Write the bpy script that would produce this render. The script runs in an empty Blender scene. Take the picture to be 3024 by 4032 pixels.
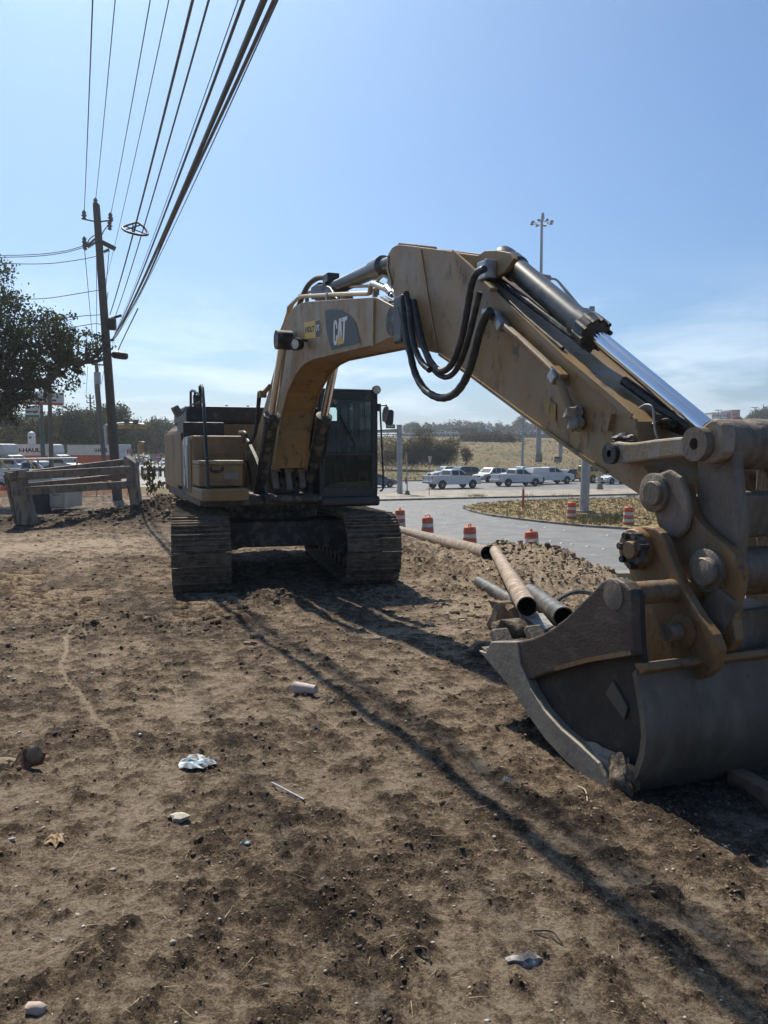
import bpy, bmesh, math, random
import numpy as np
from mathutils import Vector, Matrix
R = math.radians
random.seed(7); rng = np.random.default_rng(7)
scn = bpy.context.scene
# ---------------------------------------------------------------- camera
EYE = 2.1; PITCH = R(4.55); F = 3028.0
cam_d = bpy.data.cameras.new('camera'); cam = bpy.data.objects.new('camera', cam_d)
scn.collection.objects.link(cam); scn.camera = cam
cam.location = (0, 0, EYE); cam.rotation_euler = (R(90) - PITCH, 0, 0)
cam_d.sensor_fit = 'VERTICAL'; cam_d.angle = 2 * math.atan(2016 / F)
cam_d.clip_start = 0.05; cam_d.clip_end = 6000
# ---------------------------------------------------------------- sky and sun
SUN_AZ, SUN_EL = R(-23.0), R(51)          # azimuth from +Y, negative = left
w = bpy.data.worlds.new('World'); scn.world = w; w.use_nodes = True
nt = w.node_tree; nt.nodes.clear()
def N(t, **k):
    n = nt.nodes.new(t)
    for a, b in k.items(): setattr(n, a, b)
    return n
sky = N('ShaderNodeTexSky', sky_type='NISHITA', sun_disc=False, sun_elevation=SUN_EL, sun_rotation=SUN_AZ,
        altitude=200, air_density=1.0, dust_density=2.0, ozone_density=1.5)
bg = N('ShaderNodeBackground'); bg.inputs[1].default_value = 0.078
out = N('ShaderNodeOutputWorld')
tc = N('ShaderNodeTexCoord'); sep = N('ShaderNodeSeparateXYZ')
nt.links.new(tc.outputs['Generated'], sep.inputs[0])
def math_(op, a, b=None, clamp=False):
    n = N('ShaderNodeMath', operation=op, use_clamp=clamp)
    for i, v in enumerate((a, b)):
        if v is None: continue
        if isinstance(v, (int, float)): n.inputs[i].default_value = v
        else: nt.links.new(v, n.inputs[i])
    return n.outputs[0]
zc = math_('ADD', math_('MAXIMUM', sep.outputs[2], 0.0), 0.12)
px = math_('DIVIDE', sep.outputs[0], zc); py = math_('DIVIDE', sep.outputs[1], zc)
cmb = N('ShaderNodeCombineXYZ'); nt.links.new(px, cmb.inputs[0]); nt.links.new(py, cmb.inputs[1])
nz = N('ShaderNodeTexNoise'); nz.inputs['Scale'].default_value = 0.85; nz.inputs['Detail'].default_value = 7
nz.inputs['Roughness'].default_value = 0.6; nz.inputs['Distortion'].default_value = 0.4
nt.links.new(cmb.outputs[0], nz.inputs['Vector'])
mr = N('ShaderNodeMapRange'); mr.inputs['From Min'].default_value = 0.44; mr.inputs['From Max'].default_value = 0.64
nt.links.new(nz.outputs[0], mr.inputs['Value'])
lo = N('ShaderNodeMapRange'); lo.inputs['From Min'].default_value = 0.23; lo.inputs['From Max'].default_value = 0.07
nt.links.new(sep.outputs[2], lo.inputs['Value'])
cl = math_('MULTIPLY', math_('MULTIPLY', mr.outputs[0], lo.outputs[0]), 0.7, True)
mixc = N('ShaderNodeMix', data_type='RGBA'); nt.links.new(cl, mixc.inputs[0])
nt.links.new(sky.outputs[0], mixc.inputs[6]); mixc.inputs[7].default_value = (17, 13, 11, 1)
tint = N('ShaderNodeMix', data_type='RGBA', blend_type='MULTIPLY'); tint.inputs[0].default_value = 1; tint.inputs[7].default_value = (.55, .83, 1.10, 1)
nt.links.new(mixc.outputs[2], tint.inputs[6]); nt.links.new(tint.outputs[2], bg.inputs[0]); nt.links.new(bg.outputs[0], out.inputs[0])
sun_d = bpy.data.lights.new('sun', 'SUN'); sun = bpy.data.objects.new('sun', sun_d); scn.collection.objects.link(sun)
sun_d.energy = 4.7; sun_d.angle = R(0.55); sun_d.color = (1.0, 0.92, 0.79)
SUN_DIR = Vector((math.sin(SUN_AZ) * math.cos(SUN_EL), math.cos(SUN_AZ) * math.cos(SUN_EL), math.sin(SUN_EL)))
sun.rotation_euler = SUN_DIR.to_track_quat('Z', 'Y').to_euler(); sun.location = (-10, 20, 40)
vs = scn.view_settings; vs.view_transform = 'Standard'; vs.look = 'None'; vs.exposure = 0.5; vs.gamma = 1.0; vs.use_curve_mapping = False
scn.render.engine = 'CYCLES'
cy = scn.cycles; cy.use_denoising = True; cy.use_adaptive_sampling = True; cy.adaptive_threshold = 0.025; cy.max_bounces = 6; cy.diffuse_bounces = 2; cy.glossy_bounces = 2
cy.transmission_bounces = 4; cy.transparent_max_bounces = 16; cy.caustics_reflective = False; cy.caustics_refractive = False
cy.volume_bounces = 0

# ---------------------------------------------------------------- picture rays (photo pixels -> points in the place)
FW = Vector((0, math.cos(PITCH), -math.sin(PITCH))); UP = Vector((0, math.sin(PITCH), math.cos(PITCH))); E = Vector((0, 0, EYE))
CR = dict(A=(600, 900, 1.475), B=(1400, 900, 1.5082), C=(2200, 1500, 2.0133), D=(1800, 2200, 1.3554), E=(0, 700, 2.2114),
          F=(0, 1500, 2.37), G=(1450, 1550, 1.4426), H=(1500, 1900, 1.659), I=(0, 2100, 1.0972), J=(0, 2900, 1.0972),
          K=(1512, 2900, 1.0972), L=(250, 0, 1.8433), M=(660, 1500, 3.0722), N=(1000, 1500, 2.9625), O=(0, 1640, 3.19),
          P=(2500, 1500, 3.166), Q=(640, 1950, 1.6929), R=(1100, 960, 2.765), S=(2600, 1600, 2.2123), U=(1500, 1600, 3.318),
          V=(2000, 1780, 2.765), W=(400, 1640, 5.184), X=(2000, 820, 4.1475), T=(2700, 2900, 5.12), n=(0, 0, 1.0))
def px_(c, x, y):
    a, b, s = CR[c]; return a + x / s, b + y / s
def ray(c, x, y):
    X, Y = px_(c, x, y)
    return Vector(((X - 1512) / F, 0, 0)) + UP * ((2016 - Y) / F) + FW
def onz(c, x, y, z):                      # point on a level plane
    d = ray(c, x, y); return E + d * ((z - EYE) / d.z)
def aty(c, x, y, Y):                      # point at a distance ahead
    d = ray(c, x, y); return E + d * (Y / d.y)
# street / machine axes
PSI = R(21.5); U_ = Vector((math.sin(PSI), -math.cos(PSI), 0)); V_ = Vector((math.cos(PSI), math.sin(PSI), 0)); W_ = -U_
def st(q, r, z=0.0): return V_ * q + W_ * r + Vector((0, 0, z))
O_ = V_ * 3.05 + U_ * -13.55             # slewing centre
def mp(c, x, y, yl):                      # pixel -> (xl, z) on a plane parallel to the boom
    d = ray(c, x, y); t = (3.05 + yl) / (d.dot(V_)); p = E + d * t
    return (p.dot(U_) + 13.55, p.z)
def fp(c, x, y, xl):                      # pixel -> (yl, z) on a plane across the machine
    d = ray(c, x, y); t = (xl - 13.55) / (d.dot(U_)); p = E + d * t
    return (p.dot(V_) - 3.05, p.z)

# ---------------------------------------------------------------- objects
COL = scn.collection
def tag(o, label=None, cat=None, group=None, kind=None):
    if label: o['label'] = label
    if cat: o['category'] = cat
    if group: o['group'] = group
    if kind: o['kind'] = kind
    return o
def thing(name, label, cat, loc=(0, 0, 0), rz=0.0, group=None):
    o = bpy.data.objects.new(name, None); COL.objects.link(o); o.location = loc; o.rotation_euler = (0, 0, rz)
    o.empty_display_size = 0.2
    return tag(o, label, cat, group)
def link(name, me, parent=None, world=False):
    o = bpy.data.objects.new(name, me); COL.objects.link(o)
    if parent is not None:
        o.parent = parent
        if world: o.location = -Vector(parent.location)
    return o
class MB:
    def __init__(s): s.v = []; s.f = []; s.fm = []
    def add(s, v, f, m=0):
        b = len(s.v); s.v += [tuple(q) for q in v]; s.f += [tuple(b + i for i in q) for q in f]; s.fm += [m] * len(f); return s
    def box(s, c, size, rz=0.0, rx=0.0, ry=0.0, m=0, top=1.0):
        M_ = Matrix.Rotation(rz, 3, 'Z') @ Matrix.Rotation(ry, 3, 'Y') @ Matrix.Rotation(rx, 3, 'X'); c = Vector(c)
        vs = []
        for z in (-.5, .5):
            k = top if z > 0 else 1.0
            for x, y in ((-.5, -.5), (.5, -.5), (.5, .5), (-.5, .5)):
                vs.append(c + M_ @ Vector((x * size[0] * k, y * size[1] * k, z * size[2])))
        return s.add(vs, [(3, 2, 1, 0), (4, 5, 6, 7), (0, 1, 5, 4), (1, 2, 6, 5), (2, 3, 7, 6), (3, 0, 4, 7)], m)
    def beam(s, p0, p1, wx, wz, up=(0, 0, 1), m=0):     # a bar of rectangular section from p0 to p1
        p0 = Vector(p0); p1 = Vector(p1); d = (p1 - p0).normalized(); a = d.cross(Vector(up))
        if a.length < 1e-4: a = d.cross(Vector((0, 1, 0)))
        a.normalize(); b = a.cross(d)
        vs = []
        for p in (p0, p1):
            for i, j in ((-1, -1), (1, -1), (1, 1), (-1, 1)): vs.append(p + a * (i * wx / 2) + b * (j * wz / 2))
        return s.add(vs, [(3, 2, 1, 0), (4, 5, 6, 7), (0, 1, 5, 4), (1, 2, 6, 5), (2, 3, 7, 6), (3, 0, 4, 7)], m)
    def cyl(s, p0, p1, r0, r1=None, n=12, cap=True, m=0):
        p0 = Vector(p0); p1 = Vector(p1); r1 = r0 if r1 is None else r1
        d = (p1 - p0).normalized(); a = d.orthogonal().normalized(); b = d.cross(a)
        vs = []
        for p, r in ((p0, r0), (p1, r1)):
            for i in range(n):
                t = 2 * math.pi * i / n; vs.append(p + a * (r * math.cos(t)) + b * (r * math.sin(t)))
        fs = [(i, (i + 1) % n, n + (i + 1) % n, n + i) for i in range(n)]
        if cap: fs += [tuple(range(n - 1, -1, -1)), tuple(range(n, 2 * n))]
        return s.add(vs, fs, m)
    def lathe(s, p0, axis, prof, n=16, m=0, cap=True):   # prof: (distance along axis, radius)
        p0 = Vector(p0); d = Vector(axis).normalized(); a = d.orthogonal().normalized(); b = d.cross(a); vs = []
        for h, r in prof:
            for i in range(n):
                t = 2 * math.pi * i / n; vs.append(p0 + d * h + a * (r * math.cos(t)) + b * (r * math.sin(t)))
        fs = []
        for k in range(len(prof) - 1):
            fs += [(k * n + i, k * n + (i + 1) % n, (k + 1) * n + (i + 1) % n, (k + 1) * n + i) for i in range(n)]
        if cap: fs += [tuple(range(n - 1, -1, -1)), tuple(range((len(prof) - 1) * n, len(prof) * n))]
        return s.add(vs, fs, m)
    def tube(s, path, r, n=8, m=0, cap=True):
        path = [Vector(p) for p in path]; k = len(path); rs = r if hasattr(r, '__len__') else [r] * k
        d0 = (path[1] - path[0]).normalized(); a = d0.orthogonal().normalized(); vs = []
        for i, p in enumerate(path):
            d = (path[min(i + 1, k - 1)] - path[max(i - 1, 0)]).normalized()
            a = (a - d * a.dot(d)).normalized(); b = d.cross(a)
            for j in range(n):
                t = 2 * math.pi * j / n; vs.append(p + a * (rs[i] * math.cos(t)) + b * (rs[i] * math.sin(t)))
        fs = [(i * n + j, i * n + (j + 1) % n, (i + 1) * n + (j + 1) % n, (i + 1) * n + j) for i in range(k - 1) for j in range(n)]
        if cap: fs += [tuple(range(n - 1, -1, -1)), tuple(range((k - 1) * n, k * n))]
        return s.add(vs, fs, m)
    def prism(s, poly, f, a, b, m=0):     # poly 2D, f(u, v, t) -> 3D, extruded from t=a to t=b
        n = len(poly); ar = sum(poly[i][0] * poly[(i + 1) % n][1] - poly[(i + 1) % n][0] * poly[i][1] for i in range(n))
        vs = [f(x, y, a) for x, y in poly] + [f(x, y, b) for x, y in poly]
        fs = [tuple(range(n - 1, -1, -1)), tuple(range(n, 2 * n))] + [(i, (i + 1) % n, n + (i + 1) % n, n + i) for i in range(n)]
        return s.add(vs, fs, m)
    def build(s, name, mat, parent=None, world=False, smooth=False, bevel=0.0, fix=True, angle=35):
        me = bpy.data.meshes.new(name); me.from_pydata(s.v, [], s.f)
        for mm in (mat if isinstance(mat, (list, tuple)) else [mat]): me.materials.append(mm)
        if isinstance(mat, (list, tuple)): me.polygons.foreach_set('material_index', s.fm)
        if fix:
            bm = bmesh.new(); bm.from_mesh(me); bmesh.ops.recalc_face_normals(bm, faces=bm.faces); bm.to_mesh(me); bm.free()
        if smooth: me.shade_smooth(); me.set_sharp_from_angle(angle=R(angle))
        me.update()
        o = link(name, me, parent, world)
        if bevel:
            b = o.modifiers.new('bevel', 'BEVEL'); b.width = bevel; b.segments = 2; b.limit_method = 'ANGLE'; b.angle_limit = R(40)
        return o
def spline(pts, n=6):                      # Catmull-Rom through points
    P = [Vector(p) for p in pts]; P = [P[0] * 2 - P[1]] + P + [P[-1] * 2 - P[-2]]; o = []
    for i in range(1, len(P) - 2):
        for k in range(n):
            t = k / n; a, b, c, d = P[i - 1], P[i], P[i + 1], P[i + 2]
            o.append(0.5 * ((2 * b) + (c - a) * t + (2 * a - 5 * b + 4 * c - d) * t * t + (3 * b - a - 3 * c + d) * t ** 3))
    return o + [P[-2]]
def inset(poly, d):
    n = len(poly); ar = sum(poly[i][0] * poly[(i + 1) % n][1] - poly[(i + 1) % n][0] * poly[i][1] for i in range(n))
    sg = 1 if ar > 0 else -1; o = []
    for i in range(n):
        p0, p1, p2 = Vector(poly[i - 1]), Vector(poly[i]), Vector(poly[(i + 1) % n])
        e1 = (p1 - p0).normalized(); e2 = (p2 - p1).normalized()
        n1 = Vector((-e1.y, e1.x)) * sg; n2 = Vector((-e2.y, e2.x)) * sg
        b = n1 + n2; k = max(b.length_squared / 2, .35)
        o.append(tuple(p1 + b * (d / k)))
    return o
def copy_tree(o, parent=None):
    c = o.copy(); COL.objects.link(c); c.parent = parent
    for ch in list(o.children): copy_tree(ch, c)
    return c
def text_mesh(body, bold=0.0):             # flat lettering fitted to the unit square
    cu = bpy.data.curves.new('lettering', 'FONT'); cu.body = body; cu.offset = bold; cu.resolution_u = 3
    ob = bpy.data.objects.new('lettering', cu); COL.objects.link(ob)
    dg = bpy.context.evaluated_depsgraph_get(); me = bpy.data.meshes.new_from_object(ob.evaluated_get(dg))
    v = np.array([q.co[:2] for q in me.vertices]); f = [tuple(p.vertices) for p in me.polygons]
    bpy.data.objects.remove(ob); bpy.data.meshes.remove(me); bpy.data.curves.remove(cu)
    v = (v - v.min(0)) / (v.max(0) - v.min(0)); return v, f
def lettering(name, body, f, mat, parent, bold=0.02, world=False):     # f(u, v) -> 3D
    v, fs = text_mesh(body, bold); mb = MB(); mb.add([f(a, b) for a, b in v], fs)
    return mb.build(name, mat, parent, world, fix=False)
def quad_map(p00, p10, p11, p01):
    a, b, c, d = map(Vector, (p00, p10, p11, p01))
    return lambda u, v: (a * (1 - u) + b * u) * (1 - v) + (d * (1 - u) + c * u) * v

# ---------------------------------------------------------------- materials
MATS = {}
def mat(name, c1, c2=None, scale=3.0, rough=0.6, metal=0.0, dirt=None, damt=0.0, dscale=6.0, bump=0.0, bscale=40.0, lo=.38, hi=.62,
        coat=0.0, emit=None, dsoft=.1, stain=None, samt=.3, sscale=14.0, spec=0.5, local=False, rvar=0.0, stretch=None):
    if name in MATS: return MATS[name]
    m = bpy.data.materials.new(name); m.use_nodes = True; t = m.node_tree; b = t.nodes['Principled BSDF']; MATS[name] = m
    def nn(tp, **k):
        n = t.nodes.new(tp)
        for a, v in k.items(): setattr(n, a, v)
        return n
    b.inputs['Roughness'].default_value = rough; b.inputs['Metallic'].default_value = metal
    b.inputs['Coat Weight'].default_value = coat; b.inputs['Specular IOR Level'].default_value = spec
    pos = nn('ShaderNodeTexCoord').outputs['Object'] if local else nn('ShaderNodeNewGeometry').outputs['Position']
    if stretch:
        mpn = nn('ShaderNodeMapping'); mpn.inputs['Scale'].default_value = stretch; t.links.new(pos, mpn.inputs[0]); pos = mpn.outputs[0]
    def noise(sc, det=6, ro=.6):
        n = nn('ShaderNodeTexNoise'); n.inputs['Scale'].default_value = sc; n.inputs['Detail'].default_value = det
        n.inputs['Roughness'].default_value = ro; t.links.new(pos, n.inputs['Vector']); return n.outputs[0]
    def rng_(v, a, c, o0=0., o1=1.):
        n = nn('ShaderNodeMapRange'); n.inputs[1].default_value = a; n.inputs[2].default_value = c
        n.inputs[3].default_value = o0; n.inputs[4].default_value = o1; t.links.new(v, n.inputs[0]); return n.outputs[0]
    def mix(f, a, c):
        n = nn('ShaderNodeMix', data_type='RGBA')
        t.links.new(f, n.inputs[0])
        for i, v in ((6, a), (7, c)):
            if isinstance(v, tuple): n.inputs[i].default_value = (*v[:3], 1)
            else: t.links.new(v, n.inputs[i])
        return n.outputs[2]
    col = None
    if c2 is not None:
        col = mix(rng_(noise(scale), lo, hi), c1, c2)
    if dirt is not None:
        col = mix(rng_(noise(dscale, 8, .68), .62 - damt * .35, .62 - damt * .32 + dsoft), col if col is not None else c1, dirt)
    if stain is not None:
        col = mix(rng_(noise(sscale, 9, .75), .72 - samt * .3, .80 - samt * .3), col if col is not None else c1, stain)
    if col is None: b.inputs['Base Color'].default_value = (*c1[:3], 1)
    else: t.links.new(col, b.inputs['Base Color'])
    if rvar: t.links.new(rng_(noise(scale * 2.3), .35, .65, max(rough - rvar, .05), min(rough + rvar, 1)), b.inputs['Roughness'])
    if bump:
        bn = nn('ShaderNodeBump'); bn.inputs['Strength'].default_value = bump; bn.inputs['Distance'].default_value = 0.02
        t.links.new(noise(bscale, 5), bn.inputs['Height']); t.links.new(bn.outputs[0], b.inputs['Normal'])
    if emit:
        b.inputs['Emission Color'].default_value = (*emit[:3], 1); b.inputs['Emission Strength'].default_value = emit[3]
    return m
def glass(name, tint=(.6, .72, .7), refl=0.12, rough=0.02):
    if name in MATS: return MATS[name]
    m = bpy.data.materials.new(name); m.use_nodes = True; t = m.node_tree; t.nodes.clear(); MATS[name] = m
    o = t.nodes.new('ShaderNodeOutputMaterial'); mx = t.nodes.new('ShaderNodeMixShader')
    tr = t.nodes.new('ShaderNodeBsdfTransparent'); tr.inputs[0].default_value = (*tint, 1)
    gl = t.nodes.new('ShaderNodeBsdfGlossy'); gl.inputs['Roughness'].default_value = rough; gl.inputs[0].default_value = (.9, .95, 1, 1)
    fr = t.nodes.new('ShaderNodeFresnel'); fr.inputs[0].default_value = 1.45
    ad = t.nodes.new('ShaderNodeMath'); ad.operation = 'ADD'; ad.inputs[1].default_value = refl - .04; ad.use_clamp = True
    t.links.new(fr.outputs[0], ad.inputs[0]); t.links.new(ad.outputs[0], mx.inputs[0])
    t.links.new(tr.outputs[0], mx.inputs[1]); t.links.new(gl.outputs[0], mx.inputs[2]); t.links.new(mx.outputs[0], o.inputs[0])
    return m
DUST = (.30, .235, .16)
yellow = mat('dusty_yellow_paint', (.30, .185, .07), (.24, .155, .07), 2.2, .5, dirt=(.27, .2, .12), damt=.42, dscale=2.2, dsoft=.25, stain=(.12, .078, .045), samt=.58, sscale=8, bump=.06, bscale=60, rvar=.12, stretch=(1, 1, .6))
yellow_dirty = mat('muddy_yellow_paint', (.30, .18, .065), (.21, .14, .07), 4, .62, dirt=(.29, .225, .145), damt=.45, dscale=5, dsoft=.25, stain=(.09, .065, .045), samt=.38, sscale=11, bump=.15, bscale=45, stretch=(1, 1, .5))
worn = mat('worn_muddy_steel', (.125, .098, .075), (.175, .135, .10), 3, .62, .1, dirt=(.25, .215, .17), damt=.5, dscale=14, dsoft=.3, stain=(.06, .045, .035), samt=.4, sscale=30, bump=.35, bscale=60, rvar=.12, stretch=(1, 1, .5))
rusty = mat('rust_stained_paint', (.25, .125, .035), (.16, .095, .045), 3, .6, dirt=(.2, .165, .12), damt=.42, dscale=9, dsoft=.3, stain=(.055, .04, .03), samt=.55, sscale=13, bump=.22, bscale=60, stretch=(1, 1, .5))
black = mat('black_paint', (.018, .02, .022), (.03, .032, .033), 3, .45, dirt=(.09, .08, .065), damt=.2, dscale=5, bump=.03)
blackm = mat('muddy_black_steel', (.022, .022, .022), (.04, .037, .034), 4, .6, dirt=(.14, .12, .095), damt=.35, dscale=7, bump=.15, bscale=40)
rubber = mat('black_rubber', (.016, .017, .018), (.03, .03, .03), 20, .55, dirt=(.08, .075, .065), damt=.2, dscale=12)
chrome = mat('chrome_rod', (.75, .77, .8), None, rough=.14, metal=1.0)
steel = mat('bare_steel', (.42, .41, .4), (.3, .29, .28), 12, .38, .9)
white = mat('white_paint', (.72, .72, .70), (.62, .62, .6), 3, .45)
blackflat = mat('black_print', (.012, .012, .014), rough=.5)
yelprint = mat('yellow_print', (.62, .38, .03), rough=.5)
mudcrust = mat('caked_mud', (.15, .115, .08), (.24, .195, .145), 9, .95, dirt=(.08, .06, .042), damt=.5, dscale=5, bump=.9, bscale=26, spec=.15)
# ================================================================ excavator
EX = thing('excavator', 'large yellow tracked excavator with its bucket lowered onto the dirt', 'excavator', O_, PSI - R(90))
pf = lambda a, b, t: (a, t, b)             # (xl, z) profile, extruded across the machine
def prof(c, pts, yl): return [mp(c, x, y, yl) for x, y in pts]
def pt(c, x, y, yl): a, b = mp(c, x, y, yl); return Vector((a, yl, b))
def pr(c, x, y, xl): a, b = fp(c, x, y, xl); return Vector((xl, a, b))
# ---- crawler tracks
PITCHL = .2145; NSH = 51; RT = .5; HALF = 1.95
shoe = MB(); shoe.box((0, 0, 0), (PITCHL * .96, .85, .022))
for gx, gh in ((-.083, .055), (0, .042), (.083, .046)): shoe.box((gx, 0, .011 + gh / 2), (.02, .845, gh))
shoe_me = None
trackmud = mat('track_shoe_mud', (.07, .051, .037), (.15, .113, .078), 5, .8, .05, dirt=(.235, .185, .13), damt=.5, dscale=9, dsoft=.2, stain=(.045, .034, .026), samt=.45, sscale=16, bump=.6, bscale=40)
UCR = R(14) - PSI
def track_pos(d):
    L1 = 2 * HALF; d = d % (2 * L1 + 2 * math.pi * RT)
    if d < L1: return -HALF + d, RT * 2 + .05 - .03 * math.sin(math.pi * d / L1), 0.0
    d -= L1
    if d < math.pi * RT: a = d / RT; return HALF + RT * math.sin(a), RT + .05 + RT * math.cos(a), -a
    d -= math.pi * RT
    if d < L1: return HALF - d, .05, -math.pi
    d -= L1; a = d / RT; return -HALF - RT * math.sin(a), RT + .05 - RT * math.cos(a), -math.pi - a
for side in (-1, 1):
    y0 = side * 1.295
    mb = MB(); f = lambda x, y, z: (x, y0 + y, z)
    mb.box((0, y0, .52), (3.7, .42, .42)); mb.box((0, y0, .75), (2.6, .34, .12))
    for xx, rr in ((HALF, .44), (-HALF, .44)):
        mb.cyl((xx, y0 - .1, .55), (xx, y0 + .1, .55), rr, n=28); mb.cyl((xx, y0 - .2, .55), (xx, y0 + .2, .55), .2, n=16)
    for k in range(8): mb.cyl((-1.5 + k * .43, y0 - .22, .22), (-1.5 + k * .43, y0 + .22, .22), .12, n=12)
    for k in range(2): mb.cyl((-.7 + k * 1.4, y0 - .15, .93), (-.7 + k * 1.4, y0 + .15, .93), .08, n=10)
    tr = mb.build('crawler_track', blackm, EX, smooth=True); tr.rotation_euler = (0, 0, UCR); tr.location = (0, .15, 0)
    tag(tr, 'muddy crawler track under the cab side' if side > 0 else 'muddy crawler track under the toolbox side')
    for k in range(NSH):
        x, z, a = track_pos(k * (2 * 2 * HALF + 2 * math.pi * RT) / NSH + (.07 if side > 0 else 0))
        if shoe_me is None: o = shoe.build('track_shoe', trackmud, tr); shoe_me = o.data
        else: o = link('track_shoe', shoe_me, tr)
        o.location = (x, y0 + random.uniform(-.004, .004), z); o.rotation_euler = (random.uniform(-.006, .006), -a, 0)
# ---- undercarriage frame
mb = MB()
def ucp(x, y, z): return (x, y, z)
arch = [(-.9, .46), (-.6, .53), (.6, .53), (.9, .46), (1.0, .36), (1.12, .36), (1.12, .95), (-1.12, .95), (-1.12, .36), (-1.0, .36)]
mb.prism([(y, z) for y, z in arch], lambda a, b, t: (t, a, b), .35, 1.25); mb.prism([(y, z) for y, z in arch], lambda a, b, t: (t, a, b), -1.25, -.35)
mb.box((0, 0, .74), (1.6, 1.5, .42)); mb.cyl((0, 0, .9), (0, 0, 1.06), .8, n=40)
uc = mb.build('undercarriage_frame', blackm, EX, bevel=.02); uc.rotation_euler = (0, 0, UCR); uc.location = (0, .13, 0)
mb = MB(); mb.cyl((0, 0, 1.03), (0, 0, 1.25), .70, n=48); mb.build('slewing_ring', blackm, EX)
mb = MB()
for k in range(44):
    a = 2 * math.pi * k / 44; mb.cyl((.755 * math.cos(a), .755 * math.sin(a), 1.05), (.755 * math.cos(a), .755 * math.sin(a), 1.10), .022, n=6)
mb.build('ring_bolts', blackm, EX)
# ---- upper structure
MB().box((-.35, 0, 1.34), (4.4, 2.80, .16)).build('deck', blackm, EX, bevel=.02)
hood = [(-1.42, 1.40), (-1.42, 2.42), (-1.24, 2.60), (1.24, 2.60), (1.42, 2.42), (1.42, 1.40)]
MB().prism(hood, lambda a, b, t: (t, a, b), -2.85, -.80).build('engine_housing', yellow_dirty, EX, bevel=.03)
cw = [(-1.42, -2.8), (1.42, -2.8), (1.42, -3.05), (1.1, -3.32), (.5, -3.45), (-.5, -3.45), (-1.1, -3.32), (-1.42, -3.05)]
MB().prism([(x, y) for y, x in cw], lambda a, b, t: (a, b, t), 1.30, 2.5).build('counterweight', yellow_dirty, EX, bevel=.05)
MB().box((-1.75, -.12, 2.76), (1.95, 2.26, .32)).build('hood_cover', black, EX, bevel=.05)
mb = MB()
for k in range(5): mb.cyl((-.9, -.9 + k * .4, 2.92), (-.9, -.9 + k * .4, 2.945), .025, n=8)
mb.build('hood_bolts', steel, EX)
MB().box((-.36, -1.06, 2.36), (.86, .70, .46)).build('hood_step', black, EX, bevel=.02)
# right-hand side tank, step box and platform
MB().box((.62, -1.0, 1.87), (1.18, .84, .94)).build('fuel_tank', yellow_dirty, EX, bevel=.04)
mb = MB()
a = pr('M', 490, 760, 1.235); b = pr('M', 770, 870, 1.235)
mb.box((1.22, (a.y + b.y) / 2, (a.z + b.z) / 2), (.05, abs(b.y - a.y), .05)); mb.box((1.215, (a.y + b.y) / 2, a.z - .1), (.03, abs(b.y - a.y), .14))
mb.build('tank_louvre', yellow_dirty, EX, bevel=.01)
MB().box((1.55, -1.085, 1.73), (.66, .66, .34)).build('step_box', yellow_dirty, EX, bevel=.03)
MB().box((1.57, -1.085, 1.925), (.68, .68, .06)).build('step_lid', mat('worn_tread_plate', (.34, .25, .13), (.42, .36, .27), 25, .55, .3, bump=.8, bscale=90), EX, bevel=.015)
mb = MB(); p = [pr('M', x, y, 1.895) for x, y in ((520, 1040), (530, 1085), (560, 1100), (630, 1100), (660, 1085), (668, 1040))]
mb.tube(p, .022, 6); mb.build('grab_handle', black, EX, smooth=True)
MB().box((1.885, -.93, 1.71), (.02, .22, .12)).build('warning_plate', mat('faded_plate', (.22, .19, .13), (.3, .27, .2), 60, .6), EX)
MB().box((1.35, -1.08, 1.45), (1.70, .70, .18)).build('platform_skirt', yellow_dirty, EX, bevel=.03)
mb = MB(); mb.box((2.205, -1.08, 1.50), (.03, .46, .035)); mb.box((1.89, -1.05, 1.66), (.03, .45, .03)); mb.build('skirt_ribs', yellow_dirty, EX, bevel=.006)
# side panel doors with their seams, decal
mb = MB(); mb.box((-1.95, -1.432, 1.95), (1.6, .03, .92)); mb.build('side_door', yellow_dirty, EX, bevel=.012)
mb = MB(); mb.box((-.55, -1.432, 1.95), (1.1, .03, .92)); mb.build('side_door', yellow_dirty, EX, bevel=.012)
mb = MB(); mb.box((.62, -1.432, 1.86), (1.08, .03, .84)); mb.build('side_door', yellow_dirty, EX, bevel=.012)
def side_pt(u, v): return Vector((.32 + u * .62, -1.452, 1.5 + v * .82))
MB().add([(.12, -1.4495, 1.44), (1.1, -1.4495, 1.44), (1.1, -1.4495, 2.27), (.30, -1.4495, 2.27)], [(0, 1, 2, 3)]).build('side_decal', blackflat, EX, fix=False)
# block letters for the maker's mark, on a 3 x 1 grid
LET_C = [(.30, .64), (.30, .80), (.26, .92), (.17, 1), (.11, 1), (.03, .93), (0, .8), (0, .2), (.03, .07), (.11, 0), (.17, 0), (.26, .07), (.30, .18), (.30, .38),
         (.2, .38), (.2, .22), (.175, .16), (.13, .16), (.105, .22), (.105, .78), (.13, .84), (.175, .84), (.2, .78), (.2, .64)]
LET_A = [(.29, 0), (.42, .48), (.50, .74), (.58, .48), (.71, .0), (.66, .0), (.52, .47), (.50, .50), (.48, .47), (.34, 0)]
LET_A = [(.33, 0), (.33, .30), (.42, 1), (.58, 1), (.67, .30), (.67, 0), (.50, .58)]
LET_T = [(.62, 1), (1, 1), (1, .84), (.87, .84), (.87, 0), (.74, 0), (.74, .84), (.62, .84)]
def cat_mark(f, parent, nm='maker_mark'):
    mb = MB()
    for L in (LET_C, LET_A, LET_T): mb.add([f(a, b) for a, b in L], [tuple(range(len(L)))])
    return mb.build(nm, white, parent, fix=False)
cat_mark(side_pt, EX, 'side_mark')
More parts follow.
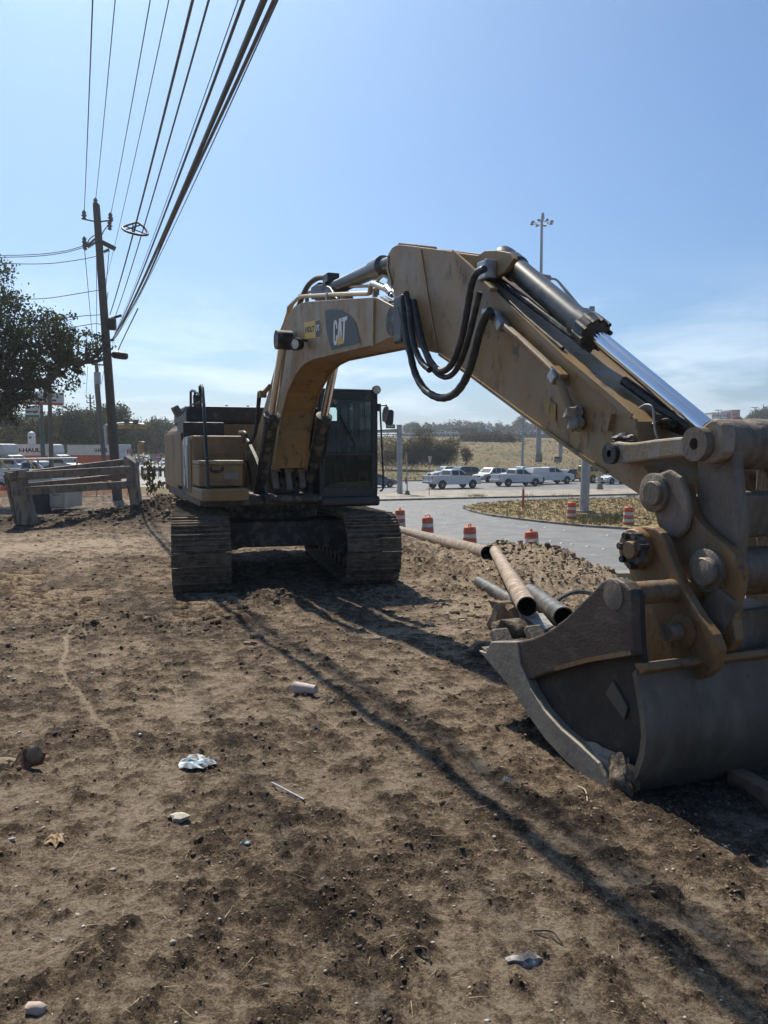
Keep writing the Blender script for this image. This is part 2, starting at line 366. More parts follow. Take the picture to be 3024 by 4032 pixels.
# handrails, mirror
mb = MB()
rail = [pr('M', 492, 1345, 2.16), pr('M', 475, 960, 2.05), pr('M', 447, 500, 1.75), pr('M', 437, 280, 1.5), pr('M', 425, 90, 1.3), pr('M', 408, 52, 1.2), pr('M', 390, 70, 1.0), pr('M', 398, 310, .8)]
mb.tube(rail, .024, 8)
mb.tube([pr('M', 400, 170, 1.1), pr('M', 300, 115, .2), pr('M', 280, 130, .1), pr('M', 280, 310, .05)], .022, 8)
mb.tube([pr('M', 405, 250, 1.1), pr('M', 290, 290, .1)], .02, 8)
mb.tube([pr('M', 330, 110, .5), pr('M', 330, 310, .4)], .02, 8)
mb.build('handrail', black, EX, smooth=True)
MB().beam(pr('M', 345, 170, .55), pr('M', 352, 310, .55), .1, .1).build('beacon_bracket', black, EX, bevel=.01)
mb = MB(); mb.add([], []); q = [pr('M', x, y, .5) for x, y in ((52, 325), (128, 287), (165, 350), (180, 400), (120, 442), (105, 432))]
mb.v = []; mb.f = []; mb.add([p for p in q] + [p + Vector((-.07, -.02, 0)) for p in q], [(0, 1, 2, 3, 4, 5), (11, 10, 9, 8, 7, 6)] + [(i, (i + 1) % 6, 6 + (i + 1) % 6, 6 + i) for i in range(6)])
mb.build('rear_view_mirror', mat('mirror_back', (.10, .10, .09), (.2, .19, .17), 8, .4), EX, bevel=.012)
MB().tube([pr('M', 150, 410, .48), pr('M', 190, 370, .4), pr('M', 215, 320, .3), pr('M', 250, 320, .2)], .02, 6).build('mirror_arm', black, EX, smooth=True)
# front centre: boom brackets and hydraulics
mb = MB()
for s in (-.36, .36):
    mb.prism([(.15, 1.38), (1.75, 1.38), (1.65, 1.62), (1.0, 2.0), (.45, 2.25), (.15, 2.2)], pf, s - .03, s + .03)
mb.build('boom_bracket', blackm, EX, bevel=.01)
mb = MB(); mb.cyl((.35, -.52, 2.0), (.35, .52, 2.0), .09, n=16); mb.build('boom_foot_pin', steel, EX)
mb = MB(); mb.cyl((.9, -.1, 1.4), (.9, -.1, 1.95), .17, n=16); mb.cyl((.9, .14, 1.4), (.9, .14, 1.85), .14, n=16); mb.box((1.25, 0, 1.55), (.35, .5, .25))
for k in range(6): mb.cyl((1.45, -.28 + k * .11, 1.55), (1.60, -.28 + k * .11, 1.55), .025, n=8)
mb.build('swing_motor', mat('oily_casting', (.06, .05, .04), (.12, .1, .08), 9, .5, .2), EX, bevel=.012)
mb = MB()
for k in range(7):
    y = -.3 + k * .1
    mb.tube(spline([(1.4, y, 1.62), (1.55, y + .02, 1.8), (1.2, y * .8, 2.05), (.7, y * .7, 2.2)], 5), .022, 6)
mb.build('valve_hoses', rubber, EX, smooth=True)
mb = MB()
for y, h in ((-.2, .3), (.02, .35), (.24, .28)): mb.box((1.62, y, 1.65), (.03, .1, h), rx=.12); mb.box((1.64, y, 1.8), (.03, .15, .06))
mb.build('valve_cover', mat('grey_cast_cover', (.13, .12, .1), (.2, .18, .15), 10, .6), EX, bevel=.008)
MB().box((1.55, .05, 1.36), (.9, 1.0, .1)).build('front_apron', blackm, EX, bevel=.02)
mb = MB()
for ox in (0, .12): mb.tube(spline([pr('M', 1110 + ox * 60, 130, 1.9), pr('M', 1085, 420, 1.7), pr('M', 1060, 620, 1.7), pr('M', 1000, 745, 1.6), pr('M', 960, 710, 1.4), pr('M', 935, 630, 1.3), pr('M', 870, 625, 1.0)], 5), .03, 8)
mb.build('front_hose', rubber, EX, smooth=True)
mb = MB(); mb.tube([pr('M', 1240, 60, 2.2), pr('M', 1150, 160, 2.0)], .035, 8); mb.box(pr('M', 1150, 160, 2.0), (.1, .1, .1)); mb.build('hose_fitting', yellow_dirty, EX)
mb = MB(); mb.prism([fp('M', x, y, 1.25) for x, y in ((885, 755), (930, 745), (960, 780), (975, 960), (940, 960), (925, 830))], lambda a, b, t: (t, a, b), 1.05, 1.25); mb.build('tank_filler', yellow_dirty, EX, bevel=.02)
# ---- lift cylinders
for s in (-1, 1):
    yl = s * .40
    top = mp('A', 762, 648, -.40); foot = mp('A', 628, 1530, -.40)
    T = Vector((top[0], yl, top[1])); B = Vector((foot[0], yl, foot[1])); d = (T - B).normalized(); Lb = (T - B).length
    mb = MB(); mb.lathe(B, d, [(-.12, .11), (0, .115), (.1, .105), (1.30, .105), (1.32, .125), (1.46, .125), (1.47, .09)], n=20)
    for k in range(6): mb.cyl(B + d * (.25 + k * .2) + Vector((.09, -.06, 0)), B + d * (.37 + k * .2) + Vector((.09, -.06, 0)), .03, n=6)
    cyl_o = mb.build('lift_cylinder', blackm, EX, smooth=True)
    MB().cyl(B + d * 1.46, T, .062, n=20).build('piston_rod', chrome, cyl_o, smooth=True)
    MB().tube(spline([B + d * .1 + Vector((.12, .08 * s, 0)), B + d * .7 + Vector((.13, .09 * s, 0)), B + d * 1.3 + Vector((.12, .08 * s, 0))], 4), .02, 6).build('cylinder_hose', rubber, cyl_o, smooth=True)
    MB().cyl(T + Vector((0, -.11, 0)), T + Vector((0, .11, 0)), .13, n=20).build('rod_eye', blackm, EX, smooth=True)
# ---- boom
BW = .25
side = prof('A', [(716, 1400), (722, 1320), (735, 1180), (752, 1070), (780, 960), (806, 900), (830, 852), (855, 815), (885, 785), (930, 760), (1090, 722), (1290, 675), (1400, 625), (1450, 560), (1440, 470), (1295, 398), (900, 424),
                  (860, 433), (826, 452), (795, 490), (770, 555), (740, 680), (705, 830), (660, 1000), (625, 1120), (590, 1230), (560, 1330), (545, 1400)], -BW)
boom = MB().prism(inset(side, .022), pf, -BW + .012, BW - .012).build('boom', yellow, EX)
for s in (-1, 1):
    MB().prism(side, pf, s * BW - (0 if s < 0 else .02), s * BW + (.02 if s < 0 else 0)).build('side_plate', yellow, boom, bevel=.004)
mb = MB(); a = mp('R', 1035, 610, -BW - .004); b = mp('R', 1028, 1120, -BW - .004)
mb.beam((a[0], -BW - .004, a[1]), (b[0], -BW - .004, b[1]), .03, .012); mb.build('weld_seam', mat('lit_weld', (.5, .36, .17), (.4, .3, .16), 20, .6), boom)
tp = pt('A', 1420, 540, -BW); MB().cyl((tp.x, -BW - .06, tp.z), (tp.x, BW + .06, tp.z), .13, n=24).build('stick_pivot', blackm, EX, smooth=True)
# decals on the boom
yd = -BW - .004
dec = [pt('R', x, y, yd) for x, y in ((498, 722), (560, 711), (620, 712), (680, 726), (740, 755), (800, 808), (835, 862), (852, 930), (877, 1078), (569, 1157), (530, 1040), (510, 930))]
MB().add(dec, [tuple(range(len(dec)))]).build('boom_decal', blackflat, boom, fix=False)
fm = quad_map(*[pt('R', x, y, yd - .002) for x, y in ((590, 1112), (722, 1070), (738, 785), (588, 835))])
cat_mark(fm, boom)
MB().add([fm(.27, -.02), fm(.90, -.02), fm(.50, .47)], [(0, 1, 2)]).build('triangle_mark', yelprint, boom, fix=False).location = (0, -.002, 0)
hq = [pt('R', x, y, yd) for x, y in ((275, 1037), (447, 1017), (447, 822), (272, 857))]
hm = quad_map(*hq); off = Vector((0, -.002, 0))
dd = MB().add(hq, [(0, 1, 2, 3)]).build('dealer_plate', yelprint, boom, fix=False)
MB().add([hm(.71, .03) + off, hm(.97, .03) + off, hm(.97, .97) + off, hm(.71, .97) + off], [(0, 1, 2, 3)]).build('dealer_panel', blackflat, boom, fix=False)
lettering('dealer_name', 'HOLT', lambda u, v: hm(.07 + .58 * u, .36 + .36 * v) + off * 2, blackflat, boom, .03)
cat_mark(lambda u, v: hm(.75 + .2 * u, .36 + .36 * v) + off * 2, boom, 'dealer_mark')
# work light on the boom
lp = pt('R', 190, 1090, -BW - .14); mb = MB()
mb.lathe(lp, (.55, -.8, -.1), [(-.09, .03), (-.06, .075), (.03, .085), (.05, .085), (.05, .07), (.035, .065)], n=18); mb.beam(lp + Vector((0, .04, .05)), (lp.x, -BW, lp.z + .05), .03, .03)
mb.build('work_light', black, EX, smooth=True)
MB().lathe(lp, (.55, -.8, -.1), [(.036, .064), (.042, .04), (.043, .001)], n=18, cap=False).build('light_lens', mat('lamp_lens', (.5, .5, .48), (.7, .7, .68), 40, .2), EX, smooth=True)
# ---- stick cylinder on top of the boom
a = pt('R', 560, 505, 0); b = pt('R', 1190, 215, 0); d = (b - a).normalized()
mb = MB(); mb.lathe(a, d, [(-.1, .07), (0, .09), (.02, .1), (.08, .1), (.1, .088), ((b - a).length * .78, .088), ((b - a).length * .785, .105), ((b - a).length * .93, .11), ((b - a).length * .95, .07), ((b - a).length + .2, .06)], n=24)
mb.build('stick_cylinder', mat('blue_grey_cylinder', (.05, .055, .06), (.09, .095, .1), 5, .35, .3, dirt=(.14, .13, .12), damt=.25), EX, smooth=True)
mb = MB(); c = pt('R', 562, 385, -.02); mb.box(c, (.22, .16, .12)); mb.box(c + Vector((0, 0, -.1)), (.14, .2, .12)); mb.box(pt('R', 470, 520, 0), (.35, .22, .16))
mb.prism(prof('R', [(385, 570), (430, 450), (480, 440), (560, 470), (640, 600), (400, 620)], -.1), pf, -.12, .12)
mb.build('cylinder_block', black, EX, bevel=.012)
MB().tube(spline([pt('R', x, y, -.06) for x, y in ((500, 365), (420, 372), (350, 415), (300, 475), (262, 550), (235, 620), (205, 690), (175, 760))], 5), .036, 10).build('cylinder_hose', rubber, EX, smooth=True)
# steel pipes along the boom
pipe = mat('painted_pipe', (.40, .30, .16), (.45, .38, .28), 12, .35, .3)
for yl, pts, r in ((-.17, ((20, 960), (60, 860), (97, 745), (102, 690), (125, 668), (205, 590), (240, 574), (600, 553), (960, 541), (985, 535), (993, 470), (1010, 438), (1040, 445), (1185, 508)), .027),
                   (-.02, ((110, 760), (150, 660), (225, 555), (290, 540), (430, 490), (625, 480), (640, 470), (980, 460), (1050, 445), (1085, 380), (1125, 342), (1160, 355), (1235, 408)), .018),
                   (.1, ((420, 600), (640, 585), (960, 530), (1100, 480)), .02), (-.08, ((1065, 560), (1072, 450), (1095, 440), (1215, 495)), .022)):
    MB().tube([pt('R', x, y, yl) for x, y in pts], r, 10).build('boom_pipe', pipe, EX, smooth=True)
mb = MB()
for x, y, yl in ((528, 560, -.18), (690, 560, -.12), (1040, 545, -.15), (300, 600, -.1)): mb.beam(pt('R', x, y - 30, yl), pt('R', x, y + 55, yl), .05, .04)
mb.build('pipe_clamp', steel, EX, bevel=.006)
mb = MB()
for x, y, yl in ((1190, 510, -.16), (1270, 555, -.14), (1360, 575, -.12), (1245, 412, -.02), (1350, 480, 0), (1225, 450, .05), (1300, 530, -.05)):
    p = pt('R', x, y, yl); mb.cyl(p + Vector((-.06, 0, .04)), p + Vector((.06, 0, -.04)), .036, n=8); mb.cyl(p + Vector((.06, 0, -.04)), p + Vector((.1, 0, -.065)), .026, n=8)
mb.build('pipe_coupling', steel, EX)
mb = MB(); mb.beam(pt('R', 1130, 580, -.2), pt('R', 1225, 632, -.2), .06, .02); mb.beam(pt('R', 1240, 400, -.05), pt('R', 1370, 490, -.05), .03, .05); mb.build('coupling_bracket', steel, EX)
# ---- stick
SW = .21
sprof = [(186, 190), (190, 240), (203, 300), (228, 390), (270, 520), (320, 640), (372, 708), (430, 728), (492, 742), (600, 820), (700, 882), (830, 985), (1000, 1105), (1190, 1240), (1350, 1357), (1490, 1452), (1700, 1590), (1755, 1560), (1760, 1480),
         (1700, 1400), (1659, 1130), (1500, 985), (1240, 770), (1100, 640), (1000, 545), (870, 420), (740, 290), (640, 190), (575, 135), (400, 112), (290, 98), (245, 97), (215, 115), (195, 148)]
stick_p = prof('B', sprof, -SW)
stick = MB().prism(inset(stick_p, .02), pf, -SW + .012, SW - .012).build('stick', yellow, EX)
for s in (-1, 1):
    MB().prism(stick_p, pf, s * SW - (0 if s < 0 else .02), s * SW + (.02 if s < 0 else 0)).build('side_plate', yellow, stick, bevel=.004)
ys = -SW - .006
def strip(pts, wdt, nm, m, c='B', yl=None, par=None, th=.012):
    yl = ys if yl is None else yl; mb = MB(); p = [pt(c, x, y, yl) for x, y in pts]
    for i in range(len(p) - 1): mb.beam(p[i], p[i + 1], wdt, th, up=(0, 1, 0))
    return mb.build(nm, m, par or stick)
strip(((575, 138), (740, 290), (870, 425), (1100, 645), (1240, 776), (1500, 992), (1640, 1115)), .035, 'top_flange', yellow)
strip(((495, 745), (700, 885), (1000, 1108), (1350, 1358), (1490, 1450)), .022, 'bottom_flange', yellow)
strip(((388, 125), (430, 400), (490, 735)), .018, 'weld_seam', yellow, th=.008)
strip(((195, 160), (190, 235), (215, 330)), .03, 'tail_flange', yellow)
# ears for the bucket cylinder at the top of the stick, stick tail knuckle
mb = MB()
for s in (-1, 1):
    mb.prism(prof('B', [(590, 140), (740, 160), (780, 132), (850, 130), (930, 145), (955, 180), (900, 260), (800, 330), (740, 285)], s * .12), pf, s * .12 - .02, s * .12 + .02)
mb.build('cylinder_ear', yellow_dirty, stick, bevel=.006)
for x, y in ((258, 122), (355, 134)): q = pt('B', x, y, -.1); MB().cyl(q, q + Vector((0, .2, 0)), .06, n=16).build('tail_boss', yellow, stick, smooth=True)
# bucket cylinder
a = pt('B', 890, 185, 0); b = pt('B', 1425, 625, 0); e = pt('C', 1225, 420, 0); d = (e - a).normalized(); L1 = (b - a).length
b = a + d * L1
mb = MB(); mb.lathe(a, d, [(-.07, .05), (-.05, .09), (.02, .095), (.05, .085), (.09, .085), (.1, .098), (.2, .098), (.21, .083), (L1 - .2, .083), (L1 - .19, .1), (L1 - .1, .1), (L1 - .09, .112), (L1, .105), (L1 + .01, .07)], n=28)
bc = mb.build('bucket_cylinder', mat('blue_grey_cylinder', (.05, .05, .05)), EX, smooth=True)
MB().cyl(b, e, .05, n=24).build('piston_rod', chrome, bc, smooth=True)
mb = MB()
for k in range(10):
    t = 2 * math.pi * k / 10; o1 = d.orthogonal().normalized(); o2 = d.cross(o1)
    mb.cyl(b - d * .1 + (o1 * math.cos(t) + o2 * math.sin(t)) * .1, b + d * .02 + (o1 * math.cos(t) + o2 * math.sin(t)) * .1, .016, n=6)
mb.build('gland_bolts', blackm, bc)
mb = MB(); mb.box(pt('B', 790, 265, -.1), (.2, .12, .14)); mb.tube([pt('B', 830, 290, -.08), pt('B', 1080, 480, -.07), pt('B', 1300, 640, -.06)], .026, 8); mb.tube([pt('B', 800, 330, -.14), pt('B', 1000, 520, -.13), pt('B', 1230, 715, -.12)], .016, 8)
mb.build('cylinder_pipe', blackm, bc, smooth=True)
# stick side pipe with clamps, mud on its elbow
mb = MB(); mb.tube(spline([pt('B', x, y, -SW - .05) for x, y in ((840, 545), (900, 590), (1040, 715), (1180, 850), (1215, 910), (1245, 990), (1275, 1060), (1295, 1110))], 4), .026, 10)
mb.build('stick_pipe', yellow_dirty, stick, smooth=True)
for x, y in ((845, 530), (870, 570), (1190, 880)): MB().box(pt('B', x, y, -SW - .055), (.07, .08, .08), ry=-.7).build('pipe_clamp', steel, stick, bevel=.01)
for x, y in ((1210, 852), (800, 345)): MB().box(pt('B', x, y, -SW - .04), (.125, .06, .03), ry=.57).build('pipe_bracket', yellow, stick, bevel=.004)
def lump(c, r, sq=(1, 1, 1), seed=1, sub=3, amp=.25):
    bm = bmesh.new(); bmesh.ops.create_icosphere(bm, subdivisions=sub, radius=1); rg = np.random.default_rng(seed); kk = rg.normal(size=(9, 3)); ph = rg.uniform(0, 6, 9)
    for v in bm.verts:
        n_ = sum(math.sin(3.0 * (1 + i * .5) * v.co.dot(Vector(kk[i])) + ph[i]) / (1 + i * .6) for i in range(9)) * amp * .5
        v.co = Vector(c) + Vector((v.co.x * sq[0], v.co.y * sq[1], v.co.z * sq[2])) * (r * (1 + n_))
    me = bpy.data.meshes.new('lump'); bm.to_mesh(me); bm.free(); mb = MB()
    mb.add([v.co for v in me.vertices], [tuple(p.vertices) for p in me.polygons]); return mb
lump(pt('B', 1300, 1120, -SW - .05), .066, (.9, .7, 1.2), 4, 3, .5).build('concrete_lump', mat('caked_concrete', (.2, .18, .15), (.3, .28, .25), 18, .9, bump=.6), stick, smooth=True, angle=60)
for x, y, c_ in ((1140, 1050, 'B'), (1170, 1080, 'B')):
    q = pt(c_, x, y, ys - .002); MB().add([q + Vector((-.035, 0, -.05)), q + Vector((.035, 0, -.075)), q + Vector((.035, 0, .04)), q + Vector((-.035, 0, .06))], [(0, 1, 2, 3)]).build('warning_sticker', mat('old_sticker', (.40, .27, .06), (.24, .18, .08), 30, .6), stick, fix=False)
mb = MB(); q = [pt('C', x, y, -SW - .03) for x, y in ((375, 270), (415, 262), (385, 400), (352, 335))]
mb.add(q + [p + Vector((0, .03, 0)) for p in q], [(0, 1, 2, 3), (7, 6, 5, 4), (0, 1, 5, 4), (1, 2, 6, 5), (2, 3, 7, 6), (3, 0, 4, 7)]); mb.build('side_rib', yellow, stick)
# hoses looping from the boom to the stick
for yl, pts, r in ((-.34, ((285, 440), (290, 520), (305, 620), (325, 740), (355, 860), (410, 955), (480, 1000), (540, 1003), (600, 970), (655, 890), (700, 760), (735, 620), (770, 525), (800, 488)), .036),
                   (-.32, ((345, 430), (370, 540), (395, 660), (435, 770), (485, 835), (530, 842), (580, 790), (630, 650), (665, 470), (690, 330), (722, 262), (765, 240)), .031),
                   (-.28, ((315, 420), (350, 560), (415, 740), (465, 840), (530, 882), (590, 850), (648, 730), (700, 540), (738, 375)), .026),
                   (-.36, ((300, 380), (318, 470), (332, 600), (350, 700), (390, 790), (440, 840)), .03), (-.31, ((270, 470), (285, 540), (300, 640), (320, 720)), .04)):
    rs = r; path = spline([pt('B', x, y, yl) for x, y in pts], 6)
    MB().tube(path, [rs * .87 * (1 + .05 * math.sin(i * 1.9)) for i in range(len(path))], 12).build('hydraulic_hose', rubber, EX, smooth=True)
mb = MB(); mb.box(pt('B', 270, 540, -.30), (.2, .08, .42)); mb.build('hose_guard', black, EX, bevel=.02)
mb = MB(); mb.box(pt('B', 790, 505, -.27), (.1, .08, .06), ry=.6); mb.box(pt('B', 780, 250, -.2), (.14, .1, .14)); mb.build('hose_fitting', steel, EX, bevel=.012)
# loose greasy hoses lying on the stick
mb = MB(); mb.tube(spline([pt('C', x, y, 0) for x, y in ((520, 0), (700, 130), (830, 230), (930, 290), (1060, 380))], 5), .03, 8)
mb.tube(spline([pt('C', x, y, .05) for x, y in ((420, 30), (600, 160), (780, 300), (1000, 390), (1150, 420))], 5), .035, 8); mb.tube(spline([pt('C', x, y, .1) for x, y in ((840, 250), (930, 275), (1020, 320), (1100, 350))], 5), .012, 6)
mb.build('stick_hoses', rubber, EX, smooth=True)
lump(pt('C', 800, 330, 0), .08, (2.2, 1, .6), 8, 3, .6).build('grease_lump', blackm, EX, smooth=True, angle=60)
MB().tube(spline([pt('C', x, y, -.15) for x, y in ((640, 215), (690, 188), (740, 205), (755, 300), (765, 400), (785, 460))], 5), .006, 6).build('grease_line', mat('pale_tube', (.3, .29, .27)), EX, smooth=True)
# ---- linkage
def disc(c, x, y, yl, r, th, name, m, n=28, par=None, hole=0.0, bev=.008):
    p = pt(c, x, y, yl); mb = MB()
    if hole: mb.lathe(p, (0, -1, 0), [(0, r), (th, r), (th, hole), (th * .2, hole)], n)
    else: mb.lathe(p, (0, -1, 0), [(0, r), (th * .85, r), (th, r * .93)], n)
    return mb.build(name, m, par or EX, smooth=True, bevel=0)
LK = -.30
link_p = prof('C', [(395, 520), (420, 490), (455, 480), (520, 490), (600, 488), (760, 465), (900, 450), (990, 442), (1060, 405), (1120, 370), (1190, 315), (1215, 300), (1250, 305), (1300, 345), (1312, 420), (1300, 560), (1270, 610), (1215, 645), (1160, 655), (1110, 640), (1040, 605), (960, 598), (800, 612), (620, 640), (500, 655), (455, 650), (415, 620), (392, 570)], LK)
lk = MB().prism(link_p, pf, LK, LK + .075).build('side_link', mat('worn_yellow_link', (.30, .215, .12), (.22, .175, .125), 5, .55, dirt=(.3, .26, .21), damt=.5, dscale=10, bump=.2), EX, bevel=.012)
disc('C', 1135, 500, LK + .002, .082, .05, 'link_pin', worn, par=lk, hole=.028); disc('C', 432, 575, LK + .002, .06, .03, 'link_pin', blackm, par=lk, hole=.02)
lump(pt('C', 510, 462, LK + .06), .045, (1.4, .6, .6), 6, 3, .6).build('grease_lump', blackm, lk, smooth=True, angle=60)
lk2 = MB().prism(link_p, pf, .225, .30).build('side_link', worn, EX, bevel=.012)
jt = pt('C', 1135, 500, 0); bt = pt('C', 1190, 1500, 0)
a = pt('C', 1135, 500, LK); jt = Vector((a.x, 0, a.z)); a = pt('C', 1190, 1500, -.28); bt = Vector((a.x, 0, a.z))
mb = MB(); mb.lathe(jt + Vector((0, -.23, 0)), (0, 1, 0), [(0, .115), (.02, .12), (.14, .12), (.15, .11), (.20, .11), (.21, .125), (.31, .125), (.46, .12)], n=32); mb.build('link_tube', worn, EX, smooth=True)
mb = MB()
for s in (-1, 1):
    pl_ = [(jt.x - .12, jt.z + .02), (jt.x - .10, jt.z - .15), (bt.x - .16, bt.z + .2), (bt.x - .10, bt.z - .02), (bt.x, bt.z - .1), (bt.x + .10, bt.z - .02), (bt.x + .12, bt.z + .2), (jt.x + .12, jt.z - .1), (jt.x + .11, jt.z + .03)]
    mb.prism(pl_, pf, s * .19 - .035, s * .19 + .035)
mb.box(((jt.x + bt.x) / 2, 0, (jt.z + bt.z) / 2 - .04), (.09, .32, .22), ry=.25)
mb.build('power_link', worn, EX, bevel=.012)
mb = MB(); mb.lathe(bt + Vector((0, -.24, 0)), (0, 1, 0), [(0, .10), (.48, .10)], n=28); mb.build('link_tube', worn, EX, smooth=True)
# quick coupler plates between stick end and bucket
CP = -.29
cp_p = prof('C', [(700, 870), (720, 800), (770, 740), (830, 708), (900, 712), (960, 745), (1005, 820), (1030, 930), (1070, 1060), (1120, 1130), (1230, 1230), (1340, 1320), (1400, 1390), (1435, 1500), (1425, 1640), (1395, 1760), (1380, 1900), (1400, 2060), (1330, 2150), (1240, 2060), (1150, 1880), (1080, 1720), (960, 1560), (880, 1400), (830, 1250), (780, 1130), (750, 1010)], CP)
coup = MB().prism(cp_p, pf, CP, CP + .06).build('coupler_plate', rusty, EX, bevel=.01)
MB().prism(cp_p, pf, .23, .29).build('coupler_plate', rusty, EX, bevel=.01)
MB().prism(prof('C', [(770, 740), (870, 700), (960, 760), (1020, 900), (1040, 1050), (1010, 1180), (940, 1250), (850, 1240), (790, 1130), (740, 1000), (715, 880)], CP - .03), pf, CP - .03, CP + .002).build('wear_boss', worn, coup, bevel=.014)
disc('C', 775, 885, CP - .028, .10, .03, 'stick_pin', worn, par=coup); disc('C', 772, 890, CP - .055, .062, .035, 'stick_pin', worn, par=coup)
disc('C', 1195, 1500, CP, .105, .03, 'coupler_pin', worn, par=coup); disc('C', 1182, 1510, CP - .028, .068, .04, 'coupler_pin', worn, par=coup); disc('C', 1180, 1512, CP - .066, .055, .012, 'coupler_pin', worn, par=coup)
MB().box(pt('C', 1270, 1820, CP - .005), (.16, .03, .2), ry=.5).build('wear_pad', worn, coup, bevel=.012)
MB().box((pt('C', 1300, 1950, 0).x + .05, 0, pt('C', 1300, 1950, 0).z), (.25, .5, .25)).build('coupler_body', worn, EX, bevel=.02)
# ---- bucket
BN = -.75; BF = .75
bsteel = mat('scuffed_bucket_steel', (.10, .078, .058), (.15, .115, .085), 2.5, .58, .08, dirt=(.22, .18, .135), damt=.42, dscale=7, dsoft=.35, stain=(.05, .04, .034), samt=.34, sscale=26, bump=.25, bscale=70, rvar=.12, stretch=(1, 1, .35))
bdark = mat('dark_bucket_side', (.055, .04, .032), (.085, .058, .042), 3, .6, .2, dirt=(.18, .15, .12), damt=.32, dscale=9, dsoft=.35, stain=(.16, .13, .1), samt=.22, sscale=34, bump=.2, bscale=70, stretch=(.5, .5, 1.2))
polished = mat('polished_wear_strip', (.27, .235, .18), (.21, .18, .14), 6, .6, .1, dirt=(.31, .265, .2), damt=.4, dscale=10, dsoft=.2, stain=(.14, .115, .09), samt=.32, sscale=24, bump=.35, bscale=28)
shell_px = [(953, 590), (960, 620), (984, 750), (1003, 860), (1010, 950), (1000, 1050), (968, 1150), (925, 1225), (878, 1275), (835, 1262), (760, 1215), (700, 1172), (590, 1078), (480, 960), (390, 835), (300, 690), (190, 540), (130, 470)]
shell = prof('D', shell_px, BN)
open_px = [(190, 440), (250, 438), (330, 440), (400, 424), (460, 398), (520, 362), (590, 305), (660, 235), (740, 155), (770, 120), (805, 105), (845, 108), (885, 128), (918, 165)]
plate = prof('D', [(935, 205), (936, 330), (944, 480), (960, 620), (984, 750), (1003, 860), (1010, 950), (1000, 1050), (968, 1150), (925, 1225), (878, 1275), (835, 1262), (760, 1215), (700, 1172), (590, 1078), (480, 960), (390, 835), (300, 690), (240, 600)] + open_px, BN)
BK = MB()
n = len(shell); cen = Vector((sum(p[0] for p in shell) / n, sum(p[1] for p in shell) / n)); th = .035
inner = [tuple(Vector(p) + (cen - Vector(p)).normalized() * th) for p in shell]
BK.prism(shell + inner[::-1], pf, BN + .0, BF - .03)
bucket = BK.build('bucket', bsteel, EX, smooth=True, angle=25)
MB().prism(inset(plate, .004), pf, BN + .045, BN + .075).build('bucket_side', mat('shade_dark_steel', (.022, .018, .016), (.042, .033, .027), 4, .6, .2, dirt=(.11, .09, .07), damt=.2, dscale=9, dsoft=.3, bump=.2, bscale=60), bucket)  # recessed side plate under the bar: its shade is put into the near-black colour
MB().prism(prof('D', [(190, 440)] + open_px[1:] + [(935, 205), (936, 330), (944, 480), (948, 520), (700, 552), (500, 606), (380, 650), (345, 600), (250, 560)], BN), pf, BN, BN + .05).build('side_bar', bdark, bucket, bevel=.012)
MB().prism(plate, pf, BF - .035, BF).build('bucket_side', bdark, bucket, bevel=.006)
strip_p = prof('D', [(122, 488), (160, 500), (190, 442), (330, 442), (345, 560), (372, 622), (400, 690), (470, 805), (560, 905), (660, 990), (765, 1088), (800, 1160), (842, 1264), (760, 1218), (700, 1175), (590, 1081), (480, 963), (390, 838), (300, 695)], BN)
MB().prism(strip_p, pf, BN - .012, BN + .05).build('wear_strip', polished, bucket, bevel=.006)
MB().prism(strip_p, pf, BF, BF + .022).build('wear_strip', polished, bucket, bevel=.006)
# cutting lip with bolt-on blade reaching across
lp_ = prof('D', [(118, 492), (190, 452), (260, 520), (300, 690), (240, 620)], BN)
MB().prism(lp_, pf, BN + .005, BF - .005).build('cutting_edge', polished, bucket, bevel=.008)
mb = MB()
for k in range(6):
    y = BN + .12 + k * .25; q = mp('D', 150, 470, BN)
    mb.box((q[0] + .02, y, q[1] + .015), (.2, .12, .06), ry=.75)
mb.build('edge_adapters', worn, bucket, bevel=.015)
# creases and wear patches on the side
strip(((520, 588), (700, 540), (930, 500)), .022, 'side_crease', rusty, 'D', BN - .002, bucket, .006)
MB().prism(prof('D', [(800, 655), (880, 800), (862, 868), (762, 725)], BN), pf, BN + .03, BN + .047).build('wear_patch', bsteel, bucket, bevel=.004)
disc('D', 835, 195, BN + .001, .07, .006, 'side_boss', worn, par=bucket)
lump(pt('D', 800, 1085, BN + .03), .075, (2.0, .22, .75), 11, 3, .5).build('caked_mud', mat('grey_mud', (.2, .175, .14), (.27, .24, .195), 12, .92, bump=.6, bscale=40), bucket, smooth=True, angle=60)
lump(pt('D', 880, 1180, BN), .08, (1.2, .25, 1.1), 12, 3, .5).build('caked_mud', mudcrust, bucket, smooth=True, angle=60)
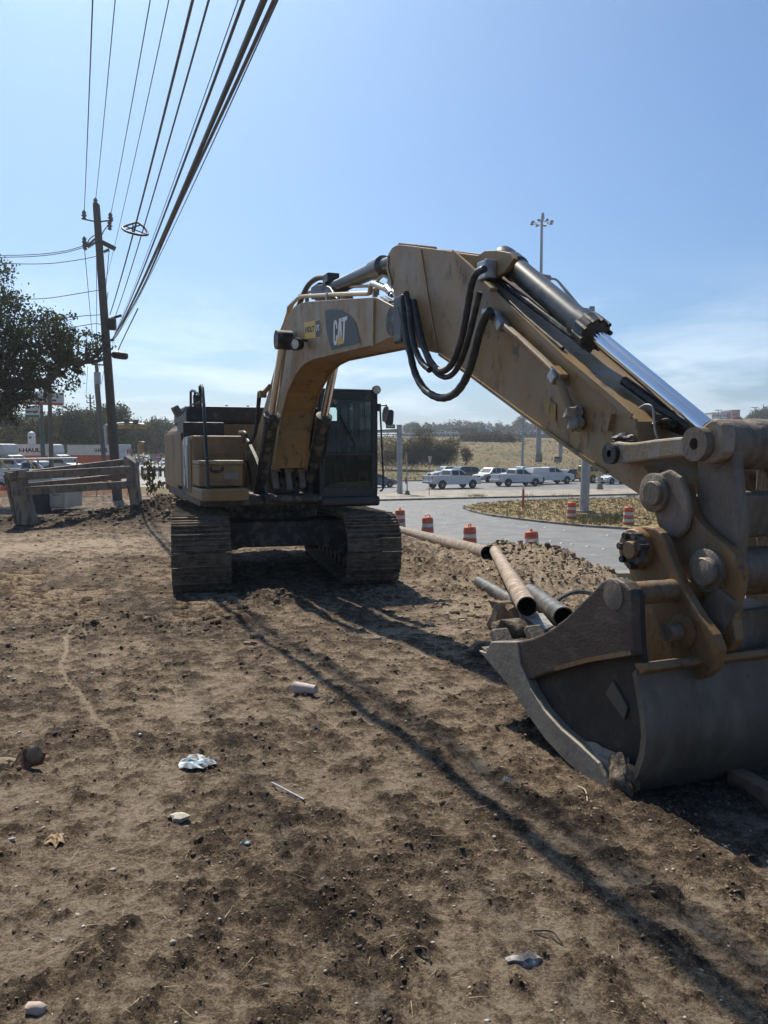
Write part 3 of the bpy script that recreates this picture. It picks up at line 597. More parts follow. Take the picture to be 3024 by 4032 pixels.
# torque tube and ears on top
tt = mp('D', 835, 190, BN); mb = MB(); mb.lathe((tt[0] + .02, BN + .03, tt[1] + .0), (0, 1, 0), [(0, .055), (1.44, .055)], n=24); mb.build('torque_tube', rusty, bucket, smooth=True)
EAR = -.42
ear_px = [(545, 1190), (600, 1160), (680, 1150), (760, 1165), (810, 1205), (850, 1290), (900, 1430), (1000, 1660), (1120, 1860), (1230, 2010), (1275, 2130), (1240, 2290), (1150, 2360), (900, 2400), (600, 2420), (575, 2200), (560, 1800), (565, 1560), (540, 1440), (510, 1350), (515, 1260)]
for yl in (EAR, -EAR - .05):
    ep = prof('C', ear_px, EAR); e_ = MB().prism(ep, pf, yl, yl + .05).build('bucket_ear', rusty, bucket, bevel=.01)
disc('C', 640, 1330, EAR, .105, .05, 'ear_boss', rusty, par=bucket); disc('C', 615, 1335, EAR - .048, .085, .03, 'pin_collar', blackm, par=bucket); disc('C', 590, 1340, EAR - .075, .045, .03, 'bucket_pin', rusty, par=bucket)
mb = MB()
q = pt('C', 610, 1337, EAR - .05)
for k in range(7):
    t = 2 * math.pi * k / 7 + .3; mb.cyl(q + Vector((.078 * math.cos(t), .01, .078 * math.sin(t))), q + Vector((.078 * math.cos(t), -.045, .078 * math.sin(t))), .018, n=6)
mb.build('collar_bolts', blackm, bucket)
disc('D', 1215, 385, EAR, .08, .02, 'ear_boss', rusty, par=bucket)
q = pt('D', 1195, 385, EAR); MB().cyl(q + Vector((0, .05, 0)), q + Vector((0, -.09, 0)), .042, n=22).build('bucket_pin', worn, bucket, smooth=True)
# top plate joining the ears to the shell
tp_ = prof('D', [(930, 560), (1000, 560), (1010, 600), (960, 625)], BN)
MB().prism(tp_, pf, BN + .01, BF - .01).build('top_rib', rusty, bucket, bevel=.008)
# ---- cab
cabm = mat('cab_black', (.014, .016, .018), (.026, .028, .03), 4, .42, dirt=(.08, .075, .065), damt=.15)
cabg = glass('cab_glass', (.93, .98, .965), .026); dirtyg = glass('dusty_cab_glass', (.80, .84, .76), .02, .15)
XF, XR, YL, YR, ZB, ZT = 1.93, .10, 1.42, .44, 1.32, 3.08
cab = MB().box(((XF + XR) / 2, (YL + YR) / 2, ZB + .1), (XF - XR, YL - YR, .2)).build('cab', cabm, EX, bevel=.03)
roof = MB().box(((XF + XR) / 2 - .02, (YL + YR) / 2, ZT - .075), (XF - XR + .04, YL - YR + .02, .15)).build('cab_roof', cabm, EX, bevel=.04)
mb = MB()
for x, y, wx, wy in ((XF - .05, YL - .05, .10, .10), (XF - .05, YR + .04, .1, .08), (XR + .05, YL - .05, .1, .1), (XR + .05, YR + .05, .1, .1), (.72, YR + .03, .1, .06)):
    mb.box((x, y, (ZB + ZT) / 2), (wx, wy, ZT - ZB - .24))
mb.build('cab_pillars', cabm, EX, bevel=.012)
# rear wall with its window
rw = [fp('N', x, y, XR) for x, y in ((845, 300), (1012, 300), (1012, 465), (845, 465))]
y0, y1 = min(p[0] for p in rw), max(p[0] for p in rw); z0, z1 = min(p[1] for p in rw), max(p[1] for p in rw)
mb = MB()
mb.box((XR + .03, (YR + y0) / 2, 2.2), (.05, max(y0 - YR, .05), 1.7)); mb.box((XR + .03, (YL + y1) / 2, 2.2), (.05, YL - y1, 1.7))
mb.box((XR + .03, (y0 + y1) / 2, (z1 + ZT) / 2 - .02), (.049, y1 - y0, ZT - z1)); mb.box((XR + .03, (y0 + y1) / 2, (ZB + z0) / 2), (.049, y1 - y0, z0 - ZB))
mb.build('rear_wall', cabm, EX)
MB().box((XR + .03, (y0 + y1) / 2, (z0 + z1) / 2), (.006, y1 - y0, z1 - z0)).build('rear_window', cabg, EX)
# left side: door with windows seen through the windscreen
def door_rect(a, b, c_, d): p = [mp('N', x, y, YL) for x, y in ((a, b), (c_, d))]; return p[0][0], p[1][0], p[1][1], p[0][1]
mb = MB(); wins = [door_rect(1122, 240, 1188, 760), door_rect(1242, 258, 1392, 768), door_rect(1246, 838, 1386, 920)]
xs = sorted([XR, XF] + [w_[0] for w_ in wins[:2]] + [w_[1] for w_ in wins[:2]])
wx0, wx1, wz0, wz1 = wins[0]; vx0, vx1, vz0, vz1 = wins[1]; ux0, ux1, uz0, uz1 = wins[2]
mb.box(((XR + wx0) / 2, YL - .03, 2.2), (wx0 - XR, .045, 1.62)); mb.box(((wx1 + vx0) / 2, YL - .03, 2.2), (vx0 - wx1, .045, 1.62)); mb.box(((vx1 + XF) / 2, YL - .03, 2.2), (max(XF - vx1, .03), .045, 1.62))
zz0, zz1 = 1.42, 3.0
mb.box(((wx0 + wx1) / 2, YL - .03, (wz1 + zz1) / 2), (wx1 - wx0, .044, zz1 - wz1)); mb.box(((wx0 + wx1) / 2, YL - .03, (wz0 + zz0) / 2), (wx1 - wx0, .044, wz0 - zz0))
mb.box(((vx0 + vx1) / 2, YL - .03, (vz1 + zz1) / 2), (vx1 - vx0, .044, zz1 - vz1)); mb.box(((vx0 + vx1) / 2, YL - .03, (vz0 + uz1) / 2), (vx1 - vx0, .044, vz0 - uz1)); mb.box(((vx0 + vx1) / 2, YL - .03, (uz0 - .1)), (vx1 - vx0, .044, .2))
door = mb.build('cab_door', cabm, EX)
for (a, b, c_, d) in (wins[0], wins[1], (vx0, vx1, 1.47, uz1)):
    MB().box(((a + b) / 2, YL - .03, (c_ + d) / 2), (b - a, .006, d - c_)).build('door_window', cabg, door)
mb = MB(); mb.tube([(vx1 - .1, YL - .07, vz0 + .5), (vx1 - .22, YL - .1, vz0 + .48), (vx1 - .22, YL - .1, vz0 + .85), (vx1 - .1, YL - .07, vz0 + .87)], .014, 6); mb.build('door_handle', black, door, smooth=True)
MB().cyl(((vx0 * .45 + vx1 * .55), YL - .04, vz0), ((vx0 * .5 + vx1 * .5), YL - .04, vz1), .02, n=6).build('door_bar', black, door)
# right wall
mb = MB(); mb.box(((XF + XR) / 2, YR + .02, 1.75), (XF - XR, .04, .7)); mb.build('right_wall', cabm, EX)
MB().box(((XF + XR) / 2, YR + .02, 2.5), (XF - XR - .2, .006, .82)).build('right_window', cabg, EX)
# windscreen, lower screen and bars
MB().box((XF - .02, (YL + YR) / 2, 2.49), (.006, YL - YR - .16, .86)).build('windscreen', cabg, EX)
MB().box((XF - .02, (YL + YR) / 2, 1.77), (.006, YL - YR - .16, .52)).build('lower_screen', dirtyg, EX)
mb = MB(); mb.box((XF - .02, (YL + YR) / 2, 2.045), (.05, YL - YR - .14, .04)); mb.box((XF - .02, (YL + YR) / 2, 2.94), (.05, YL - YR - .14, .06)); mb.box((XF - .02, (YL + YR) / 2, 1.50), (.05, YL - YR - .14, .05))
mb.build('screen_frame', cabm, EX, bevel=.008)
lump((XF - .035, 1.0, 1.56), .3, (.02, 1.1, .16), 21, 3, .6).build('screen_mud', mat('dried_mud', (.13, .12, .095), (.2, .18, .14), 10, .95, bump=.5), EX, smooth=True)
mb = MB(); mb.cyl((XF + .01, .6, 2.95), (XF + .015, .95, 2.4), .008, n=5); mb.beam((XF + .02, .8, 2.62), (XF + .02, 1.05, 2.2), .016, .016); mb.build('wiper', black, EX)
# seat and console
mb = MB(); mb.box((.75, .9, 1.85), (.5, .5, .16)); mb.box((.5, .9, 2.25), (.16, .48, .75), ry=-.12); mb.box((.46, .9, 2.7), (.1, .3, .2)); mb.box((.8, .9, 1.6), (.4, .4, .4)); mb.build('seat', mat('dark_seat', (.02, .02, .024), (.035, .035, .04), 20, .8), EX, bevel=.04)
mb = MB(); mb.box((.9, .6, 1.9), (.5, .14, .3)); mb.box((.9, 1.2, 1.9), (.5, .14, .3)); mb.cyl((1.1, .6, 2.05), (1.13, .6, 2.28), .022, n=8); mb.cyl((1.1, 1.2, 2.05), (1.13, 1.2, 2.28), .022, n=8); mb.cyl((1.5, .85, 1.45), (1.4, .85, 1.9), .018, n=8); mb.cyl((1.5, 1.0, 1.45), (1.4, 1.0, 1.9), .018, n=8); mb.build('control_console', black, EX, bevel=.015)
MB().box((XF + .05, (YL + YR) / 2, ZB - .02), (.14, YL - YR, .16)).build('cab_sill', cabm, EX, bevel=.04)
# roof lamp, mirrors on the door side
q = pr('N', 1432, 95, XF); mb = MB(); mb.lathe(q + Vector((-.06, 0, 0)), (1, -.2, -.15), [(0, .03), (.03, .065), (.12, .07), (.13, .06)], n=18); mb.cyl(q, q + Vector((0, -.02, -.16)), .016, n=6); mb.build('roof_lamp', black, EX, smooth=True)
MB().lathe(q + Vector((-.06, 0, 0)), (1, -.2, -.15), [(.131, .058), (.135, .001)], n=18, cap=False).build('lamp_lens', mat('lamp_lens', (.5, .5, .48)), EX, smooth=True)
mb = MB(); mb.tube([pr('N', 1440, 300, XF - .05), pr('N', 1470, 285, XF), pr('N', 1545, 282, XF + .05), pr('N', 1550, 300, XF + .05)], .014, 6)
mb.tube([pr('N', 1472, 330, XF - .02), pr('N', 1490, 700, XF - .02), pr('N', 1508, 1100, XF), pr('N', 1508, 1250, XF), pr('N', 1490, 1280, XF), pr('N', 1470, 1280, XF)], .016, 8); mb.box(pr('N', 1455, 310, XF - .02), (.06, .06, .12)); mb.build('mirror_arm', black, EX, smooth=True)
def mirror(pts, xl, th, nm, m):
    q = [pr('N', x, y, xl) for x, y in pts]; k = len(q); mb = MB()
    mb.add(q + [p + Vector((-th, .03, 0)) for p in q], [tuple(range(k)), tuple(range(2 * k - 1, k - 1, -1))] + [(i, (i + 1) % k, k + (i + 1) % k, k + i) for i in range(k)]); return mb.build(nm, m, EX, bevel=.01)
mirror(((1520, 300), (1545, 293), (1567, 305), (1566, 340), (1540, 470), (1520, 480), (1495, 470), (1493, 380), (1505, 330)), XF + .08, .05, 'rear_view_mirror', mat('mirror_back', (.1, .1, .09)))
mirror(((1565, 335), (1615, 335), (1630, 360), (1620, 500), (1600, 515), (1540, 515), (1525, 480), (1550, 440)), XF, .06, 'rear_view_mirror', cabm)
MB().tube([pr('N', 922, 80, XR), pr('N', 922, -60, XR)], .004, 5).build('antenna', black, EX)
# ================================================================ terrain
_perm = np.random.default_rng(11).permutation(256).astype(np.int64); _perm = np.concatenate([_perm, _perm, _perm])
_grad = np.stack([np.cos(np.arange(16) * np.pi / 8), np.sin(np.arange(16) * np.pi / 8)], 1)
def pnoise(x, y):
    xi = np.floor(x).astype(np.int64); yi = np.floor(y).astype(np.int64); xf = x - xi; yf = y - yi; xi &= 255; yi &= 255
    u = xf * xf * xf * (xf * (xf * 6 - 15) + 10); v = yf * yf * yf * (yf * (yf * 6 - 15) + 10)
    def g(ix, iy, dx, dy):
        k = _grad[_perm[_perm[ix] + iy] & 15]; return k[..., 0] * dx + k[..., 1] * dy
    a = g(xi, yi, xf, yf); b = g(xi + 1, yi, xf - 1, yf); c = g(xi, yi + 1, xf, yf - 1); d = g(xi + 1, yi + 1, xf - 1, yf - 1)
    return (a * (1 - u) + b * u) * (1 - v) + (c * (1 - u) + d * u) * v
def fbm(x, y, o=4, lac=2.1, gain=.5):
    s = 0.0; a = 1.0; f = 1.0
    for i in range(o): s = s + a * pnoise(x * f + i * 17.3, y * f - i * 9.1); a *= gain; f *= lac
    return s
def sstep(x, a, b): t = np.clip((x - a) / (b - a), 0, 1); return t * t * (3 - 2 * t)
MOUNDS = [(-9.4, 23.2, 1.3, .8, .16), (-8.2, 23.4, 1.1, .7, .2), (-7.1, 24.4, 1.3, .9, .6), (-5.8, 24.2, 1.0, 1.0, .5), (-10.9, 21.6, 1.0, .7, .2), (-6.4, 22.6, 1.0, .6, .26), (-8.6, 21.6, 1.3, .5, .18),
          (3.35, 17.2, .9, 1.5, .46), (3.7, 15.4, .75, 1.3, .44), (3.95, 13.6, .65, 1.0, .34), (2.5, 17.8, .8, .8, .22), (2.3, 13.2, 1.0, 1.5, .14),
          (-1.62, 10.35, .28, .2, .14), (-1.30, 10.2, .2, .16, .13), (-1.75, 9.9, .3, .25, .07), (-2.85, 8.7, .3, .2, .09), (-3.25, 8.2, .22, .16, .08), (-2.3, 8.3, .3, .16, .05), (-1.75, 8.9, .5, .3, .05), (1.7, 4.7, .5, .5, .05)]
SY = [-3000, 0, 2.5, 3.6, 5, 7, 9, 11, 14, 18, 22, 30, 37, 45, 60, 4000]
SZ = [.7, .62, .58, .5, .42, .27, .1, -.01, -.02, -.02, 0, -.15, -.27, -.45, -.6, -.6]
def Hbase(X, Y):
    q = .93042 * X + .36650 * Y; r = -.36650 * X + .93042 * Y
    s = np.interp(Y, SY, SZ)
    k = sstep(r, 60, 66) * sstep(q, -4, .5); s = s * (1 - k) - 1.76 * k
    g = np.interp(q, [5.5, 7.5, 9, 10.5, 12.2], [0, .1, .28, .55, 1])
    z = s * (1 - g) + (-1.76) * g
    bank = np.interp(r, [88, 92, 112, 130, 180, 240, 285, 330, 380, 600, 4000], [0, .15, 1.1, 2.4, 6.2, 8.7, 9.4, 9.4, 8, 4, 2]) * sstep(q, 27, 40)
    return z + bank, q, r
def Hm(X, Y):
    z, q, r = Hbase(X, Y)
    for mx, my, sx, sy_, h in MOUNDS: z = z + h * np.exp(-(((X - mx) / sx) ** 2 + ((Y - my) / sy_) ** 2))
    return z, q, r
def Hfull(X, Y):
    z, q, r = Hm(X, Y)
    dirt = sstep(-q, -12.6, -11.2) * sstep(-r, -50, -42)
    rough = np.zeros_like(z)
    for mx, my, sx, sy_, h in MOUNDS: rough = np.maximum(rough, np.exp(-(((X - mx) / (sx * 1.25)) ** 2 + ((Y - my) / (sy_ * 1.25)) ** 2)) * min(h * 2.6, 1))
    rough = np.maximum(rough, sstep(q, 4.5, 6.5) * .55)
    n1 = fbm(X * .35, Y * .35, 3) ; n2 = fbm(X * 1.3 + 5, Y * 1.3, 4); n3 = fbm(X * 5.2, Y * 5.2 + 3, 4, 2.1, .55); n4 = fbm(X * 19, Y * 19, 3); n5 = 1 - 2 * np.abs(fbm(X * 31 + 7, Y * 31, 2))
    cl = np.clip(n3 * 1.6 - .12, 0, 1); rd = 1 - np.abs(fbm(X * 3.1, Y * 3.1, 4, 2.2, .6))
    zd = .05 * n1 + .018 * n2 + .010 * n3 + .011 * n4 + .0045 * n5 * np.clip(.4 + 1.6 * n2 + n3, 0, 1.4) + .06 * cl * (.12 + rough) + rough * (.13 * (rd - .75) + .07 * n3 + .045 * n4)
    # wavering grouser prints left by the tracks
    imp = np.zeros_like(z); pr_ = np.zeros_like(z)
    for cx, cy, ln, hw, a in ((-2.62, 11.3, 3.2, .43, 14), (-4.9, 11.6, 3.4, .62, 18), (-.15, 11.9, 1.6, .43, 14), (-6.6, 13.5, 3.0, .6, 20)):
        dx, dy = math.sin(R(a)), -math.cos(R(a)); l = (X - cx) * dx + (Y - cy) * dy; t = -(X - cx) * dy + (Y - cy) * dx
        m = sstep(l, -.2, .2) * sstep(-l, -ln, -ln + .9) * sstep(-np.abs(t), -hw - .06, -hw + .04) * sstep(n2 + .5, 0, .35)
        imp = np.maximum(imp, m); pr_ = np.where(m > .02, np.sin(l * 2 * np.pi / .145 + n2 * 1.2) ** 3, pr_)
    zd = zd * (1 - .35 * imp) + imp * (-.03 + .065 * pr_)
    flat = .01 * n1
    z = z + zd * dirt + (1 - dirt) * np.where(r > 86, .15 * n1 + .1 * n2, -.02)
    # tone: 0 dry pale crust, 1 dark moist crumbs
    big = fbm(X * .55 + 40, Y * .55 - 12, 4, 2.0, .55)
    n6 = fbm(X * 11.5 + 3, Y * 11.5 - 8, 4, 2.1, .6); crumb = sstep(.20 * big + .30 * n2 + .55 * n3 + .75 * n6, -.05, .42)
    z = z + dirt * crumb * (.006 + .006 * n5 + .007 * n4)
    tone = .42 + .24 * big + .30 * n2 + .30 * n3 + .25 * n6 + .12 * crumb + .30 * n4 + .25 * (cl > .05) * cl - .5 * imp * pr_ + rough * .12 * (rd - .6)
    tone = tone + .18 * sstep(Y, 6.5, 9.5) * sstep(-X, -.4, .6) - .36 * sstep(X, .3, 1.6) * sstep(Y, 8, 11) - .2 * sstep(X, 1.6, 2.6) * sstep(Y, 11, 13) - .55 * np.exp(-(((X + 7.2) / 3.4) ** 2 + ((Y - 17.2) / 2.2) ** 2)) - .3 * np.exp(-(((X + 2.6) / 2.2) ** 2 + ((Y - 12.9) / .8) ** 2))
    tone = tone + .3 * np.exp(-(((X + 7.6) / 3.2) ** 2 + ((Y - 23.4) / 2.0) ** 2))
    # pale dragged line across the foreground
    lx = np.array([-3.55, -3.32, -2.95, -2.62, -2.25, -1.82, -1.5, -1.22]); ly = np.array([8.9, 7.8, 7.1, 6.2, 5.4, 4.6, 4.1, 3.6])
    xx = np.interp(-Y, -ly, lx); w_ = .017 + .012 * n2
    line = np.exp(-((X - xx - .02 * n2 - .05 * np.sin(Y * 1.7)) / w_) ** 2) * sstep(Y, 3.6, 4.4) * sstep(-Y, -9.2, -8.2) * np.clip(.75 + .9 * n3, 0, 1)
    tone = tone - 1.15 * line
    grass = np.clip(sstep(r, 47, 52) * 1.0 * (q < 12.3) + (r > 86) * 1.0 + (q > 12.3) * .6, 0, 1)
    return z, np.clip(tone, 0, 1), np.clip(grass, 0, 1), dirt
def ground_z(x, y):
    z, *_ = Hfull(np.array([float(x)]), np.array([float(y)])); return float(z[0])
def ground_at(c, x, y, d0=3.0, d1=80.0):   # where the ray of a photo pixel meets the smooth ground
    d = ray(c, x, y); t = np.exp(np.linspace(math.log(d0), math.log(d1), 900)); z, *_ = Hm(d.x * t, d.y * t)
    k = np.argmax(EYE + d.z * t < z); p = E + d * float(t[k]); return Vector((p.x, p.y, ground_z(p.x, p.y)))
rr_ = [0.25, .6, 1.0]
while rr_[-1] < 30: rr_.append(rr_[-1] * 1.0038)
while rr_[-1] < 120: rr_.append(rr_[-1] * 1.022)
while rr_[-1] < 4000: rr_.append(rr_[-1] * 1.12)
rr_ = np.array(rr_); fine = np.arange(-36, 36.001, .13); aa = np.concatenate([fine, np.arange(40, 321, 4)]); aa = np.radians(aa)
A_, R_ = np.meshgrid(aa, rr_); GX = np.sin(A_) * R_; GY = np.cos(A_) * R_
GZ, TONE, GRS, DRT = Hfull(GX.ravel(), GY.ravel())
nr, na = len(rr_), len(aa); idx = np.arange(nr * na).reshape(nr, na); nx = np.roll(idx, -1, 1)
quads = np.stack([idx[:-1], idx[1:], nx[1:], nx[:-1]], -1).reshape(-1, 4)[:, ::-1]
def np_mesh(name, V, Fq, mats, smooth=True, fmat=None):
    me = bpy.data.meshes.new(name); k = Fq.shape[1]; me.vertices.add(len(V)); me.vertices.foreach_set('co', np.ascontiguousarray(V, dtype=np.float32).ravel())
    me.loops.add(Fq.size); me.loops.foreach_set('vertex_index', Fq.astype(np.int32).ravel())
    me.polygons.add(len(Fq)); me.polygons.foreach_set('loop_start', np.arange(0, Fq.size, k, dtype=np.int32))
    if fmat is not None: me.polygons.foreach_set('material_index', fmat.astype(np.int32))
    for m in mats: me.materials.append(m)
    if smooth: me.polygons.foreach_set('use_smooth', np.ones(len(Fq), dtype=bool))
    me.update(calc_edges=True); return me
gm = bpy.data.materials.new('bare_dirt_and_dry_grass'); gm.use_nodes = True; t = gm.node_tree; B_ = t.nodes['Principled BSDF']
B_.inputs['Roughness'].default_value = .93; B_.inputs['Specular IOR Level'].default_value = .22
def gn(tp, **k):
    n = t.nodes.new(tp)
    for a, b in k.items(): setattr(n, a, b)
    return n
at = gn('ShaderNodeAttribute', attribute_name='tone'); ag = gn('ShaderNodeAttribute', attribute_name='grass'); geo = gn('ShaderNodeNewGeometry')
def gnoise(s, d=6, ro=.62):
    n = gn('ShaderNodeTexNoise'); n.inputs['Scale'].default_value = s; n.inputs['Detail'].default_value = d; n.inputs['Roughness'].default_value = ro; t.links.new(geo.outputs['Position'], n.inputs[0]); return n.outputs[0]
def gmath(op, a, b):
    n = gn('ShaderNodeMath', operation=op)
    for i, v in enumerate((a, b)):
        if isinstance(v, (int, float)): n.inputs[i].default_value = v
        else: t.links.new(v, n.inputs[i])
    return n.outputs[0]
def gmix(f, a, b):
    n = gn('ShaderNodeMix', data_type='RGBA'); t.links.new(f, n.inputs[0])
    for i, v in ((6, a), (7, b)):
        if isinstance(v, tuple): n.inputs[i].default_value = (*v, 1)
        else: t.links.new(v, n.inputs[i])
    return n.outputs[2]
f = gmath('ADD', at.outputs['Fac'], gmath('MULTIPLY', gmath('SUBTRACT', gnoise(42, 10, .85), .5), 3.2))
f = gmath('ADD', f, gmath('MULTIPLY', gmath('SUBTRACT', gnoise(115, 6, .85), .5), 2.2))
rp = gn('ShaderNodeValToRGB'); t.links.new(f, rp.inputs[0]); cr = rp.color_ramp
cr.elements[0].position = 0.0; cr.elements[0].color = (.40, .32, .225, 1); cr.elements[1].position = 1.0; cr.elements[1].color = (.05, .034, .023, 1)
for p_, c_ in ((.3, (.265, .195, .128)), (.5, (.172, .122, .078)), (.7, (.105, .072, .046))):
    e = cr.elements.new(p_); e.color = (*c_, 1)
gr = gmix(gmath('MULTIPLY', gmath('SUBTRACT', gnoise(.09, 9, .75), .42), 5.0), (.17, .122, .056), (.08, .082, .033))
gr = gmix(gmath('MULTIPLY', gmath('SUBTRACT', gnoise(2.3, 6), .48), 3.0), gr, (.155, .112, .055))
col = gmix(ag.outputs['Fac'], rp.outputs[0], gr); t.links.new(col, B_.inputs['Base Color'])
bp = gn('ShaderNodeBump'); bp.inputs['Strength'].default_value = 1.0; bp.inputs['Distance'].default_value = .03
t.links.new(gmath('ADD', gnoise(85, 8, .8), gmath('MULTIPLY', gnoise(28, 6, .7), 1.3)), bp.inputs['Height']); t.links.new(bp.outputs[0], B_.inputs['Normal'])
me = np_mesh('ground', np.stack([GX.ravel(), GY.ravel(), GZ], 1), quads, [gm])
for nm, arr in (('tone', TONE), ('grass', GRS)):
    a_ = me.attributes.new(nm, 'FLOAT', 'POINT'); a_.data.foreach_set('value', arr.astype(np.float32))
ground = link('ground', me); tag(ground, 'trampled brown dirt with dry grass beyond the roads', kind='structure')
# ---- crumbs, clods and pebbles
_ico = bmesh.new(); bmesh.ops.create_icosphere(_ico, subdivisions=1, radius=1); IV = np.array([v.co[:] for v in _ico.verts]); IF = np.array([[v.index for v in f_.verts] for f_ in _ico.faces]); _ico.free()
def scatter(name, XY, size, mats, squash=(.9, .5), seed=3, sink=.15, label='', fm=None):
    g_ = np.random.default_rng(seed); n = len(XY); z, *_ = Hfull(XY[:, 0], XY[:, 1])
    jit = 1 + g_.normal(0, .3, (n, len(IV), 1)); ang = g_.uniform(0, 6.28, n); c, s = np.cos(ang), np.sin(ang)
    b = IV[None] * np.clip(jit, .55, 1.6); b[:, :, 0] *= g_.uniform(.8, 1.8, (n, 1)); b[:, :, 2] *= g_.uniform(squash[1], squash[0], (n, 1)); b *= size[:, None, None]
    V = np.stack([b[..., 0] * c[:, None] - b[..., 1] * s[:, None] + XY[:, :1], b[..., 0] * s[:, None] + b[..., 1] * c[:, None] + XY[:, 1:], b[..., 2] + (z + size * sink)[:, None]], -1).reshape(-1, 3)
    Fq = (IF[None] + (np.arange(n) * len(IV))[:, None, None]).reshape(-1, 3)
    fmat = np.repeat(g_.choice(len(mats), n, p=fm), len(IF)) if len(mats) > 1 else None
    o = link(name, np_mesh(name, V, Fq, mats, False, fmat)); tag(o, label, kind='stuff'); return o
clod = mat('dark_clod', (.075, .053, .036), (.13, .095, .064), 14, .95, bump=.7, bscale=90, spec=.2)
clod2 = mat('dry_clod', (.20, .15, .10), (.29, .225, .155), 14, .95, bump=.6, bscale=90, spec=.2)
clodm = mat('brown_clod', (.13, .096, .064), (.18, .135, .09), 14, .95, bump=.6, bscale=90, spec=.2)
peb = mat('pale_pebble', (.34, .29, .22), (.48, .44, .36), 60, .85)
def polar(n, r0, r1, seed, p=1.0, amax=33):
    g_ = np.random.default_rng(seed); r = np.exp(g_.uniform(math.log(r0), math.log(r1), n)); a = np.radians(g_.uniform(-amax, amax, n)); return np.stack([np.sin(a) * r, np.cos(a) * r], 1), r
XY, r_ = polar(42000, 1.9, 22, 5); tn = Hfull(XY[:, 0], XY[:, 1]); keep = (tn[3] > .8) & (rng.uniform(size=len(r_)) < .06 + .94 * np.clip((tn[1] - .3) * 2, 0, 1) ** 1.5); XY = XY[keep]
sz = np.clip(rng.lognormal(math.log(.0035), .48, len(XY)), .0016, .014) * np.clip((r_[keep] / 3.5) ** .75, .6, 3.2)
scatter('soil_clods', XY, sz, [clod, clodm, clod2], seed=8, label='crumbled soil clods strewn over the dirt', fm=[.22, .53, .25])
for sel, nm, lab_, mix_ in ((lambda x: x < 1, 'mound_clods', 'loose lumps of earth on the dirt heaps', [.4, .4, .2]), (lambda x: x > 1, 'spoil_clods', 'loose pale lumps on the spoil heap by the pipes', [.1, .35, .55])):
    P = []
    for mx, my, sx, sy_, h in MOUNDS:
        if sel(mx): k = int(90 + 600 * sx * sy_ * min(h * 2.5, 1.0)); P.append(np.stack([rng.normal(mx, sx * .75, k), rng.normal(my, sy_ * .75, k)], 1))
    P = np.concatenate(P); sz = np.clip(rng.lognormal(math.log(.017), .65, len(P)), .006, .06) * np.clip(np.hypot(P[:, 0], P[:, 1]) / 17, .55, 1.2)
    scatter(nm, P, sz, [clod, clodm, clod2], seed=9, sink=-.05, label=lab_, fm=mix_)
k = 1500; P = np.stack([rng.uniform(.4, 3.6, k), rng.uniform(8, 17, k)], 1); sz = np.clip(rng.lognormal(math.log(.013), .6, k), .005, .05)
scatter('rubble', P, sz, [clod2, peb, clod], seed=10, label='pale lumps and rubble beside the pipes', fm=[.6, .15, .25])
XY, r_ = polar(900, 1.9, 16, 15); sz = np.clip(rng.lognormal(math.log(.0042), .45, len(XY)), .002, .014) * np.clip((r_ / 4) ** .5, .8, 2)
scatter('pale_pebbles', XY, sz, [peb], seed=13, sink=.35, label='pale pebbles and flecks scattered over the dirt')
# dead stalks
XY, r_ = polar(420, 1.9, 10, 25); z, *_ = Hfull(XY[:, 0], XY[:, 1]); V = []; Fq = []
for i, (p, zz) in enumerate(zip(XY, z)):
    a = rng.uniform(0, 6.28); L = rng.uniform(.02, .1); d = np.array([math.cos(a), math.sin(a)]) * L; n_ = np.array([-d[1], d[0]]) / L * .0014
    V += [(p[0] - n_[0], p[1] - n_[1], zz + .004), (p[0] + n_[0], p[1] + n_[1], zz + .004), (p[0] + d[0], p[1] + d[1], zz + .004 + rng.uniform(.002, .03))]; Fq.append((3 * i, 3 * i + 1, 3 * i + 2))
tag(link('dead_stalks', np_mesh('dead_stalks', np.array(V), np.array(Fq), [mat('straw', (.34, .27, .16), (.22, .16, .09), 30, .8)], False)), 'dry straw bits scattered on the dirt', kind='stuff')
# ================================================================ roads, islands, kerbs
ZR = -1.70
asph = mat('worn_asphalt', (.105, .102, .098), (.15, .146, .138), .6, .62, dirt=(.19, .175, .15), damt=.25, dscale=1.2, bump=.35, bscale=60, spec=.45)
conc = mat('weathered_concrete', (.33, .29, .235), (.24, .21, .17), 1.6, .85, dirt=(.18, .145, .1), damt=.4, dscale=1.5, bump=.3, bscale=30)
kerbm = mat('kerb_concrete', (.30, .275, .235), (.2, .18, .15), 2.5, .85, dirt=(.09, .08, .065), damt=.3, dscale=2)
paint = mat('road_paint', (.62, .61, .57), (.45, .44, .41), 3, .6)
grassm = mat('dry_grass_turf', (.24, .175, .085), (.15, .13, .055), 1.2, .95, dirt=(.28, .215, .12), damt=.5, dscale=3, bump=1.0, bscale=25, spec=.1)
mb = MB(); pts = [st(12.4, -60, ZR), st(240, -60, ZR), st(240, 88, ZR), st(27, 88, ZR), st(27, 300, ZR), st(4, 300, ZR), st(4, 88, ZR), st(-.5, 88, ZR), st(-.5, 66.3, ZR), st(12.4, 66.3, ZR)]
mb.add(pts, [tuple(range(10))]); tag(mb.build('road', asph, fix=False), 'grey asphalt turning lane and streets around the site', kind='structure')
if bpy.data.objects['road'].data.polygons[0].normal.z < 0: bpy.data.objects['road'].data.flip_normals()
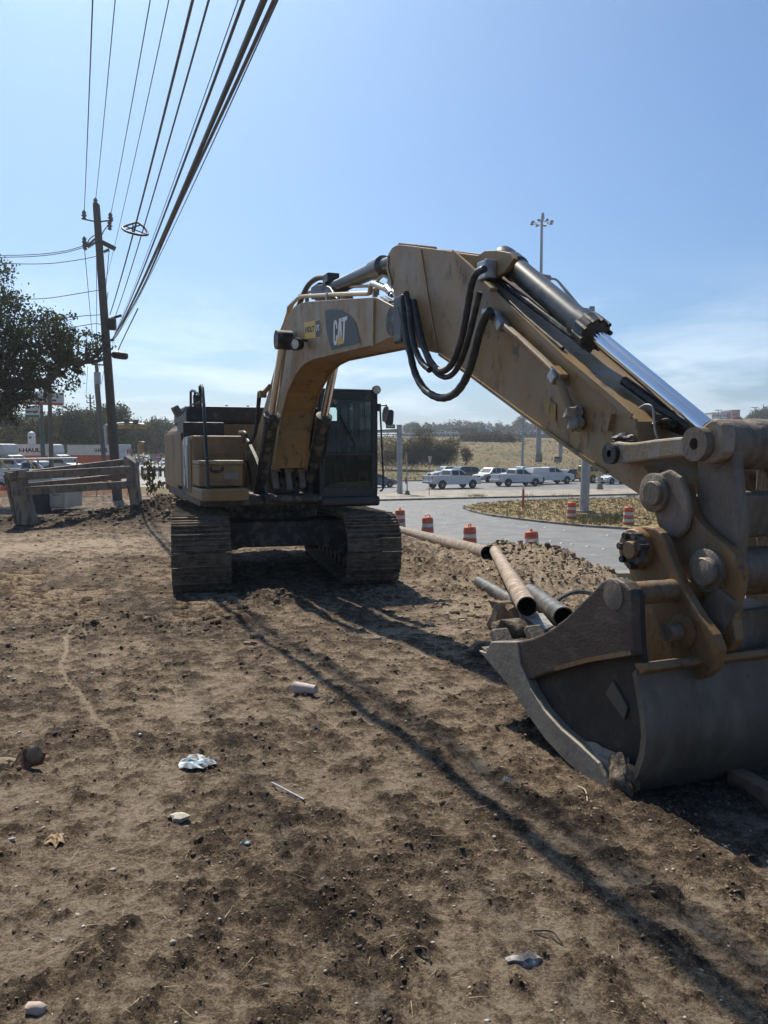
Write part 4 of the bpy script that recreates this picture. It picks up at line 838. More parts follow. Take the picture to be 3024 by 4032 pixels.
def raised(name, c, pix, z, top, label, side=None, h=.14, kw=.16):
    P = [onz(c, x, y, z) for x, y in pix]; n = len(P); poly = [(p.x, p.y) for p in P]
    mb = MB(); mb.prism(inset(poly, kw), lambda a, b, t: (a, b, t), z - h, z); o = mb.build(name, top); tag(o, label, kind='structure')
    inn = inset(poly, kw + .004); mb = MB()
    for i in range(n):
        j = (i + 1) % n; a, b, c_, d = poly[i], poly[j], inn[j], inn[i]
        mb.add([(*a, z - h), (*b, z - h), (*b, z + .012), (*a, z + .012), (*d, z - h), (*c_, z - h), (*c_, z + .012), (*d, z + .012)], [(0, 1, 2, 3), (3, 2, 6, 7), (5, 4, 7, 6)])
    mb.build('kerb', kerbm, o); return P
isl = raised('grass_island', 'G', [(535, 645), (560, 632), (640, 622), (760, 612), (900, 605), (1100, 598), (1300, 594), (1600, 589), (2000, 584), (2000, 800), (1600, 772), (1420, 758), (1250, 748), (1110, 735), (960, 720), (830, 704), (700, 688), (640, 676), (580, 662)], -1.60, grassm, 'dry grass traffic island beside the turning lane')
med = raised('median', 'G', [(-200, 585), (70, 566), (200, 556), (350, 549), (600, 545), (900, 544), (1300, 540), (1600, 535), (2000, 530), (2000, 562), (1560, 567), (1200, 576), (900, 582), (600, 588), (300, 595), (70, 601), (-200, 612)], -1.58, conc, 'tan concrete median between turning lane and frontage road')
mb = MB()
for q in range(28, 236, 4): mb.box(st(q + 2, 88.2, ZR + .07), (3.98, .3, .18), rz=PSI)
tag(mb.build('far_kerb', kerbm), 'long concrete kerb below the grass bank', kind='structure')
# crosswalk bars and lane lines on the far left
mb = MB()
for k in range(9): mb.add([st(1.5 + k * 1.25, 67.5, ZR + .005), st(2.15 + k * 1.25, 67.5, ZR + .005), st(2.15 + k * 1.25, 71, ZR + .005), st(1.5 + k * 1.25, 71, ZR + .005)], [(0, 1, 2, 3)])
tag(mb.build('crosswalk_paint', paint, fix=False), 'white crosswalk bars painted on the far street', kind='structure')
mb = MB()
for q0 in (11.6, 18.5):
    for k in range(20): mb.add([st(q0, 92 + k * 9, ZR + .005), st(q0 + .14, 92 + k * 9, ZR + .005), st(q0 + .14, 95 + k * 9, ZR + .005), st(q0, 95 + k * 9, ZR + .005)], [(0, 1, 2, 3)])
for q in range(14, 200, 12): mb.add([st(q, 75.8, ZR + .005), st(q + 3, 75.8, ZR + .005), st(q + 3, 75.95, ZR + .005), st(q, 75.95, ZR + .005)], [(0, 1, 2, 3)])
tag(mb.build('lane_paint', paint, fix=False), 'dashed white lane lines along the streets', kind='structure')
mk = MB().box((0, 0, .012), (.12, .12, .024), top=.7); mk_me = None
for x, y in ((168, 630), (190, 638), (236, 655), (296, 664), (422, 686), (494, 692), (722, 697), (720, 726), (822, 740), (910, 750), (1006, 762), (1116, 777), (1362, 805), (1036, 838), (1100, 850), (1157, 856), (1246, 868), (1338, 883), (440, 742)):
    if mk_me is None: o = mk.build('lane_marker', white); mk_me = o.data
    else: o = link('lane_marker', mk_me)
    o.location = onz('G', x, y, ZR + .002); o.rotation_euler = (0, 0, PSI); tag(o, 'small white raised marker stuck to the turning lane', 'road marker', 'raised markers on the turning lane')
# concrete apron by the bucket
mb = MB(); p = onz('H', 1330, 620, -1.56); mb.box((p.x + .6, p.y - .4, -1.66), (4.2, 2.2, .16), rz=PSI); tag(mb.build('concrete_apron', conc, bevel=.01), 'pale concrete slab at the road edge behind the bucket', kind='structure')
mb = MB(); p = onz('H', 1510, 600, -1.45); mb.box((p.x + .7, p.y, -1.52), (2.6, .5, .3), rz=R(3)); tag(mb.build('concrete_block', conc, bevel=.02), 'low concrete kerb block lying behind the bucket hinge', 'concrete block')
# grass tufts on the island and along its edges
def tufts(name, pts, h, n, mats, label, fm, wd=.014):
    g_ = np.random.default_rng(31); V = []; Fq = []; Fm = []
    for (x, y, z) in pts:
        m_ = g_.choice(len(mats), p=fm)
        for k in range(n):
            a = g_.uniform(0, 6.28); hh = h * g_.uniform(.4, 1.2); dx, dy = g_.normal(0, h * .35, 2); ox, oy = g_.normal(0, h * .4, 2)
            b = len(V); V += [(x + ox - wd * math.cos(a), y + oy - wd * math.sin(a), z - .02), (x + ox + wd * math.cos(a), y + oy + wd * math.sin(a), z - .02), (x + ox + dx, y + oy + dy, z + hh)]; Fq.append((b, b + 1, b + 2)); Fm.append(m_)
    o = link(name, np_mesh(name, np.array(V), np.array(Fq), mats, False, np.array(Fm))); tag(o, label, kind='stuff')
gd = mat('dry_blade', (.32, .24, .115), (.24, .175, .08), 2, .9); gg = mat('green_blade', (.075, .095, .03), (.12, .125, .045), 2, .9)
xs = [p.x for p in isl]; ys_ = [p.y for p in isl]
def inside(x, y, P):
    c = False; j = len(P) - 1
    for i in range(len(P)):
        if (P[i].y > y) != (P[j].y > y) and x < (P[j].x - P[i].x) * (y - P[i].y) / (P[j].y - P[i].y) + P[i].x: c = not c
        j = i
    return c
pts = []
while len(pts) < 3600:
    x, y = rng.uniform(min(xs), 24), rng.uniform(min(ys_), max(ys_))
    if inside(x, y, isl): pts.append((x, y, -1.6))
tufts('island_grass', pts, .13, 9, [gd, gg], 'short dry grass covering the traffic island', [.85, .15])
pts = []
for k in range(150): p = onz('V', rng.uniform(740, 1240), rng.uniform(690, 790), -1.6); pts.append((p.x + rng.normal(0, .3), p.y + rng.normal(0, .4), -1.6))
tufts('green_weeds', pts, .34, 9, [gg, gd], 'taller green weeds between the two far barrels', [.8, .2])
pts = []
for x0, n in ((600, 14), (640, 10), (900, 8), (1080, 6), (1500, 14), (1130, 6), (160, 8)):
    for k in range(n): p = onz('G', x0 + rng.uniform(-30, 40), 585 if x0 > 300 else 560, -1.6); pts.append((p.x, p.y + rng.normal(0, .3), -1.6))
tufts('median_weeds', pts, .3, 8, [gg, gd], 'tufts of weed along the median kerb', [.75, .25])
pts = []
g_ = np.random.default_rng(77)
for k in range(5200):
    q, r = g_.uniform(34, 130), 90 + 130 * g_.uniform(0, 1) ** 1.3; p = st(q, r); pts.append((p.x, p.y, 0))
A = np.array(pts); z_, *_ = Hfull(A[:, 0], A[:, 1]); A[:, 2] = z_; tufts('bank_grass', A.tolist(), .35, 3, [mat('brown_blade', (.16, .11, .05), (.12, .085, .04), 2, .9), gg], 'dry grass on the bank below the freeway', [.7, .3], .05)
mb = MB(); p = onz('V', 1030, 690, -1.597); tag(lump((p.x, p.y, -1.6), 1.0, (1.5, 1.1, .012), 5, 3, .4).build('puddle', mat('muddy_water', (.10, .09, .075), rough=.06, spec=.8), smooth=True), 'small muddy puddle in the island grass', kind='structure')
# ================================================================ vehicles
tyre_m = mat('tyre_rubber', (.018, .018, .018), rough=.85); rim_m = mat('alloy_rim', (.4, .4, .4), rough=.35, metal=.8)
carglass = mat('dark_car_glass', (.018, .022, .024), rough=.06, spec=.7); redl = mat('tail_lamp', (.45, .03, .02), rough=.3); headl = mat('head_lamp', (.75, .75, .72), rough=.15)
trimb = mat('black_trim', (.02, .02, .02), rough=.6)
def paintm(n, c): return mat('car_paint_' + n, c, tuple(v * .9 for v in c), 1.5, .32, coat=.5, spec=.5)
PW = paintm('white', (.66, .66, .65)); PD = paintm('dark_grey', (.055, .065, .075)); PS = paintm('silver', (.42, .43, .43)); PB = paintm('black', (.016, .018, .022)); PY = paintm('yellow', (.52, .33, .02)); PR = paintm('red', (.35, .04, .03)); PBL = paintm('blue', (.06, .10, .17))
def loft(poly, hw):
    mb = MB(); n = len(poly)
    mb.add([(x, hw(x, z), z) for x, z in poly] + [(x, -hw(x, z), z) for x, z in poly], [tuple(range(n)), tuple(range(2 * n - 1, n - 1, -1))] + [(i, n + i, n + (i + 1) % n, (i + 1) % n) for i in range(n)]); return mb
KINDS_ = {
 'pickup': dict(L=5.9, W=2.0, wb=(1.85, -1.78), wr=.41, body=[(-2.9, .55), (-2.94, .8), (-2.9, 1.32), (-.78, 1.34), (1.2, 1.32), (1.5, 1.27), (2.55, 1.16), (2.83, 1.02), (2.92, .75), (2.9, .5), (2.3, .42), (-2.3, .45)],
                cab=[(-.80, 1.32), (-.70, 1.86), (-.5, 1.94), (.35, 1.95), (.6, 1.90), (1.38, 1.31)], side=[[(-.6, 1.38), (-.55, 1.80), (.18, 1.83), (.18, 1.36)], [(.28, 1.36), (.28, 1.83), (.5, 1.82), (1.12, 1.36)]]),
 'suv': dict(L=4.8, W=1.95, wb=(1.45, -1.4), wr=.37, body=[(-2.35, .5), (-2.38, .9), (-2.3, 1.12), (1.0, 1.10), (1.35, 1.05), (2.15, .93), (2.38, .72), (2.38, .4), (1.9, .32), (-1.9, .34)],
             cab=[(-2.28, 1.1), (-2.05, 1.62), (-1.6, 1.74), (-.2, 1.77), (.35, 1.72), (1.2, 1.08)], side=[[(-1.95, 1.16), (-1.75, 1.6), (-1.1, 1.66), (-1.1, 1.14)], [(-1.0, 1.14), (-1.0, 1.66), (-.15, 1.68), (-.15, 1.13)], [(-.05, 1.13), (-.05, 1.68), (.25, 1.66), (.92, 1.13)]]),
 'sedan': dict(L=4.7, W=1.82, wb=(1.4, -1.35), wr=.33, body=[(-2.3, .45), (-2.34, .8), (-2.2, 1.0), (-1.5, 1.02), (1.0, .96), (1.5, .9), (2.15, .74), (2.34, .55), (2.3, .32), (1.8, .25), (-1.8, .27)],
               cab=[(-1.85, 1.0), (-1.15, 1.38), (-.6, 1.45), (.1, 1.45), (.5, 1.36), (1.2, .95)], side=[[(-1.35, 1.05), (-.95, 1.34), (-.4, 1.38), (-.4, 1.03)], [(-.3, 1.03), (-.3, 1.38), (.2, 1.37), (.85, 1.0)]]),
 'jeep': dict(L=4.2, W=1.85, wb=(1.3, -1.25), wr=.4, body=[(-2.0, .6), (-2.02, 1.0), (-1.98, 1.2), (.9, 1.2), (1.1, 1.16), (1.95, 1.1), (2.05, .9), (2.05, .55), (1.6, .48), (-1.6, .48)],
              cab=[(-2.0, 1.2), (-1.95, 1.78), (-1.8, 1.86), (.2, 1.86), (.4, 1.82), (.9, 1.2)], side=[[(-1.85, 1.26), (-1.82, 1.7), (-1.1, 1.72), (-1.1, 1.25)], [(-1.0, 1.25), (-1.0, 1.72), (-.25, 1.72), (-.25, 1.24)], [(-.15, 1.24), (-.15, 1.72), (.3, 1.70), (.68, 1.24)]])}
WHEEL = {}
def wheel(parent, x, y, r, wd=.24):
    key = round(r, 3)
    if key not in WHEEL:
        ty = MB().lathe((0, -wd / 2, 0), (0, 1, 0), [(0, r * .62), (.0, r * .9), (.03, r), (wd - .03, r), (wd, r * .9), (wd, r * .62)], n=20).build('tyre', tyre_m, None, smooth=True)
        mb = MB(); mb.lathe((0, -wd / 2 + .01, 0), (0, 1, 0), [(0, r * .63), (wd - .02, r * .63)], n=20)
        for k in range(5):
            a = k * 2 * math.pi / 5; mb.box((math.cos(a) * r * .32, 0, math.sin(a) * r * .32), (r * .5, wd + .006, r * .13), ry=-a)
        rm = mb.build('rim', rim_m, None); WHEEL[key] = (ty.data, rm.data); bpy.data.objects.remove(ty); bpy.data.objects.remove(rm)
    w_ = link('wheel', WHEEL[key][0], parent); w_.location = (x, y, r); link('rim', WHEEL[key][1], w_)
def vehicle(kind, name, label, cat, loc, yaw, paint, group=None, detail=2, canopy=False, scale=1.0):
    k = KINDS_[kind]; W2 = k['W'] / 2; T = thing(name, label, cat, loc, yaw, group); T.scale = (scale,) * 3
    zb = k['cab'][0][1]; zt = max(p[1] for p in k['cab'])
    hwb = lambda x, z: W2 * (1 - .05 * max(0, (abs(x) / (k['L'] / 2)) ** 6)) * (1 if z < zb - .25 else .965)
    hwc = lambda x, z: W2 * (.95 - .17 * max(0, (z - zb) / (zt - zb)))
    body = k['body']
    if kind == 'pickup':
        body = [(-2.9, .55), (-2.94, .8), (-2.9, .95), (-.78, .97)] + body[4:]; body.insert(4, (-.76, 1.33))
    loft(body, hwb).build('body', paint, T, bevel=.05)
    if kind == 'pickup':
        for s in (-1, 1): MB().box((-1.84, s * (W2 * .965 - .035), 1.15), (2.14, .07, .38)).build('bed_side', paint, T, bevel=.02)
        MB().box((-2.88, 0, 1.14), (.08, W2 * 1.84, .36)).build('tailgate', paint, T, bevel=.02)
        MB().box((-2.96, 0, .66), (.12, W2 * 1.9, .2)).build('rear_bumper', rim_m, T, bevel=.03)
    loft(k['cab'], hwc).build('cabin', paint, T, bevel=.04)
    if canopy: loft([(-2.85, 1.34), (-2.75, 1.85), (-.8, 1.9), (-.78, 1.34)], lambda x, z: W2 * (.95 - .1 * (z - 1.34))).build('bed_canopy', paint, T, bevel=.04)
    for s in (-1, 1):
        for sw in k['side']:
            mb = MB(); mb.add([(x, s * (hwc(x, z) + .012), z) for x, z in sw], [tuple(range(len(sw)))]); mb.build('side_window', carglass, T, fix=False)
    cb = k['cab']
    def pane(nm, a, b, o):
        (x0, z0), (x1, z1) = a, b; d = Vector((x1 - x0, z1 - z0)); nrm = Vector((-d.y, d.x)).normalized() * .014 * o
        A = (x0 + d.x * .1 + nrm.x, z0 + d.y * .1 + nrm.y); B = (x0 + d.x * .88 + nrm.x, z0 + d.y * .88 + nrm.y)
        MB().add([(A[0], hwc(*A) * .9, A[1]), (A[0], -hwc(*A) * .9, A[1]), (B[0], -hwc(*B) * .88, B[1]), (B[0], hwc(*B) * .88, B[1])], [(0, 1, 2, 3)]).build(nm, carglass, T, fix=False)
    pane('rear_window', cb[0], cb[1], 1); pane('windscreen', cb[-1], cb[-2], -1)
    if detail >= 2:
        mb_ = None
        for wx in k['wb']:
            for s in (-1, 1):
                r = k['wr'] * 1.2; pol = [(wx + r * math.cos(a), k['wr'] + r * math.sin(a)) for a in [math.pi * i / 10 for i in range(11)]]
                MB().add([(x, s * (W2 + .004), z) for x, z in pol], [tuple(range(11))]).build('wheel_arch', trimb, T, fix=False)
        xf, xr = k['L'] / 2 - .03, -k['L'] / 2 + .05
        for s in (-1, 1):
            MB().box((xf - .12, s * W2 * .74, zb - .30), (.16, W2 * .36, .15)).build('headlight', headl, T, bevel=.02)
            MB().box((xr + .02, s * W2 * .87, zb - .2), (.14, W2 * .16, .3)).build('tail_light', redl, T, bevel=.02)
            MB().box((k['cab'][-1][0] - .35, s * (W2 + .06), zb + .1), (.12, .2, .15)).build('wing_mirror', paint if kind != 'pickup' else trimb, T, bevel=.03)
        MB().box((xf + .0, 0, zb - .35), (.06, W2 * 1.05, .22)).build('grille', trimb, T, bevel=.02)
        MB().box((xf - .02, 0, .5), (.1, W2 * 1.7, .16)).build('front_bumper', trimb if kind in ('jeep', 'suv') else rim_m, T, bevel=.03)
    for wx in k['wb']:
        for s in (-1, 1): wheel(T, wx, s * (W2 - .11), k['wr'])
    return T
G1 = 'traffic on the frontage road'
def road_pt(c, x, y): return onz(c, x, y, ZR)
def near(c, x, y, off): p = road_pt(c, x, y); return p + W_ * off
vehicle('pickup', 'pickup_truck', 'white crew cab pickup nearest the traffic pole, tailgate towards us', 'pickup', near('U', 985, 1076, .9), PSI + R(6), PW, G1)
vehicle('suv', 'suv', 'dark grey suv half hidden behind the leftmost white pickup', 'suv', near('U', 1075, 985, .9), PSI + R(186), PD, G1, scale=1.06)
vehicle('suv', 'suv', 'white suv whose roof shows above the leftmost white pickup', 'suv', near('U', 880, 962, .9), PSI + R(182), PW, G1)
vehicle('suv', 'suv', 'silver suv facing left between the two left white pickups', 'suv', near('U', 1475, 992, .9), PSI + R(200), PS, G1)
vehicle('pickup', 'pickup_truck', 'white pickup with dark bed rails, second of the three white pickups', 'pickup', near('G', 868, 526, .9), PSI + R(4), PW, G1, scale=.97)
vehicle('pickup', 'pickup_truck', 'grey pickup mostly hidden between the two right white pickups', 'pickup', near('G', 905, 506, .9), PSI + R(180), PS, G1)
vehicle('pickup', 'pickup_truck', 'white pickup with a bed canopy, third of the white pickups', 'pickup', near('V', 493, 349, .9), PSI + R(3), PW, G1, canopy=True)
vehicle('sedan', 'sedan', 'black sedan just left of the street light pole', 'car', near('V', 705, 320, .9), PSI + R(185), PB, G1, scale=1.06)
vehicle('jeep', 'off_road_car', 'boxy yellow off road car beside the light pole', 'car', near('V', 1018, 335, .9), PSI + R(3), PY, G1, scale=1.12)
vehicle('sedan', 'sedan', 'white car partly cut off by the lower edge of the stick', 'car', near('V', 1235, 350, .9), PSI + R(183), PW, G1)
vehicle('sedan', 'sedan', 'dark sedan with its nose showing right of the excavator cab', 'car', near('N', 1440, 1246, .9), PSI + R(2), PBL, G1)
# freeway on top of the bank
fw = [(-22, 318, 7.9), (20, 306, 8.0), (60, 292, 8.3), (90, 266, 9.6), (120, 238, 10.9), (180, 190, 11.6), (300, 110, 12)]
FW_P = spline([Vector(p) for p in fw], 6)
def ribbon(path, o0, o1, z0, z1):
    mb = MB(); L = []
    for i, p in enumerate(path):
        d = (path[min(i + 1, len(path) - 1)] - path[max(i - 1, 0)]); d.z = 0; d.normalize(); n_ = Vector((d.y, -d.x, 0))
        L.append([p + n_ * o0 + Vector((0, 0, z0)), p + n_ * o1 + Vector((0, 0, z0)), p + n_ * o1 + Vector((0, 0, z1)), p + n_ * o0 + Vector((0, 0, z1))])
    for i in range(len(L) - 1):
        mb.add(L[i] + L[i + 1], [(0, 1, 5, 4), (1, 2, 6, 5), (2, 3, 7, 6), (3, 0, 4, 7)])
    return mb
tag(ribbon(FW_P, -13, 9, -1.3, -.05).build('freeway', conc), 'raised freeway running along the top of the bank', kind='structure')
gl = ribbon(FW_P, 9.0, 9.25, .35, .75).build('guard_rail', mat('galvanised_rail', (.22, .22, .21), (.3, .3, .29), 3, .5, .5)); tag(gl, 'long guard rail along the freeway edge', 'guard rail')
for i in range(len(FW_P) * 3):
    t_ = i / 3; j = int(t_); p = FW_P[j].lerp(FW_P[min(j + 1, len(FW_P) - 1)], t_ - j)
    if p.x < -60 or p.x > 190: continue
    d = FW_P[min(j + 1, len(FW_P) - 1)] - FW_P[max(j - 1, 0)]; n_ = Vector((d.y, -d.x, 0)).normalized()
    MB().box(p + n_ * 9.4 + Vector((0, 0, .1)), (.35, .35, 1.3)).build('rail_post', trimb, gl)
G2 = 'vehicles up on the freeway'
def fwy(c, x, dy=0.0):
    d = ray(c, x, 300); best = None
    for i in range(len(FW_P) - 1):
        a, b = FW_P[i], FW_P[i + 1]
        for k in range(8):
            p = a.lerp(b, k / 8); e = abs(p.x / p.y - d.x / d.y)
            if best is None or e < best[0]: best = (e, p, (b - a).normalized())
    n_ = Vector((best[2].y, -best[2].x, 0)).normalized(); return best[1] + n_ * dy, math.atan2(best[2].y, best[2].x)
for c, x, kind, pm, rev, lab in (('U', 430, 'suv', PW, 1, 'white van high on the freeway above the brush'), ('U', 660, 'sedan', PW, 1, 'white car on the freeway just left of the brown bare tree top'), ('U', 815, 'suv', PW, 1, 'white suv tailing another white car on the freeway'),
                          ('U', 880, 'sedan', PS, 1, 'silver sedan between two white cars on the freeway'), ('U', 955, 'suv', PW, 1, 'white suv just behind the flatbed on the freeway'), ('U', 1410, 'sedan', PS, 0, 'silver car on the freeway right of the semi tractor'), ('U', 1560, 'suv', PD, 0, 'dark suv on the freeway right of the semi'),
                          ('G', 860, 'sedan', PW, 0, 'white sedan on the freeway next to the thin light pole'), ('G', 910, 'sedan', PS, 0, 'silver sedan following a white sedan on the freeway'), ('G', 985, 'pickup', PW, 0, 'white pickup on the freeway behind the lowest part of the stick'), ('U', 300, 'sedan', PS, 1, 'silver car on the freeway above the pedestrian signal'),
                          ('P', 1155, 'pickup', PW, 1, 'white pickup on the overpass above the linkage tube'), ('P', 1370, 'pickup', PR, 1, 'red pickup on the overpass at the right edge'), ('P', 650, 'suv', PW, 1, 'white suv on the overpass glimpsed below the chrome rod')):
    p, a = fwy(c, x, 5 if rev else 1); vehicle(kind, {'suv': 'suv', 'sedan': 'sedan', 'pickup': 'pickup_truck'}[kind], lab, 'pickup' if kind == 'pickup' else 'suv' if kind == 'suv' else 'car', p + Vector((0, 0, .0)), a + (math.pi if rev else 0), pm, G2, detail=1)
# semi with a flatbed trailer
p, a = fwy('U', 1200, 4); T = thing('semi_truck', 'dark blue semi tractor pulling a loaded flatbed on the freeway', 'truck', p, a, G2)
loft([(3.0, .6), (3.0, 2.9), (4.6, 3.6), (5.6, 3.5), (6.1, 2.3), (7.6, 2.0), (7.8, .6)], lambda x, z: 1.22).build('tractor', PBL, T, bevel=.08); MB().box((5.75, 0, 2.85), (.1, 2.2, .7), ry=-.35).build('windscreen', carglass, T)
MB().box((-2.2, 0, 1.25), (11, 2.4, .25)).build('flatbed', trimb, T); MB().box((-2.6, 0, 2.1), (9.5, 2.3, 1.5)).build('load', mat('dark_load', (.05, .05, .045), (.09, .085, .07), 2, .9), T, bevel=.1)
for x in (-7, -5.8, 3.6, 4.8, 7.0):
    for s in (-1, 1): wheel(T, x, s * 1.05, .5, .3)
# rental box trucks in the lot on the left
orange = mat('rental_orange', (.50, .085, .025), (.42, .08, .03), 1, .5); boxw = mat('rental_white', (.62, .62, .6), (.52, .52, .5), 2, .5)
def box_truck(label, loc, yaw, Lb=4.6, cabin=True, text_u=(.35, .9)):
    T = thing('box_truck', label, 'truck', loc, yaw, 'rental box trucks in the lot'); Hb = 2.45; zb = .95
    x0, x1 = -Lb, 0.0
    MB().box(((x0 + x1) / 2, 0, zb + Hb / 2), (Lb, 2.3, Hb)).build('cargo_box', boxw, T, bevel=.04)
    if cabin: loft([(-.02, 2.3), (-.02, zb + Hb - .02), (.35, zb + Hb - .06), (.5, 2.7), (.35, 2.3)], lambda x, z: 1.13).build('attic', boxw, T, bevel=.08)
    for s in (-1, 1):
        MB().box(((x0 + x1) / 2, s * 1.156, zb + .80), (Lb - .06, .008, 1.0)).build('orange_band', orange, T)
        u0, u1 = text_u; f = (lambda u, v: (x0 + Lb * (u0 + (u1 - u0) * u), -1.158, zb + 1.62 + .42 * v)) if s < 0 else (lambda u, v: (x1 - Lb * (u0 + (u1 - u0) * u), 1.158, zb + 1.62 + .42 * v))
        lettering('lettering', 'U-HAUL', f, blackflat, T, .05)
        for k in range(4): MB().box((x0 + Lb * (k + .5) / 4, s * 1.16, zb + Hb - .04), (Lb / 4 - .03, .03, .08)).build('top_rail', rim_m, T)
    MB().box((-Lb / 2 + .3, 0, .78), (Lb + 1.0, 1.0, .25)).build('chassis', trimb, T)
    if cabin:
        loft([(.1, .55), (.1, 2.25), (.7, 2.35), (1.15, 2.25), (1.75, 1.5), (2.9, 1.3), (3.1, 1.05), (3.1, .5), (2.8, .45)], lambda x, z: 1.0 if z < 1.4 else .92).build('truck_cab', boxw, T, bevel=.06)
        for s in (-1, 1): MB().add([(x, s * .962, z) for x, z in ((.35, 1.5), (.35, 2.12), (1.0, 2.12), (1.5, 1.5))], [(0, 1, 2, 3)]).build('side_window', carglass, T, fix=False)
        MB().add([(1.78, -.8, 1.5), (1.78, .8, 1.5), (1.2, .76, 2.22), (1.2, -.76, 2.22)], [(0, 1, 2, 3)]).build('windscreen', carglass, T, fix=False)
        MB().box((3.1, 0, .95), (.06, 1.2, .4)).build('grille', trimb, T); MB().box((3.12, 0, .6), (.16, 1.9, .22)).build('front_bumper', rim_m, T, bevel=.03)
        for s in (-1, 1): MB().box((1.5, s * 1.15, 1.65), (.14, .22, .4)).build('wing_mirror', trimb, T, bevel=.03); MB().box((3.05, s * .78, 1.05), (.12, .3, .2)).build('headlight', headl, T, bevel=.02)
    for wx in ((2.35, -Lb + 1.4) if cabin else (-Lb * .4, -Lb * .62)):
        for s in (-1, 1): wheel(T, wx, s * .95, .42, .3)
    return T
def lot(c, x, Y): d = ray(c, x, 600); p = E + d * (Y / d.y); return Vector((p.x, p.y, -.62))
box_truck('rental box truck at the far left with its bonnet in front of the next truck', lot('F', 60, 74), R(-12), 4.6, True, (.45, .93))
box_truck('rental box truck behind the leaning utility poles, cab facing right', lot('F', 505, 78), R(-8), 5.6, True, (.38, .86))
box_truck('long rental trailer box parked right of the other trucks', lot('F', 1150, 84), R(-28), 7.5, False, (.58, .86))
vehicle('pickup', 'pickup_truck', 'white rental pickup with its bonnet behind the wooden barrier', 'pickup', lot('F', 330, 60), R(-12), PW)
vehicle('sedan', 'sedan', 'silver car parked low behind the lower barrier rails', 'car', lot('F', 250, 52), R(170), PS, detail=1)
G3 = 'cars queueing on the far left street'
for c, x, y, kind, pm, lab, yw in (('W', 760, 985, 'pickup', PB, 'dark pickup in the queue behind the pole mounted signal', 92), ('W', 860, 960, 'sedan', PW, 'white sedan in the queue left of the white sign board', 90), ('W', 1300, 1010, 'suv', PW, 'white suv facing us beside the excavator counterweight', -92),
                             ('W', 1280, 905, 'sedan', PS, 'silver sedan behind the white suv on the far left street', -92), ('W', 900, 900, 'suv', PS, 'silver suv deeper in the queue on the far left street', 90), ('W', 1270, 850, 'suv', PD, 'dark suv farthest back on the left street', -92)):
    vehicle(kind, {'suv': 'suv', 'sedan': 'sedan', 'pickup': 'pickup_truck'}[kind], lab, 'pickup' if kind == 'pickup' else 'suv' if kind == 'suv' else 'car', onz(c, x, y, ZR), PSI + R(yw), pm, G3)
# ================================================================ poles, wires, signs
wood = mat('weathered_pole_wood', (.085, .072, .058), (.13, .11, .09), 5, .9, bump=.5, bscale=18, stretch=(6, 6, .6)); galv = mat('galvanised_steel', (.36, .37, .37), (.28, .29, .30), 2, .5, .45)
cablem = mat('black_cable', (.085, .09, .1), rough=.5); insul = mat('grey_insulator', (.16, .15, .15), rough=.35); timber = mat('grey_timber', (.30, .25, .19), (.17, .14, .11), 3, .9, dirt=(.1, .085, .065), damt=.35, dscale=6, bump=.6, bscale=22, stretch=(1, 1, .25)); timber_d = mat('dark_timber', (.24, .19, .14), (.15, .115, .085), 4, .65, dirt=(.09, .07, .05), damt=.3, dscale=8, bump=.5, bscale=20)
DP = 37.0
def wp(c, x, y, Y=DP): return aty(c, x, y, Y)
def wthing(name, label, cat, loc, group=None): return thing(name, label, cat, loc, 0, group)
base = wp('F', 1100, 1075); top = wp('E', 838, 235)
UPOLE = wthing('utility_pole', 'tall dark wooden utility pole nearest the camera, leaning slightly left', 'utility pole', base)
MB().cyl(base - Vector((0, 0, .6)), top, .235, .16, n=16).build('pole_shaft', wood, UPOLE, True, smooth=True)
def arm(c, a, b, w_, nm='crossarm', m=wood, par=UPOLE, Y=DP, off=0): return MB().beam(wp(c, *a, Y - off), wp(c, *b, Y - off), w_, w_).build(nm, m, par, True)
arm('E', (710, 356), (835, 383), .06, m=insul); arm('E', (870, 383), (985, 368), .06, m=insul); arm('E', (885, 560), (1000, 618), .2)
def insulator(c, x, y, h=.45, par=UPOLE, Y=DP, k=1.0):
    p = wp(c, x, y, Y); MB().lathe(p - Vector((0, 0, h * .5)), (0, 0, 1), [(0, .03 * k), (h * .15, .11 * k), (h * .3, .06 * k), (h * .45, .14 * k), (h * .6, .07 * k), (h * .75, .11 * k), (h, .04 * k)], n=10).build('insulator', insul, par, True, smooth=True)
for x, y in ((732, 325), (832, 218), (962, 345), (735, 555), (740, 590), (955, 415)): insulator('E', x, y)
for a, b in (((760, 590), (830, 530)), ((765, 605), (835, 560)), ((905, 645), (950, 625))):
    p0, p1 = wp('E', *a), wp('E', *b); mb = MB(); n_ = 7
    mb.lathe(p0, p1 - p0, [((p1 - p0).length * i / 14, (.035 if i % 2 else .085)) for i in range(15)], n=8); mb.build('strain_insulator', insul, UPOLE, True, smooth=True)
MB().tube(spline([wp('E', x, y) for x, y in ((760, 580), (775, 540), (800, 515), (832, 498))], 4), .025, 5).build('jumper', cablem, UPOLE, True); MB().tube(spline([wp('E', x, y) for x, y in ((885, 505), (905, 460), (930, 428), (955, 415))], 4), .025, 5).build('jumper', cablem, UPOLE, True)
MB().box(wp('E', 978, 1275), (.33, .3, .55)).build('junction_box', trimb, UPOLE, True, bevel=.05)
MB().box(wp('E', 1005, 1215), (.6, .1, .1), ry=-.3).build('cable_bracket', trimb, UPOLE, True)
MB().lathe(wp('E', 972, 1538), wp('E', 1112, 1556) - wp('E', 972, 1538), [(0, .06), (.05, .14), (.15, .175), (.4, .18), (.62, .175), (.74, .14), (.78, .05)], n=18).build('splice_closure', rubber, UPOLE, True, smooth=True)
